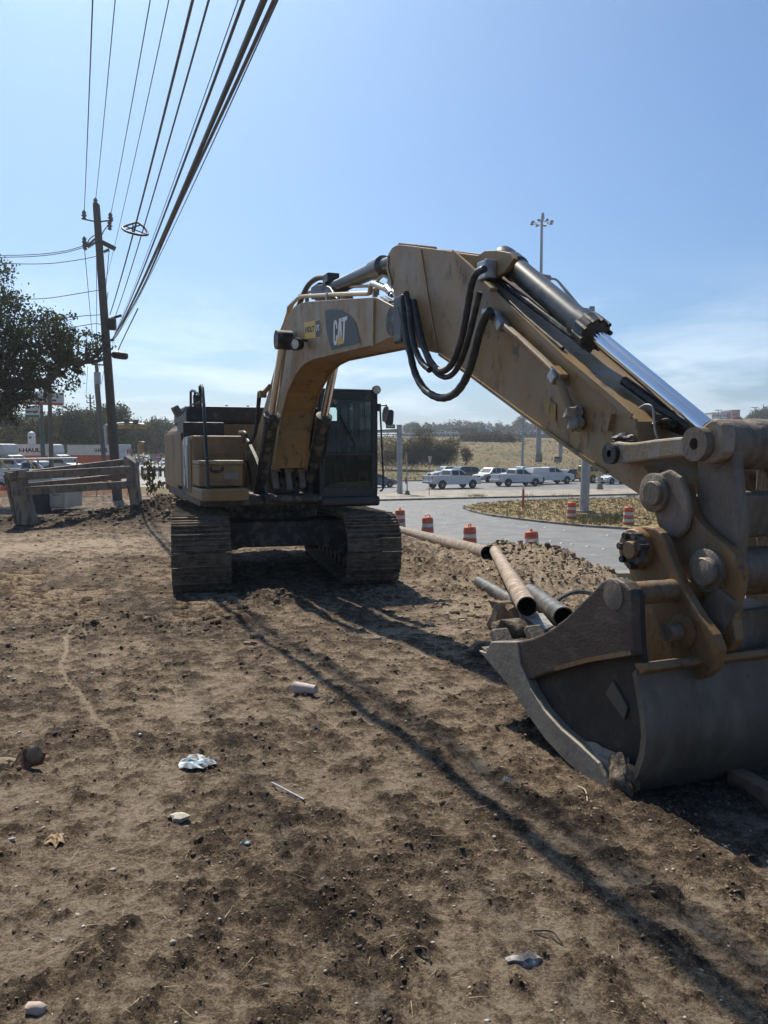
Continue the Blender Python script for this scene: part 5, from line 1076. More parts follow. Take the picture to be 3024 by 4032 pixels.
MB().add([wp('F', 445, 665, 60), wp('F', 488, 660, 60), wp('F', 493, 712, 60), wp('F', 452, 718, 60)], [(0, 1, 2, 3)]).build('paper_notice', white, UPOLE, True, fix=False)
# overhead lines along the street
def wire_pts(att, topx, r_back=-14, sag=.35, Y=DP):
    P0 = wp('E', *att, Y) if not isinstance(att, Vector) else att
    d = ray('L', *topx); q0 = P0.dot(V_); t_ = q0 / d.dot(V_); P1 = E + d * t_
    r0, r1 = P0.dot(W_), P1.dot(W_); sl = (P1.z - P0.z) / (r1 - r0); o = []
    for i in range(25):
        r = r0 + (r_back - r0) * i / 24; k = (r - r0) * (r - r1) * .0009 * sag / .35
        o.append(V_ * q0 + W_ * r + Vector((0, 0, P0.z + sl * (r - r0) + k)))
    return o, P1
def cable(name, label, path, r, group, n=6, wav=0.0):
    if wav:
        path = [p + Vector((math.sin(i * 2.1) * wav, 0, math.cos(i * 1.7) * wav)) for i, p in enumerate(spline(path, 3))]
    o = MB().tube(path, r, n).build(name, cablem, None, smooth=True); return tag(o, label, 'cable', group)
GW = 'overhead lines along the street'
for att, tx, r, lab in (((733, 300), (212, 0), .016, 'thin power line leftmost of the overhead lines'), ((832, 203), (375, 0), .013, 'thin power line running to the pole top'), ((962, 330), (630, 0), .013, 'thin power line running to the right insulator of the pole'), ((918, 905), (765, 0), .008, 'thinnest overhead wire meeting the middle of the pole')):
    cable('power_line', lab, wire_pts(att, tx)[0], r, GW)
p5, P5 = wire_pts((958, 1190), (938, 0)); cable('telecom_cable', 'thick dark cable that carries the triangular loop bracket', p5, .021, GW, 8)
p6, P6 = wire_pts((1005, 1205), (1055, 0)); cable('telecom_cable', 'medium cable just right of the triangular loop bracket', p6, .016, GW, 8)
p7, P7 = wire_pts((1000, 1360), (1308, 0)); cable('telecom_cable', 'thick cable second from the right of the overhead lines', p7, .019, GW, 8); cable('telecom_cable', 'thin messenger wire hugging the second cable from the right', [p + Vector((-.045, 0, .03)) for p in p7], .006, GW)
p8, P8 = wire_pts((968, 1420), (1455, 0)); cable('telecom_cable', 'thickest cable bundle rightmost of the overhead lines', p8, .03, GW, 8); cable('telecom_cable', 'loose cable lashed along the thickest bundle', [p + Vector((.055 + .022 * math.sin(i * .9), 0, -.02 + .02 * math.sin(i * .7 + 1))) for i, p in enumerate(p8)], .02, GW, 8); cable('telecom_cable', 'thin wire on the right side of the thickest bundle', [p + Vector((.12, .0, .01)) for p in p8], .007, GW)
cable('telecom_cable', 'cable hanging down to the splice closure on the pole', spline([wp('E', 1030, 1500), wp('E', 1060, 1430, DP - 1), wp('E', 1200, 1140, DP - 9)], 5), .025, GW)
# storage loop bracket clipped on the cable
def on_w5(c, x, y): d = ray(c, x, y); q0 = p5[0].dot(V_); return E + d * (q0 / d.dot(V_))
pos = [on_w5('E', 1178, 440)]; Yc = pos[0].y
ring = spline([wp('E', x, y, Yc + dy) for x, y, dy in ((1190, 387, .5), (1120, 408, .2), (1066, 432, 0), (1085, 458, -.2), (1140, 480, -.3), (1210, 497, -.3), (1270, 498, -.2), (1287, 488, 0), (1262, 440, .2), (1215, 400, .4), (1190, 387, .5))], 5)
sb = wthing('cable_storage_bracket', 'triangular loop bracket hanging on the overhead cable', 'bracket', ring[0]); MB().tube(ring, .03, 8).build('loop_rim', trimb, sb, True, smooth=True)
mb = MB()
for a, b in (((1100, 425), (1270, 490)), ((1085, 455), (1230, 410)), ((1190, 390), (1165, 487)), ((1160, 410), (1150, 480))): mb.beam(wp('E', *a, Yc), wp('E', *b, Yc), .025, .025)
mb.build('loop_spokes', trimb, sb, True)
# service drops to the left
for pts, lab in ((((-60, 679), (300, 668), (560, 638), (735, 590)), 'upper service line leaving the pole to the left'), (((-60, 694), (300, 684), (560, 652), (740, 603)), 'second service line just below the upper one'), (((-60, 736), (200, 750), (450, 745), (700, 712), (852, 680)), 'third service line crossing to the left'),
                 (((-60, 1040), (160, 1056), (420, 1048), (700, 1005), (880, 975)), 'lone thin service line at mid height left of the pole'), (((250, 1248), (450, 1232), (700, 1205), (890, 1192)), 'service line entering the oak just above the branch tips'), (((560, 1306), (700, 1290), (830, 1270), (890, 1280)), 'lowest service line above the oak branch tips')):
    cable('service_line', lab, spline([wp('E', x, y) for x, y in pts], 5), .018, 'service lines left of the pole')
# poles farther down the street
def far_pole(label, c, xb, yb, xt, yt, Y, r, arms, tr=None):
    b, t_ = aty(c, xb, yb, Y), aty(c, xt, yt, Y); T = wthing('utility_pole', label, 'utility pole', b, 'utility poles down the street'); lowp = b + (b - t_) * max((b.z + 2.0) / (t_.z - b.z), 0.05); MB().cyl(lowp, t_, r, r * .7, n=10).build('pole_shaft', wood, T, True, smooth=True)
    for (a, q) in arms:
        MB().beam(aty(c, *a, Y), aty(c, *q, Y), .14, .14).build('crossarm', wood, T, True)
        for e in (a, q): p = aty(c, *e, Y); MB().cyl(p, p + Vector((0, 0, .45)), .09, n=6).build('insulator', insul, T, True)
    if tr: p = aty(c, *tr, Y); MB().cyl(p - Vector((0, 0, .55)), p + Vector((0, 0, .55)), .3, n=12).build('transformer', galv, T, True, smooth=True)
    return t_
t2 = far_pole('second utility pole, half behind the nearest pole', 'E', 885, 2200, 838, 1615, 72, .22, [((800, 1625), (905, 1630))], (848, 1745))
t2b = far_pole('slim pole standing just left of the second utility pole', 'E', 860, 2150, 828, 1790, 100, .18, [])
t3 = far_pole('third utility pole with two crossarms, farthest of the row', 'E', 800, 2200, 783, 1885, 125, .2, [((755, 1918), (812, 1920)), ((757, 1958), (818, 1960))])
far_pole('dark wooden pole in front of the rental trucks', 'F', 480, 760, 455, -160, 60, .2, [])
far_pole('lone distant pole above the right hand tree line', 'W', 1300, 640, 1283, 200, 150, .16, [((1265, 230), (1300, 232))])
for a, q in (((735, 610), t2), ((840, 680), t2), ((950, 640), t2), ((940, 1000), t2b)):
    P0 = wp('E', *a); mid = (P0 + q) / 2 - Vector((0, 0, .9)); cable('power_line', {735: 'thin line running down to the second pole, left', 840: 'thin line running down to the second pole, middle', 950: 'thin line running down to the second pole, right', 940: 'thin line running from mid pole to the slim pole'}[a[0]], spline([P0, mid, q], 8), .018, 'lines between the poles')
for o_, lab in ((-.8, 'upper left line between second and third pole'), (.8, 'upper right line between second and third pole')): cable('power_line', lab, spline([t2 + Vector((o_, 0, -.3)), (t2 + t3) / 2 + Vector((o_, 0, -1.2)), t3 + Vector((o_, 0, -.5))], 6), .022, 'lines between the poles')
# ---- wooden barrier
wb = thing('wooden_barrier', 'leaning wooden barrier of two slabs and four rails over an open hole', 'barrier', aty('F', 200, 1320, 21.0))
def slab(c, q4, Y, th, nm, m):
    q = [aty(c, x, y, Y) for x, y in q4]; mb = MB(); k = len(q); mb.add(q + [p + Vector((-.02, th, .02)) for p in q], [tuple(range(k)), tuple(range(2 * k - 1, k - 1, -1))] + [(i, (i + 1) % k, k + (i + 1) % k, k + i) for i in range(k)]); return mb.build(nm, m, wb, True, bevel=.012)
slab('F', ((60, 905), (205, 905), (325, 1345), (145, 1345)), 21.0, .35, 'end_slab', timber); slab('F', ((1168, 860), (1255, 800), (1315, 1230), (1225, 1215)), 23.8, .35, 'end_slab', timber)
slab('F', ((35, 850), (200, 828), (215, 905), (45, 905)), 20.9, .5, 'slab_cap', timber); slab('F', ((1150, 705), (1165, 700), (1262, 765), (1258, 800), (1168, 855)), 23.8, .5, 'slab_cap', timber); slab('F', ((25, 870), (62, 880), (150, 1335), (132, 1335)), 20.95, .3, 'slab_edge', timber_d)
for a, b, Ya, Yb, h in (((75, 895), (1215, 828), 20.8, 23.6, .20), ((110, 1035), (1240, 965), 20.8, 23.6, .20), ((205, 875), (1155, 756), 21.8, 24.6, .17), ((235, 985), (1170, 885), 21.8, 24.6, .15)):
    MB().beam(aty('F', *a, Ya), aty('F', *b, Yb), .09, h * 1.15).build('rail', timber_d, wb, True, bevel=.012)
# ---- light tower generator
gp = aty('F', 495, 1190, 27.0); gen = thing('generator', 'beige trailer generator box behind the wooden barrier', 'generator', gp)
cream = mat('cream_panel', (.52, .46, .34), (.44, .39, .29), 3, .6)
q = [aty('F', x, y, 27.0) for x, y in ((388, 1190), (605, 1190), (607, 1010), (388, 1010))]; mb = MB(); mb.add(q + [p + Vector((0, 1.6, 0)) for p in q], [(0, 1, 2, 3), (7, 6, 5, 4), (0, 1, 5, 4), (1, 2, 6, 5), (2, 3, 7, 6), (3, 0, 4, 7)]); mb.build('cabinet', cream, gen, True, bevel=.03)
gq = quad_map(*[p + Vector((0, -.035, 0)) for p in q])
MB().add([gq(.12, .1), gq(.88, .1), gq(.88, .93), gq(.12, .93)], [(0, 1, 2, 3)]).build('door_panel', mat('cream_panel_light', (.58, .53, .42), rough=.6), gen, True, fix=False)
lettering('lettering', 'RENTS', lambda u, v: gq(.5 + .3 * u, .66 + .08 * v) + Vector((0, -.004, 0)), blackflat, gen, .02, True)
MB().add([gq(.2, .12), gq(.34, .12), gq(.34, .24), gq(.2, .24)], [(0, 1, 2, 3)]).build('sticker', mat('blue_sticker', (.06, .06, .16)), gen, True, fix=False).location += Vector((0, -.004, 0))
MB().add([gq(.2, .86), gq(.85, .86), gq(.85, .94), gq(.2, .94)], [(0, 1, 2, 3)]).build('sticker', trimb, gen, True, fix=False).location += Vector((0, -.004, 0))
MB().box(gp + Vector((-.1, .5, -.35)), (2.3, 1.3, .5)).build('trailer_frame', trimb, gen, True, bevel=.03)
p = aty('F', 325, 1160, 26.8); MB().box(p, (.9, .7, 1.0)).build('engine_cover', trimb, gen, True, bevel=.06); MB().cyl(p + Vector((-.3, -.4, -.55)), p + Vector((-.3, -.15, -.55)), .33, n=18).build('wheel', tyre_m, gen, True)
MB().box(aty('F', 345, 1295, 21.5), (.25, .5, .18), rz=.2).build('wood_offcut', timber, None, bevel=.01); tag(bpy.data.objects['wood_offcut'], 'short wood offcut at the foot of the left barrier slab', 'wood offcut')
# ---- orange safety fence
onet = mat('orange_netting', (.70, .16, .06), (.6, .12, .05), 3, .6)
sf = thing('safety_fence', 'sagging orange plastic safety fence behind the wooden barrier', 'fence', aty('F', 600, 1000, 42))
bot = [(-40, 1085), (150, 1090), (330, 1085), (620, 1080), (900, 1062), (1200, 1055), (1310, 1040)]; topn = [(-40, 985), (150, 975), (330, 955), (620, 940), (900, 905), (1200, 870), (1310, 835)]
NB, NH = 120, 7; bp_ = np.array(bot, float); tp2 = np.array(topn, float); xs_ = np.linspace(-40, 1305, NB); mb = MB(); grid = []
for x in xs_:
    yb, yt = np.interp(x, bp_[:, 0], bp_[:, 1]), np.interp(x, tp2[:, 0], tp2[:, 1]); grid.append([aty('F', x, yb + (yt - yb) * k / (NH - 1), 42 + .15 * math.sin(x * .05 + k)) for k in range(NH)])
for i in range(NB - 1):
    for k in range(NH): mb.beam(grid[i][k], grid[i + 1][k], .012, .05 if k in (0, NH - 1) else .03, up=(0, 1, 0))
for i in range(NB):
    mb.beam(grid[i][0], grid[i][-1], .022, .012, up=(0, 1, 0))
o = mb.build('netting', onet, sf, True); o['kind'] = 'stuff'
for x in (-30, 160, 335, 620, 905, 1195, 1300):
    i = int((x + 40) / 1345 * (NB - 1)); p = grid[min(max(i, 0), NB - 1)]; MB().cyl(p[0] - Vector((0, 0, .4)), p[-1] + Vector((0, 0, .15)), .03, n=6).build('stake', galv, sf, True)
pg = thing('pipe_gate', 'thin white pipe rail in front of the rental trucks', 'gate', aty('F', 360, 800, 48)); MB().cyl(aty('F', -60, 732, 48), aty('F', 720, 720, 48), .05, n=8).build('rail', white, pg, True); MB().cyl(aty('F', 717, 715, 48), aty('F', 722, 860, 48), .06, n=8).build('post', galv, pg, True); MB().cyl(aty('F', 355, 722, 48), aty('F', 355, 870, 48), .06, n=8).build('post', galv, pg, True)
for x0, y0, x1, y1, lab in ((0, 745, 95, 830, 'yellow guy wire guard at the left edge'), (250, 740, 330, 812, 'yellow guy wire guard in front of the truck bonnet')):
    o = MB().cyl(aty('F', x0, y0, 46), aty('F', x1, y1, 46), .05, n=8).build('guy_guard', mat('yellow_guard', (.5, .34, .04)), None); tag(o, lab, 'guy guard')
# ---- signs on the left
def post(par, c, a, b, Y, r, m=galv, nm='post'): return MB().cyl(aty(c, *a, Y), aty(c, *b, Y), r, n=10).build(nm, m, par, True)
sg = thing('pole_sign', 'large white rental sign board with dark letters and a red base strip', 'sign', aty('F', 400, 600, 75)); f = quad_map(*[aty('F', x, y, 75) for x, y in ((-150, 212), (588, 228), (585, 108), (-150, 96))]); bk = Vector((0, .3, 0))
def board(par, f, m, nm='board', u=(0, 1), v=(0, 1), dy=0.0, th=.3):
    q = [f(u[0], v[0]), f(u[1], v[0]), f(u[1], v[1]), f(u[0], v[1])]; q = [p + Vector((0, dy, 0)) for p in q]; mb = MB(); mb.add(q + [p + Vector((0, th, 0)) for p in q], [(0, 1, 2, 3), (7, 6, 5, 4), (0, 1, 5, 4), (1, 2, 6, 5), (2, 3, 7, 6), (3, 0, 4, 7)]); return mb.build(nm, m, par, True)
board(sg, f, boxw); board(sg, f, orange, 'red_strip', (0, 1), (0, .2), -.02, .01); lettering('lettering', 'U-HAUL', lambda u, v: f(.1 + .82 * u, .3 + .55 * v) + Vector((0, -.03, 0)), blackflat, sg, .06, True); post(sg, 'F', (378, 225), (412, 900), 75.1, .22, mat('green_post', (.06, .09, .07)))
ss = thing('storage_sign', 'white storage sign with a green bottom row on the green post', 'sign', aty('F', 300, 600, 74)); f2 = quad_map(*[aty('F', x, y, 74) for x, y in ((235, 342), (368, 342), (368, 232), (235, 232))]); board(ss, f2, boxw, th=.15); board(ss, f2, mat('green_strip', (.03, .14, .07)), 'green_row', (0, 1), (0, .22), -.02, .01)
lettering('lettering', 'Storage', lambda u, v: f2(.05 + .85 * u, .36 + .26 * v) + Vector((0, -.03, 0)), blackflat, ss, .05, True); lettering('lettering', 'ES', lambda u, v: f2(.1 + .28 * u, .76 + .18 * v) + Vector((0, -.03, 0)), mat('blue_print', (.03, .03, .12)), ss, .05, True); post(ss, 'F', (368, 290), (405, 295), 74.1, .06, trimb, 'bracket')
tk = aty('F', 298, 590, 84); tank = thing('storage_tank', 'white upright tank with a domed top behind the rental trucks', 'tank', tk); MB().lathe(tk, (0, 0, 1), [(-1.5, .4), (1.0, .4), (1.2, .35), (1.32, .22), (1.36, .05)], n=24).build('tank_shell', white, tank, True, smooth=True); MB().box(tk + Vector((0, -.39, .72)), (.32, .06, .24)).build('emblem', mat('tank_emblem', (.12, .13, .2)), tank, True, bevel=.1)
# mast arm signals at the crossing
amber = mat('signal_yellow', (.36, .24, .06), (.28, .19, .06), 4, .6); lens_r = mat('signal_red', (.3, .02, .02), rough=.3); lens_k = mat('signal_dark', (.03, .03, .03), rough=.3)
ma = thing('traffic_mast', 'grey mast arm with a row of yellow signals over the left crossing', 'traffic light', aty('F', 990, 760, 92)); post(ma, 'F', (975, 415), (995, 860), 92, .22, galv, 'mast'); MB().tube(spline([aty('F', x, y, 92) for x, y in ((975, 420), (1000, 408), (1090, 398), (1200, 392), (1345, 405))], 4), .1, 8).build('mast_arm', galv, ma, True)
for x in (1150, 1215, 1270, 1322):
    p = aty('F', x, 425, 91.7); h_ = MB().box(p, (1.15, .3, .55)).build('signal_head', amber, ma, True, bevel=.05)
    for k in range(3): MB().cyl(p + Vector((-.36 + k * .36, -.15, 0)), p + Vector((-.36 + k * .36, -.3, .02)), .15, n=12).build('visor', amber, h_, False).location = (0, 0, 0)
for x, y in ((1182, 372), (1265, 385)): MB().box(aty('F', x, y, 92), (.55, .4, .6)).build('camera_box', trimb, ma, True, bevel=.05)
def signal3(label, c, x0, y0, x1, y1, Y, px, py0, py1, group=None):
    q0, q1 = aty(c, x0, y0, Y), aty(c, x1, y1, Y); T = thing('traffic_signal', label, 'traffic light', aty(c, px, py1, Y), 0, group); ctr = (q0 + q1) / 2; W_s, H_s = abs(q1.x - q0.x), abs(q1.z - q0.z)
    MB().box(ctr, (W_s, .35, H_s)).build('signal_head', amber, T, True, bevel=.04)
    for k in range(3): p = ctr + Vector((W_s * .5, -.05, (k - 1) * H_s / 3.1)); MB().lathe(p, (1, -.2, -.05), [(0, .17), (.28, .16)], n=12, cap=False).build('visor', amber, T, True)
    post(T, c, (px, py0), (px, py1), Y + .25, .07); return T
signal3('yellow three lamp signal on a post left of the do not enter sign', 'F', 1298, 563, 1328, 672, 64, 1292, 590, 980)
def road_sign(name, label, c, pts, Y, m, px, py, extra=None):
    q = [aty(c, x, y, Y) for x, y in pts]; T = thing(name, label, 'sign', aty(c, px, py, Y)); k = len(q); mb = MB(); mb.add(q + [p + Vector((0, .03, 0)) for p in q], [tuple(range(k)), tuple(range(2 * k - 1, k - 1, -1))] + [(i, (i + 1) % k, k + (i + 1) % k, k + i) for i in range(k)]); mb.build('sign_plate', m, T, True)
    yt = max(p[1] for p in pts); post(T, c, (px, min(p[1] for p in pts) + 5), (px, py), Y + .08, .035); return T
redp = mat('sign_red', (.36, .03, .03), (.3, .03, .03), 3, .5)
dne = road_sign('road_sign', 'round red do not enter sign beside the excavator', 'W', [(1155 + 66 * math.cos(a), 830 + 86 * math.sin(a)) for a in [2 * math.pi * i / 20 for i in range(20)]], 73, redp, 1160, 1265)
fq = quad_map(*[aty('W', x, y, 72.96) for x, y in ((1108, 845), (1202, 845), (1202, 815), (1108, 815))]); MB().add([fq(0, 0), fq(1, 0), fq(1, 1), fq(0, 1)], [(0, 1, 2, 3)]).build('white_bar', white, dne, True, fix=False)
for tx, yy in (('DO NOT', 800), ('ENTER', 895)):
    fq2 = quad_map(*[aty('W', x, y, 72.96) for x, y in ((1115, yy), (1195, yy), (1195, yy - 26), (1115, yy - 26))]); lettering('lettering', tx, fq2, white, dne, .03, True)
ww = road_sign('road_sign', 'red wrong way sign above the queueing cars', 'W', [(512, 672), (640, 650), (648, 738), (518, 752)], 76, redp, 600, 1100)
for tx, yy in (('WRONG', 702), ('WAY', 740)):
    fq3 = quad_map(*[aty('W', x, y, 75.95) for x, y in ((535, yy), (630, yy - 10), (630, yy - 38), (535, yy - 26))]); lettering('lettering', tx, fq3, white, ww, .03, True)
road_sign('road_sign', 'grey back of a square sign left of the do not enter sign', 'W', [(985, 775), (1085, 768), (1085, 915), (988, 918)], 75, galv, 1085, 1060)
gr_ = thing('guard_rail', 'black guard rail on the corner below the do not enter sign', 'guard rail', aty('W', 1100, 1150, 66)); gp_ = [aty('W', x, y, 66) for x, y in ((820, 1075), (950, 1068), (1080, 1065), (1200, 1072), (1300, 1085), (1400, 1098))]
MB().tube(spline(gp_, 4), .13, 6).build('rail', trimb, gr_, True)
for x, y in ((830, 1075), (950, 1068), (1080, 1065), (1200, 1072), (1300, 1085), (1390, 1096)): MB().box(aty('W', x, y + 50, 66.1), (.18, .18, .9)).build('post', trimb, gr_, True)
# high masts far away on the left
for x, y in ((962, 140), (1150, 82)):
    b_ = aty('W', x, 420, 420); T = thing('high_mast', 'distant high mast light left of its taller twin' if x < 1000 else 'taller of the two distant high mast lights', 'street light', b_, 0, 'high mast lights'); MB().cyl(b_, aty('W', x, y, 420), .4, .3, n=6).build('mast', galv, T, True); p = aty('W', x, y, 420); MB().cyl(p - Vector((0, 0, .4)), p + Vector((0, 0, .5)), 3.0, 3.0, n=10).build('lamp_ring', galv, T, True)
# ---- right side posts
def base_at(c, x, y, z): return onz(c, x, y, z)
b_ = base_at('U', 250, 1140, -1.58); Yp = b_.y; T = thing('traffic_mast', 'thick grey mast pole with a sign arm beside the white pickup', 'traffic light', b_); post(T, 'U', (248, 1140), (240, 240), Yp, .24, galv, 'mast'); MB().cyl(aty('U', 235, 315, Yp), aty('U', -400, 330, Yp), .2, .12, n=12).build('mast_arm', galv, T, True)
fg = quad_map(*[aty('U', x, y, Yp - .3) for x, y in ((65, 288), (184, 290), (184, 235), (65, 235))]); signg = mat('sign_green', (.015, .16, .10), rough=.5); board(T, fg, signg, 'street_sign', th=.05); lettering('lettering', 'W 35', lambda u, v: fg(.2 + .6 * u, .28 + .45 * v) + Vector((0, -.02, 0)), white, T, .02, True)
b_ = base_at('U', 345, 1150, -1.58); Yp = b_.y; T = thing('pedestrian_signal', 'slim pole with an amber walk signal on a concrete foot', 'traffic light', b_); post(T, 'U', (343, 1120), (333, 615), Yp, .055, mat('pale_post', (.4, .36, .32)), 'post'); MB().box(aty('U', 345, 1135, Yp), (.5, .5, .42), top=.6).build('concrete_foot', conc, T, True, bevel=.03); MB().box(aty('U', 317, 680, Yp), (.2, .25, .55)).build('walk_signal', amber, T, True, bevel=.05); MB().box(aty('U', 325, 975, Yp), (.12, .15, .45)).build('push_button', mat('rust_box', (.2, .06, .03)), T, True)
b_ = base_at('U', 627, 1158, -1.58); Yp = b_.y; T = road_sign('road_sign', 'white yield sign seen from behind in front of the white pickup', 'U', [(612, 652), (664, 650), (655, 720), (648, 742), (634, 742), (622, 700)], Yp, mat('sign_back', (.5, .47, .42), rough=.6), 630, 1158)
b_ = base_at('G', 880, 650, -1.6); T = thing('delineator_post', 'red marker post with a white top on the grass island', 'post', b_); post(T, 'G', (880, 652), (881, 545), b_.y, .075, mat('red_post', (.45, .05, .035), rough=.5)); post(T, 'G', (881, 545), (881.3, 525), b_.y, .072, white, 'reflective_band')
b_ = base_at('V', 995, 405, -1.58); T = thing('street_post', 'short grey post on a square concrete foot in the median', 'post', b_); MB().box(b_ + Vector((0, 0, .28)), (.66, .66, .56), top=.65).build('concrete_foot', conc, T, True, bevel=.05); post(T, 'V', (995, 350), (997, 120), b_.y, .12)
# street light on the island
b_ = base_at('V', 828, 655, -1.6); Yp = b_.y; SL = thing('street_light', 'tall grey street light on the grass island, lamp seen above the bucket cylinder', 'street light', b_); pole_t = Vector((b_.x + .22, b_.y, 10.6)); MB().cyl(b_, pole_t, .29, .17, n=16).build('pole_shaft', galv, SL, True, smooth=True); MB().cyl(b_, b_ + Vector((0, 0, .12)), .5, n=16).build('base_plate', conc, SL, True)
MB().tube(spline([pole_t - Vector((0, 0, .3)), aty('X', 1250, 1680, Yp), aty('X', 950, 1340, Yp), aty('X', 840, 1215, Yp), aty('X', 780, 1165, Yp), aty('X', 710, 1150, Yp)], 5), .07, 8).build('lamp_arm', galv, SL, True, smooth=True); MB().tube([pole_t - Vector((0, 0, 1.3)), aty('X', 1060, 1540, Yp), aty('X', 920, 1330, Yp), aty('X', 835, 1220, Yp)], .05, 8).build('arm_brace', galv, SL, True)
mb = MB(); q0, q1 = aty('X', 715, 1152, Yp), aty('X', 530, 1135, Yp); mb.lathe(q0, q1 - q0, [(0, .06), (.12, .2), (.9, .27), (1.6, .25), (2.0, .16), (2.08, .03)], n=12); o = mb.build('lamp_head', mat('lamp_grey', (.22, .24, .2), rough=.5), SL, True, smooth=True)
MB().cyl(aty('X', 637, 1130, Yp), aty('X', 637, 1105, Yp), .1, n=8).build('photocell', trimb, SL, True)
# high mast on the bank
b_ = aty('G', 966, 378, 128); HM = thing('high_mast', 'high mast light with a ring of floodlights above the stick', 'street light', b_, 0, 'high mast lights'); tp3 = aty('X', 553, 190, 128); MB().cyl(b_, tp3, .45, .2, n=12).build('mast', galv, HM, True, smooth=True); MB().box(b_ + Vector((0, 0, .4)), (1.2, 1.2, 1.5), top=.9).build('concrete_foot', conc, HM, True, bevel=.08)
ring_c = aty('X', 555, 225, 128); MB().tube([ring_c + Vector((1.15 * math.cos(a) * .85, 1.15 * math.sin(a) * .85, -.2)) for a in [2 * math.pi * i / 20 for i in range(21)]], .05, 6).build('lamp_ring', galv, HM, True); MB().lathe(aty('X', 567, 200, 128), (0, 0, 1), [(0, .2), (.5, .3), (1.2, .2)], n=12).build('mast_cap', galv, HM, True)
for i in range(8):
    a = 2 * math.pi * i / 8 + .3; p = ring_c + Vector((math.cos(a) * 1.65, math.sin(a) * 1.65, -.1)); MB().box(p, (.55, .5, .32), rz=a, top=.7).build('floodlight', mat('lamp_grey', (.22, .24, .2)), HM, True, bevel=.06); MB().cyl(ring_c + Vector((math.cos(a) * .9, math.sin(a) * .9, -.2)), p, .04, n=5).build('lamp_arm', galv, HM, True)
b_ = aty('G', 1090, 385, 118); T = thing('sign_gantry_post', 'grey steel post with a cabinet at the foot of the bank', 'post', b_); MB().cyl(b_, b_ + Vector((.1, 0, 13)), .32, .25, n=12).build('post', galv, T, True); MB().box(b_ + Vector((-.5, -.3, .3)), (1.1, .8, .9)).build('cabinet', conc, T, True, bevel=.06)
b_ = aty('G', 875, 445, 100); T = thing('street_light', 'thin grey light pole behind the second white pickup', 'street light', b_); MB().cyl(b_, b_ + Vector((.05, 0, 13)), .17, .11, n=8).build('pole_shaft', galv, T, True)
b_ = aty('G', 1072, 430, 100); T = road_sign('road_sign', 'small dark sign plate on a post left of the gantry post', 'G', [(1058, 358), (1088, 358), (1088, 368), (1058, 368)], 100, trimb, 1072, 432)
# freeway signs, flags, buildings
fg = quad_map(*[aty('U', x, y, 360) for x, y in ((385, 283), (503, 280), (503, 221), (385, 226))]); T = thing('highway_sign', 'green overhead highway sign above the brush', 'sign', fg(.5, 0)); board(T, fg, signg, th=.2); post(T, 'U', (395, 283), (395, 400), 360.3, .3); post(T, 'U', (495, 280), (495, 400), 360.3, .3)
for x, lab in ((585, 'left of the two small flags above the brush'), (675, 'right of the two small flags above the brush')):
    T = thing('flag_pole', lab, 'flag', aty('U', x, 330, 380), 0, 'flags above the freeway'); post(T, 'U', (x, 330), (x, 205), 380, .12); q = [aty('U', x + a, b + (12 if a else 0), 379.8) for a, b in ((0, 235), (26, 222), (26, 196), (0, 208))]; MB().add(q, [(0, 1, 2, 3)]).build('flag_cloth', redp, T, True, fix=False); MB().add([q[3], (q[3] + q[2]) / 2, ((q[3] + q[2]) / 2 + (q[0] + q[1]) / 2) / 2, (q[0] + q[3]) / 2], [(0, 1, 2, 3)]).build('flag_canton', PBL, T, True, fix=False).location += Vector((0, -.05, 0))
def building(label, c, x0, y0, x1, y1, Y, m, dep=14, zb=6.0):
    a, b = aty(c, x0, y0, Y), aty(c, x1, y1, Y); T = thing('building', label, 'building', ((a.x + b.x) / 2, Y + dep / 2, zb)); MB().box(((a.x + b.x) / 2, Y + dep / 2, (a.z + zb) / 2), (b.x - a.x, dep, a.z - zb)).build('wall', m, T, True); MB().box(((a.x + b.x) / 2, Y + dep / 2, a.z + .15), (b.x - a.x + .5, dep + .5, .3)).build('roof', kerbm, T, True)
    n = 5
    for k in range(n): MB().box((a.x + (b.x - a.x) * (k + .5) / n, Y - .03, a.z - (a.z - b.z) * .5), ((b.x - a.x) / n * .6, .06, (a.z - b.z) * .3)).build('window', carglass, T, True)
building('long low white building beyond the overpass', 'P', 960, 400, 1172, 470, 420, white); building('red and grey block beside the long white building', 'P', 1215, 366, 1308, 470, 415, PR); building('dark grey shed joining the red block', 'P', 1172, 390, 1214, 470, 418, PD)
for x, y, lab in ((1495, 330, 'twin arm light pole on the overpass at the right'), (1042, 365, 'small light pole above the white building'), (437, 378, 'small light pole glimpsed under the chrome rod')):
    T = thing('street_light', lab, 'street light', aty('P', x, 470, 330)); post(T, 'P', (x, 470), (x, y), 330, .18); MB().box(aty('P', x, y, 330), (3.0, .3, .3)).build('lamp_head', galv, T, True)
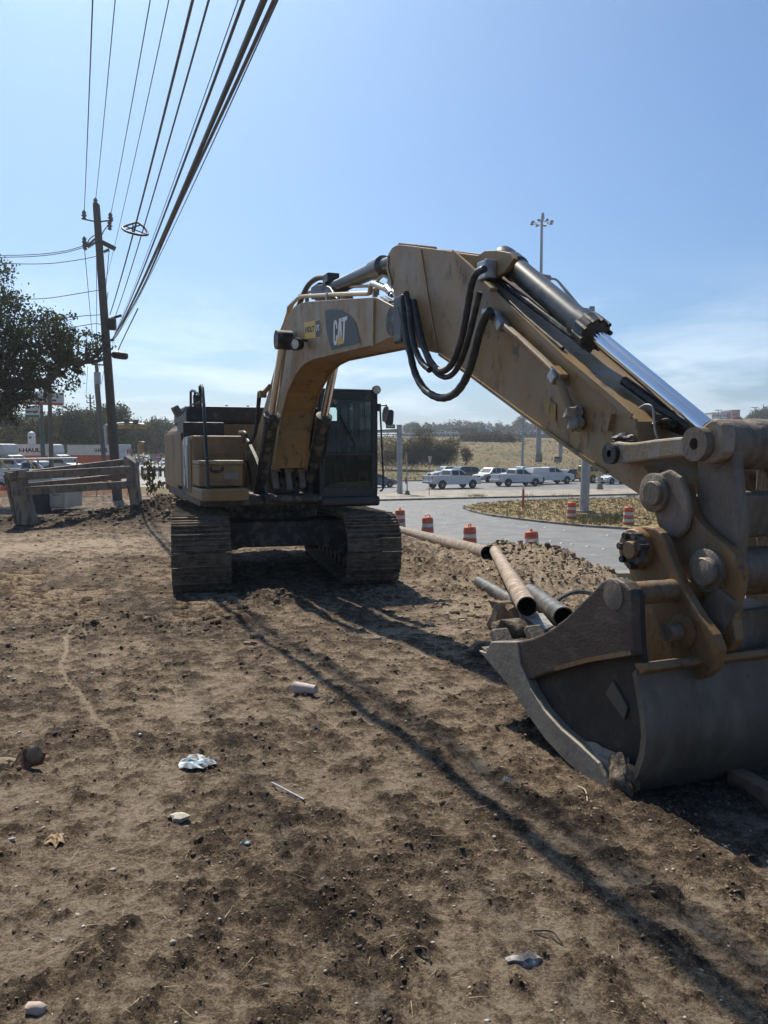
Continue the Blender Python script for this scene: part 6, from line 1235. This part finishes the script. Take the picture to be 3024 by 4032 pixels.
# ================================================================ trees and brush
def leafmat(name, c1, c2, tr=.35):
    m = bpy.data.materials.new(name); m.use_nodes = True; t = m.node_tree; t.nodes.clear(); o = t.nodes.new('ShaderNodeOutputMaterial'); mx = t.nodes.new('ShaderNodeMixShader'); d = t.nodes.new('ShaderNodeBsdfDiffuse'); l = t.nodes.new('ShaderNodeBsdfTranslucent')
    g = t.nodes.new('ShaderNodeNewGeometry'); n = t.nodes.new('ShaderNodeTexNoise'); n.inputs['Scale'].default_value = .7; n.inputs['Detail'].default_value = 6; t.links.new(g.outputs['Position'], n.inputs[0])
    r = t.nodes.new('ShaderNodeMapRange'); r.inputs[1].default_value = .35; r.inputs[2].default_value = .65; t.links.new(n.outputs[0], r.inputs[0]); c = t.nodes.new('ShaderNodeMix'); c.data_type = 'RGBA'; c.inputs[6].default_value = (*c1, 1); c.inputs[7].default_value = (*c2, 1); t.links.new(r.outputs[0], c.inputs[0])
    t.links.new(c.outputs[2], d.inputs[0]); t.links.new(c.outputs[2], l.inputs[0]); mx.inputs[0].default_value = tr; t.links.new(d.outputs[0], mx.inputs[1]); t.links.new(l.outputs[0], mx.inputs[2]); t.links.new(mx.outputs[0], o.inputs[0]); return m
L_OAK = leafmat('oak_leaf', (.035, .048, .018), (.075, .085, .032)); L_MID = leafmat('mid_green_leaf', (.045, .062, .022), (.09, .095, .036)); L_OLV = leafmat('olive_leaf', (.075, .07, .032), (.13, .105, .05)); L_FAR = leafmat('far_leaf', (.05, .065, .03), (.085, .09, .045)); L_BRN = leafmat('brown_leaf', (.11, .075, .04), (.08, .07, .035))
bark = mat('grey_bark', (.075, .062, .05), (.12, .1, .08), 6, .95, bump=.5, bscale=15)
def leaves(blobs, n, size, seed, clump=14, flat=.0):
    """leaf quads spread in clumps through ellipsoids (centre, radii)"""
    g_ = np.random.default_rng(seed); vol = np.array([b[1][0] * b[1][1] * b[1][2] for b in blobs]) ** .8; cnt = np.maximum((n * vol / vol.sum()).astype(int), 10); C = []
    for (c, r), k in zip(blobs, cnt):
        m = max(k // clump, 3); d = g_.normal(size=(m, 3)); d /= np.linalg.norm(d, axis=1, keepdims=True); rad = g_.uniform(.35, 1.0, (m, 1)) ** .6; cc = np.array(c) + d * rad * np.array(r); s = min(r) * .15 + size * .45
        idx = g_.integers(0, m, k); C.append(cc[idx] + g_.normal(0, s, (k, 3)))
    C = np.concatenate(C); k = len(C); a = g_.normal(size=(k, 3)); a /= np.linalg.norm(a, axis=1, keepdims=True); b = g_.normal(size=(k, 3)); b -= a * (a * b).sum(1, keepdims=True); b /= np.linalg.norm(b, axis=1, keepdims=True)
    s = size * g_.uniform(.6, 1.4, (k, 1)); V = np.stack([C - a * s, C + b * s * .5, C + a * s, C - b * s * .5], 1).reshape(-1, 3); return V, np.arange(4 * k).reshape(k, 4)
def tree(name, label, base, blobs, n, size, m, seed, group=None, trunk=.2, limbs=True, cat='tree', clump=14):
    T = thing(name, label, cat, base, 0, group); V, Fq = leaves(blobs, n, size, seed, clump); o = link('crown', np_mesh('crown', V, Fq, [m], False), T, True)
    mb = MB(); c0 = Vector(np.mean([b[0] for b in blobs], 0)); base = Vector(base); fork = base.lerp(Vector((c0.x, c0.y, max(c0.z - blobs[0][1][2] * .6, base.z + .3))), .85)
    mb.tube([base - Vector((0, 0, .2)), base.lerp(fork, .5) + Vector((trunk * .4, 0, 0)), fork], [trunk, trunk * .85, trunk * .7], 8)
    if limbs:
        g_ = random.Random(seed)
        for c, r in blobs:
            e = Vector(c) + Vector((0, 0, r[2] * .35)); mid = fork.lerp(e, .5) + Vector((g_.uniform(-.1, .1) * r[0], 0, r[2] * .1)); mb.tube([fork, mid, e], [trunk * .5, trunk * .3, trunk * .1], 6)
            for k in range(3):
                f_ = Vector(c) + Vector((g_.uniform(-.8, .8) * r[0], g_.uniform(-.8, .8) * r[1], g_.uniform(-.4, .8) * r[2])); mb.tube([mid, mid.lerp(f_, .5) + Vector((0, 0, .1 * r[2])), f_], [trunk * .22, trunk * .14, trunk * .05], 5)
    mb.build('trunk', bark, T, True, smooth=True); return T
# big live oak at the left edge, a limb reaching the pole
KS = dict(E=.84, F=.62, U=.52, G=.5, P=.4)
def bl(c, x, y, Y, rx, rz, ry=None): p = aty(c, x, y, Y); k = KS[c]; return (tuple(p), (rx * k, (ry or rx) * k, rz * k))
OY = 33.0
OB = [bl('E', -330, 900, OY + 2, 2.6, 2.0), bl('E', -110, 980, OY, 1.3, 1.9), bl('E', 20, 1190, OY, 1.6, 1.3), bl('E', 160, 1330, OY, 2.0, 1.3), bl('E', 330, 1400, OY, 2.0, 1.25), bl('E', 470, 1330, OY, 1.4, .9), bl('E', 560, 1240, OY, .7, .45), bl('E', 640, 1480, OY, 1.5, .75), bl('E', 790, 1420, OY, 1.1, .5), bl('E', 830, 1540, OY, .8, .4), bl('E', 700, 1640, OY, .8, .4), bl('E', 590, 1740, OY, .75, .7), bl('E', 480, 1600, OY, 1.4, .8), bl('E', 260, 1600, OY, 2.2, 1.2), bl('E', 100, 1720, OY, 1.9, 1.1), bl('E', 330, 1780, OY, 1.5, .75), bl('E', -150, 1400, OY, 2.6, 2.6), bl('E', 560, 1430, OY, 1.0, .7), bl('E', -60, 1650, OY, 2.0, 1.8), bl('E', 60, 1860, OY, 1.1, .8), bl('E', 200, 1900, OY, .9, .6), bl('E', -60, 1980, OY, 1.2, .9), bl('E', 100, 2040, OY, .8, .6), bl('E', 420, 1850, OY, .8, .45)]
TO = tree('oak_tree', 'big dark live oak at the left edge with a limb reaching the pole', (aty('F', -900, 1050, OY)[0], OY, -.3), OB, 22000, .075, L_OAK, 3, trunk=.38, limbs=False, clump=26)
limb = spline([aty('E', x, y, OY) for x, y in ((-900, 2000), (-400, 1850), (-100, 1800), (100, 1800), (330, 1790), (430, 1765), (490, 1690), (530, 1630), (600, 1610), (700, 1608), (760, 1595), (840, 1605))], 4)
mb = MB(); mb.tube(limb, list(np.linspace(.26, .045, len(limb))), 8); g_ = random.Random(2)
for c, r in OB:
    c = Vector(c); s0 = min(limb, key=lambda p: (p - c).length)
    for k in range(4):
        e = c + Vector((g_.uniform(-.7, .7) * r[0], g_.uniform(-.6, .6) * r[1], g_.uniform(-.5, .7) * r[2])); mid = s0.lerp(e, .5) + Vector((g_.uniform(-.3, .3), 0, -.15)); mb.tube([s0, mid, e], [.09, .05, .015], 5)
mb.build('limb', bark, TO, True, smooth=True)
GT = 'trees beyond the rental lot'
def back(label, c, x, yb, Y, spec, n, size, m, seed, name='broadleaf_tree', trunk=.25, group=GT, zb=None, cat='tree'):
    b = aty(c, x, yb, Y); return tree(name, label, b, [bl(c, *s[:2], Y, *s[2:]) for s in spec], int(n * 1.3), size * .75, m, seed, group, trunk, cat=cat)
back('round dark oak above the rental trucks', 'F', 705, 640, 100, [(560, 440, 3.4, 2.6), (640, 400, 3.5, 3.6), (730, 420, 2.6, 3.0), (600, 520, 3.0, 1.6), (520, 470, 2.0, 1.6)], 6500, .22, L_OAK, 11)
back('leafy green tree right of the round dark oak', 'F', 840, 640, 108, [(800, 400, 3.5, 3.0), (870, 440, 3.4, 4.0), (790, 520, 3.4, 2.6)], 6000, .24, L_MID, 12)
back('tall thin topped tree right behind the near pole', 'F', 1000, 640, 115, [(985, 330, 2.6, 2.8), (1060, 350, 3.6, 3.4), (1110, 330, 2.6, 2.6), (990, 480, 3.6, 3.6), (1090, 520, 4.2, 3.6), (1000, 590, 4.5, 2.4)], 8000, .24, L_MID, 13)
back('wide green tree under the row of signals', 'F', 1230, 650, 130, [(1180, 540, 4.2, 4.0), (1270, 530, 4.5, 4.2), (1330, 500, 3.4, 3.0), (1210, 600, 5, 2.4)], 7000, .26, L_MID, 14)
back('rounded green tree right of the signals', 'F', 1420, 640, 150, [(1390, 500, 4.5, 4.2), (1460, 490, 4.2, 4.0), (1430, 580, 6, 3.0)], 6000, .3, L_OAK, 15)
back('rightmost rounded tree beside the excavator rear', 'F', 1530, 640, 155, [(1530, 480, 4.0, 4.4), (1590, 500, 4.5, 4.2), (1560, 590, 6, 3.0), (1680, 540, 6, 4)], 7000, .3, L_MID, 16)
back('thin tree standing left of the storage sign', 'F', 95, 660, 95, [(80, 330, 2.6, 2.2), (150, 420, 2.4, 2.4), (20, 460, 2.6, 2.6), (110, 540, 2.4, 1.6)], 4500, .17, L_OAK, 17)
back('scrubby olive tree behind the sign posts', 'F', 300, 660, 95, [(240, 480, 3.6, 3.0), (330, 500, 3.2, 3.0), (420, 470, 2.8, 3.4), (430, 380, 1.8, 1.4)], 5200, .22, L_OLV, 18)
back('pale scrubby tree between the rental trucks and the dark oak', 'F', 450, 660, 120, [(420, 560, 5, 3.0), (560, 590, 5, 2.4), (700, 600, 5, 2.6)], 5000, .24, L_OLV, 19)
back('dense low hedge trees at the far left behind the trucks', 'F', 40, 680, 92, [(-60, 560, 5, 3.0), (60, 600, 5, 2.2), (200, 590, 4, 2.4)], 5000, .22, L_OLV, 20)
# brush below the freeway
GB = 'brush at the foot of the bank'
for i, (lab, x, spec, m, n) in enumerate((('tangled olive brush just right of the mast pole', 330, [(290, 560, 3.2, 3.2), (380, 600, 3.0, 3.4), (330, 690, 3.6, 2.2)], L_OLV, 4200), ('tall thin brown tree rising from the brush', 530, [(520, 430, 3.4, 4.6), (590, 400, 3.0, 3.6), (470, 520, 3.2, 3.4), (550, 560, 3.6, 3.6)], L_BRN, 4200), ('green bushy shrub right of the brown tree', 640, [(660, 560, 3.4, 3.4), (600, 660, 3.4, 2.6), (690, 660, 3.0, 2.6)], L_OLV, 4200),
                               ('rounded dark shrub with a bare patch beside it', 760, [(740, 680, 2.8, 2.2), (800, 640, 2.6, 2.6)], L_MID, 3400), ('loose green shrub at the right end of the brush', 870, [(860, 560, 3.2, 3.4), (920, 520, 2.8, 2.4), (890, 650, 3.2, 2.6)], L_OLV, 4200), ('brush half hidden by the cab mirror', 150, [(100, 560, 4, 4), (190, 600, 3.6, 3.6), (140, 690, 4, 2.4), (20, 620, 4, 3.4)], L_OLV, 5000), ('olive brush behind the yield sign', 450, [(430, 620, 3.0, 3.4), (470, 700, 3.2, 2.2)], L_OLV, 3200), ('small shrub on the slope right of the brush', 1110, [(1110, 610, 1.6, 1.6), (1130, 660, 1.6, 1.4)], L_BRN, 1200))):
    back(lab, 'U', x, 745, 118, spec, n, .13, m, 40 + i, 'shrub', .12, GB, cat='shrub')
for i, (x, y, rx, rz) in enumerate(((1250, 440, 5, 1.6), (1400, 400, 6, 2.0), (1180, 500, 4, 1.5), (1500, 450, 5, 1.6), (1330, 520, 5, 1.4), (1600, 420, 6, 1.6))):
    p = aty('U', x, y, 210); z_ = ground_z(p.x, p.y); tree('shrub', ('low brown scrub on the slope under the flatbed', 'wide brown scrub on the crest under the dark suv', 'small scrub patch low on the left of the slope', 'scrub patch in the middle of the bare slope', 'low flat scrub along the lower slope', 'scrub at the right end of the slope')[i], (p.x, p.y, z_), [((p.x, p.y, z_ + rz * .4), (rx, 3, rz))], 1500, .28, L_BRN if i % 2 else L_OLV, 60 + i, 'scrub on the slope', .06, cat='shrub')
# trees beyond the freeway
GF = 'trees beyond the freeway'
FARN = ['tree clump behind the green highway sign', 'dark tree right behind the two flags', 'rounded tree left of the tallest far clump', 'tallest dark clump of trees above the semi', 'broad trees right of the tallest far clump', 'low trees behind the dark freeway suv', 'low tree line above the white freeway sedans', 'dark tall tree just under the stick', 'tree behind the lower edge of the stick', 'far tree over the gantry post']
for i, (c, x, y, rx, rz) in enumerate((('U', 380, 270, 9, 9), ('U', 660, 290, 12, 7), ('U', 800, 280, 9, 7), ('U', 1090, 250, 22, 13), ('U', 1350, 255, 18, 9), ('U', 1600, 300, 22, 5), ('G', 800, 195, 16, 6), ('G', 880, 160, 9, 11), ('G', 960, 180, 14, 9), ('G', 1080, 210, 20, 7))):
    p = aty(c, x, y, 410 + 6 * i); z_ = 5.0; rx *= .55; rz *= .5; g_ = random.Random(i); tree('broadleaf_tree', FARN[i], (p.x, p.y, z_), [((p.x + g_.uniform(-.6, .6) * rx, p.y, p.z - rz * (.1 + .5 * k / 4)), (rx * g_.uniform(.45, .7), 6, rz * g_.uniform(.5, .8))) for k in range(5)] + [((p.x, p.y, (p.z + z_) / 2), (rx, 6, max((p.z - z_) / 2, 2)))], 4200, .5, L_FAR, 80 + i, GF, .4, limbs=False)
for i, (x, y, rx, rz) in enumerate(((1560, 420, 9, 6), (1680, 400, 10, 8))):
    p = aty('P', x, y, 330); rx *= .5; rz *= .5; tree('broadleaf_tree', ('green tree on the right horizon left of its taller neighbour', 'taller green tree cut by the right edge')[i], (p.x, p.y, 8), [((p.x, p.y, p.z - rz * .4), (rx, 5, rz)), ((p.x - rx * .5, p.y, p.z - rz * .7), (rx * .7, 5, rz * .7))], 2500, .5, L_FAR, 95 + i, GF, .4, limbs=False)
# distant wooded horizon
V, Fq = leaves([((x, 900 + 60 * math.sin(x), 6 + 4 * math.sin(x * .013)), (40, 25, 11 + 3 * math.sin(x * .031))) for x in range(-700, 760, 45)], 30000, 1.6, 99); tag(link('far_woods', np_mesh('far_woods', V, Fq, [L_FAR], False)), 'low wooded skyline far beyond the roads', kind='stuff')
V, Fq = leaves([((x, 240 + .25 * x, 2.0), (14, 10, 5.5 + 1.5 * math.sin(x * .07))) for x in range(-190, -40, 12)], 9000, .6, 98); tag(link('street_woods', np_mesh('street_woods', V, Fq, [L_MID], False)), 'dense green woods closing off the left street', kind='stuff')
# young sapling by the barrier
sp = aty('W', 985, 1640, 26); T = thing('sapling', 'thin sapling with broad drooping leaves beside the barrier', 'sapling', sp); mb = MB(); stems = [((985, 1640), (1000, 1500), (985, 1300), (975, 1050), (960, 900)), ((1000, 1500), (1060, 1440), (1180, 1370), (1250, 1340)), ((985, 1300), (1040, 1200), (1060, 1080)), ((990, 1380), (930, 1250), (880, 1180)), ((1120, 1600), (1118, 1570))]
for s in stems: mb.tube(spline([aty('W', x, y, 26) for x, y in s], 3) if len(s) > 2 else [aty('W', x, y, 26) for x, y in s], .012, 5)
mb.build('stem', bark, T, True); g_ = random.Random(4)
lf = MB(); lf.add([(0, 0, 0), (.05, .02, -.03), (.045, .0, -.10), (0, -.01, -.17), (-.045, .0, -.10), (-.05, .02, -.03)], [(0, 1, 2, 3), (0, 3, 4, 5)]); lo_ = None
for s in stems[:4]:
    path = spline([aty('W', x, y, 26) for x, y in s], 6)
    for p in path[4:]:
        for k in range(2):
            if lo_ is None: lo_ = lf.build('leaf', L_OLV, T, fix=False); o = lo_
            else: o = link('leaf', lo_.data, T)
            o.location = p + Vector((g_.uniform(-.12, .12), g_.uniform(-.1, .1), g_.uniform(-.05, .08))) - T.location; o.rotation_euler = (g_.uniform(-.5, .5), g_.uniform(-.6, .6), g_.uniform(0, 6.28)); k_ = g_.uniform(.6, 1.2); o.scale = (k_,) * 3
# ================================================================ barrels
barrel_o = mat('barrel_orange', (.60, .095, .03), (.5, .085, .03), 4, .55, dirt=(.35, .2, .12), damt=.25, dscale=6); refl = mat('reflective_white', (.62, .60, .55), (.5, .48, .44), 6, .5)
def barrel(label, loc, foot=False, tilt=(0, 0), dent=False, group='orange traffic barrels along the lane'):
    T = thing('traffic_barrel', label, 'traffic barrel', loc, random.uniform(0, 6), group); n = 24
    def band(z0, z1, r0, r1, nm, m):
        return MB().lathe((0, 0, 0), (0, 0, 1), [(z0, r0 - .012), (z0 + .012, r0), (z1 - .012, r1), (z1, r1 - .012)], n, cap=True).build(nm, m, T, smooth=True)
    rb = lambda z: .292 - .062 * z
    for i, (a, b) in enumerate(((.04, .24), (.24, .40), (.40, .58), (.58, .74), (.74, .98))): band(a + .003, b - .003, rb(a), rb(b) - .004, 'orange_section' if i % 2 == 0 else 'white_band', barrel_o if i % 2 == 0 else refl)
    MB().lathe((0, 0, 0), (0, 0, 1), [(.972, .215), (1.0, .19), (1.005, .05)], n).build('lid', barrel_o, T, smooth=True)
    MB().tube([(-.11, 0, .99), (-.1, 0, 1.06), (-.05, 0, 1.09), (.05, 0, 1.09), (.1, 0, 1.06), (.11, 0, .99)], .022, 6).build('handle', barrel_o, T, smooth=True)
    if foot: MB().lathe((0, 0, 0), (0, 0, 1), [(0, .50), (.06, .49), (.09, .40), (.10, .3)], n).build('rubber_foot', rubber, T, smooth=True)
    T.rotation_euler[0] = tilt[0]; T.rotation_euler[1] = tilt[1]
    if dent: T.rotation_euler[2] = 1.2
    return T
def bloc(c, x, y, Y): p = aty(c, x, y, Y); return Vector((p.x, p.y, -1.70))
barrel('orange barrel just right of the crawler track, farthest of the four', bloc('G', 180, 665, 36.5)); barrel('orange barrel second from the crawler track', bloc('G', 337, 695, 32.5)); barrel('orange barrel third from the crawler track, behind the pipe joint', bloc('G', 577, 724, 28.4)); barrel('tilted dented orange barrel behind the dirt pile', bloc('G', 932, 765, 26.6), tilt=(R(-3), R(6)), dent=True)
p = onz('V', 690, 745, ZR); barrel('orange barrel on a rubber foot left of the light pole', p, True); p = onz('V', 1310, 812, ZR); barrel('orange barrel on a rubber foot nearest the coupler', p, True)
p = onz('S', 372, 985, ZR); barrel('orange barrel glimpsed in the gap between stick and link', bloc('S', 372, 925, 40), True)
# ================================================================ pipes beside the lane
def ray_h(c, x, y, h):
    d = ray(c, x, y); t = np.linspace(5, 45, 1600); z, *_ = Hm(d.x * t, d.y * t); k = int(np.argmax(EYE + d.z * t < z + h)); return E + d * float(t[k])
rust = mat('rusty_pipe', (.19, .105, .06), (.27, .185, .125), 7, .75, .2, dirt=(.36, .31, .25), damt=.5, dscale=10, bump=.4, bscale=30); rust2 = mat('muddy_pipe', (.22, .17, .125), (.31, .26, .2), 5, .8, .1, dirt=(.14, .1, .07), damt=.45, dscale=8, bump=.4, bscale=30); plast = mat('dark_plastic_pipe', (.04, .042, .045), (.07, .07, .07), 5, .5, dirt=(.16, .14, .11), damt=.4, dscale=6, bump=.2)
def pipe_(name, label, a, b, r, m, wall=.012):
    d = (b - a).normalized(); L = (b - a).length; T = thing(name, label, 'pipe', a, 0, 'pipes laid beside the lane'); mb = MB(); n = 28
    mb.lathe((0, 0, 0), d, [(0, r - wall), (0, r), (L * .33, r * 1.004), (L * .66, r * .997), (L, r), (L, r - wall)], n, cap=False); mb.build('pipe_wall', m, T, smooth=True)
    MB().lathe((0, 0, 0), d, [(.002, r - wall), (L - .002, r - wall)], n, cap=False).build('pipe_bore', trimb, T, smooth=True); return T
a, b = ray_h('H', 697, 462, .16), ray_h('H', 60, 290, .16); pipe_('steel_pipe', 'long muddy steel pipe lying from the track to the pipe joint', a, b, .155, rust2)
a, b = ray_h('H', 955, 812, .30), ray_h('H', 742, 446, .2); pipe_('steel_pipe', 'rusty steel pipe with its open end pointing at us', a, b, .108, rust)
a, b = ray_h('H', 905, 800, .06), ray_h('H', 640, 650, .06); pipe_('plastic_pipe', 'slim dark pipe half buried under the rusty pipe', a, b, .085, plast)
a, b = ray_h('H', 1195, 880, .12), ray_h('H', 975, 715, .12); pipe_('plastic_pipe', 'thick dark pipe lying right of the rusty pipe', a, b, .115, plast)
p = ray_h('H', 1290, 830, .0); T = thing('plastic_ring', 'black plastic hoop leaning behind the bucket edge', 'hoop', p); MB().tube([p + Vector((.42 * math.cos(t_), .1 * math.cos(t_), .34 * math.sin(t_) - .1)) for t_ in [math.pi * i / 20 for i in range(21)]], .03, 8).build('hoop', plast, T, True, smooth=True)
for i, (x, y, r, sq, lab) in enumerate(((770, 930, .16, (.6, .5, 1.2), 'upright broken concrete shard by the bucket tip'), (860, 960, .2, (1.3, .8, .6), 'rounded pale rubble lump by the bucket tip'), (860, 870, .09, (1.1, .6, 1.3), 'pale stone lodged under the rusty pipe end'), (790, 800, .1, (1.4, .7, .7), 'pale stone left of the rusty pipe end'), (985, 885, .07, (1.2, .6, .6), 'white chip of rubble under the pipe mouth'), (700, 1100, .12, (1.4, .8, .6), 'muddy lump in front of the bucket corner'))):
    p = ray_h('H', x, y, r * .4); tag(lump(p, r, sq, 70 + i, 2, .5).build('rubble_lump', mudcrust if i in (1, 5) else clod2 if i != 4 else peb, None, smooth=True, angle=30), lab, 'rubble')
q = [ray_h('H', x, y, h) for x, y, h in ((900, 860, .12), (1060, 850, .16), (1130, 935, .08), (980, 1000, .04))]; mb = MB(); mb.add(q + [p + Vector((0, .02, -.03)) for p in q], [(0, 1, 2, 3), (7, 6, 5, 4), (0, 1, 5, 4), (1, 2, 6, 5), (2, 3, 7, 6), (3, 0, 4, 7)]); tag(mb.build('pipe_offcut', plast, None, bevel=.01), 'flat dark offcut under the rusty pipe mouth', 'offcut')
# timber under the bucket shadow at the right edge
a, b = ground_at('T', 1000, 850), ground_at('T', 2600, 1750); a.z += .04; b.z += .04
o = MB().beam(a, b, .09, .075).build('timber_batten', mat('red_brown_batten', (.20, .115, .07), (.28, .17, .11), 9, .85, bump=.4), None, bevel=.006); tag(o, 'red brown timber batten poking out below the bucket', 'timber')
# ================================================================ litter
def crumple(q, seed, h, sub=3):            # a creased sheet with an uneven rim
    g_ = random.Random(seed); q = [Vector(v) for v in q]; k = len(q); c = sum(q, Vector()) / k; rim = []
    for i in range(k):
        for j in range(sub): rim.append(c + (q[i].lerp(q[(i + 1) % k], j / sub) - c) * g_.uniform(.85, 1.08) + Vector((0, 0, g_.uniform(0, h * .5))))
    n = len(rim); V = rim[:]
    for f_ in (.72, .4): V += [c.lerp(p, f_ * g_.uniform(.85, 1.15)) + Vector((0, 0, g_.uniform(.1, 1) * h)) for p in rim]
    V.append(c + Vector((0, 0, h * .5))); F_ = []
    for r_ in range(2): F_ += [(r_ * n + i, r_ * n + (i + 1) % n, (r_ + 1) * n + (i + 1) % n, (r_ + 1) * n + i) for i in range(n)]
    F_ += [(2 * n + i, 2 * n + (i + 1) % n, 3 * n) for i in range(n)]; mb = MB(); mb.add(V, F_); return mb
def g3(c, x, y, h=0.0): p = ground_at(c, x, y, 1.5, 30); return Vector((p.x, p.y, p.z + h))
p = g3('I', 1325, 705, .038); T = thing('paper_cup', 'crushed white paper cup lying beside the long shadow', 'paper cup', p, R(-12)); ax = Vector((1, -.25, .05)).normalized()
mb = MB(); mb.lathe((-.085, 0, 0), ax, [(0, .038), (0, .042), (.01, .044), (.012, .041), (.10, .034), (.17, .030)], 20, cap=True); mb.build('cup_wall', mat('dirty_paper', (.55, .50, .44), (.38, .33, .27), 18, .8), T, smooth=True)
MB().lathe((-.088, 0, 0), ax, [(0, .001), (.001, .037)], 20, cap=False).build('cup_mouth', mat('cup_inside', (.3, .26, .22)), T)
MB().lathe((-.085, 0, 0), ax, [(.05, .0392), (.075, .0375), (.12, .0342)], 20, cap=False).build('red_print', mat('red_print', (.42, .25, .2), (.52, .47, .41), 70, .7), T, smooth=True)
p = g3('J', 858, 158); T = thing('snack_wrapper', 'flattened pale blue wrapper on the dirt', 'wrapper', p); q = [g3('J', x, y, h) - p for x, y, h in ((770, 160, .01), (800, 140, .014), (855, 120, .02), (930, 152, .018), (935, 165, .01), (880, 182, .006), (800, 178, .006))]
crumple(q, 5, .022).build('wrapper_film', mat('pale_blue_film', (.26, .38, .46), (.44, .49, .5), 25, .4, dirt=(.2, .15, .1), damt=.45, dscale=22), T, fix=False)
a, b = g3('J', 1175, 218, .008), g3('J', 1315, 295, .008); o = MB().cyl(a, b, .0042, n=8).build('drinking_straw', mat('blue_straw', (.16, .18, .28), (.4, .4, .42), 60, .4), None, smooth=True); tag(o, 'thin blue and white straw lying on the dirt', 'straw')
for i, (c, x, y, r, sq, m, nm, lab, cat) in enumerate((('J', 775, 368, .035, (1.1, .8, .55), peb, 'pebble', 'split white pebble in the lower left foreground', 'pebble'), ('J', 160, 1205, .028, (1.1, .7, .5), mat('pinkish_stone', (.38, .27, .21), (.45, .36, .3), 30, .8), 'pebble', 'pinkish stone near the bottom left corner', 'pebble'), ('K', 615, 955, .034, (1.5, .7, .55), mat('grey_flaky_stone', (.14, .125, .11), (.34, .32, .3), 50, .7), 'stone', 'grey flaky stone in the lower right foreground', 'stone'), ('I', 1100, 445, .05, (1.4, .8, .6), clod2, 'stone', 'pale stone in front of the left crawler track', 'stone'), ('I', 1085, 470, .05, (1.4, .8, .5), clod2, 'stone', 'tan stone just below the pale stone by the track', 'stone'), ('J', 1060, 477, .014, (1.5, .7, .6), mat('mint_chip', (.3, .4, .36)), 'chip', 'small pale green chip in the foreground', 'chip'), ('J', 866, 470, .022, (1.1, .9, .8), clod, 'clod', 'round dark clod below the split white pebble', 'clod'))):
    p = g3(c, x, y, r * .25); tag(lump(p, r, sq, 110 + i, 2, .45).build(nm, m, None, smooth=True, angle=40), lab, cat)
p = g3('I', 118, 1045, .03); T = thing('rusty_bracket', 'rusty brown bent metal scrap at the left edge', 'scrap', p)
MB().add([(-.07, .0, -.03), (-.02, -.035, -.03), (.02, -.02, -.03), (.03, -.01, .035), (0, .0, .06), (-.03, .03, .045), (-.055, .025, .02), (.07, .02, -.03), (.08, .045, .02)], [(0, 1, 5, 6), (1, 2, 3, 4, 5), (2, 7, 8, 3)]).build('bent_plate', mat('rust_scrap', (.10, .04, .018), (.17, .08, .04), 30, .8, bump=.4), T, fix=False); lump((.045, -.01, .03), .035, (1, .6, 1.3), 31, 2).build('stone_chunk', clod2, T, smooth=True)
lump((-.13, .02, -.02), .06, (1.5, .8, .3), 33, 2).build('pale_crust', clod2, T, smooth=True)
p = g3('J', 240, 475, .008); T = thing('dry_leaf', 'tan dead leaf flat on the dirt at lower left', 'leaf', p); q = [g3('J', x, y, h) - p for x, y, h in ((185, 490, .004), (212, 470, .014), (228, 452, .008), (250, 455, .016), (275, 445, .006), (268, 465, .014), (287, 485, .004), (262, 488, .013), (240, 502, .004), (226, 486, .012), (200, 495, .003))]; crumple(q, 8, .012, 2).build('leaf_blade', mat('dead_leaf', (.38, .26, .14), (.3, .2, .11), 20, .8), T, fix=False)
for c, x, y, lab in (('I', 655, 440, 'crumpled white plastic scrap behind the track print'), ('I', 440, 725, 'crumpled pale paper scrap near the pale dragged line'), ('K', 525, 200, 'small white scrap left of the bucket heel'), ('I', 1360, 870, 'torn tan paper scrap below the cup'), ('I', 1430, 740, 'clear plastic scrap right of the cup')):
    p = g3(c, x, y, .01); g_ = random.Random(x); sc_ = .55 if c == 'I' and y > 600 else .6 if c == 'K' else .9; mb = crumple([p + Vector((math.cos(t_) * .042 * sc_ * g_.uniform(.6, 1.2), math.sin(t_) * .03 * sc_ * g_.uniform(.6, 1.2), 0)) for t_ in [i * math.pi / 3.5 for i in range(7)]], x, .022 * sc_); tag(mb.build('paper_scrap', mat('paper_scrap', (.36, .32, .27), (.52, .49, .44), 40, .8), None, fix=False), lab, 'litter')
for x0, y0, x1, y1, lab in ((835, 215, 880, 280, 'thin pale root beside the bucket heel'), (645, 830, 770, 870, 'thin dark twig in the lower right foreground'), (130, 925, 200, 960, 'short dark twig left of the flaky stone')):
    a, b = g3('K', x0, y0, .006), g3('K', x1, y1, .006); o = MB().tube(spline([a, (a + b) / 2 + Vector((.015, .01, .012)), b], 4), .0035, 5).build('twig', bark if y0 > 300 else mat('pale_root', (.33, .28, .2)), None); tag(o, lab, 'twig')
# ================================================================ thin sunlit haze
hz = MB().box((0, 1900, 38), (5200, 4600, 90)).build('haze', None, None); hz.data.materials.clear()
hm_ = bpy.data.materials.new('thin_haze'); hm_.use_nodes = True; t = hm_.node_tree; t.nodes.clear(); o = t.nodes.new('ShaderNodeOutputMaterial'); v = t.nodes.new('ShaderNodeVolumePrincipled')
v.inputs['Color'].default_value = (.86, .92, 1, 1); v.inputs['Density'].default_value = .0005; v.inputs['Anisotropy'].default_value = .55; t.links.new(v.outputs[0], o.inputs['Volume']); hz.data.materials.append(hm_); tag(hz, 'thin pale haze in the air over the whole scene', kind='stuff')
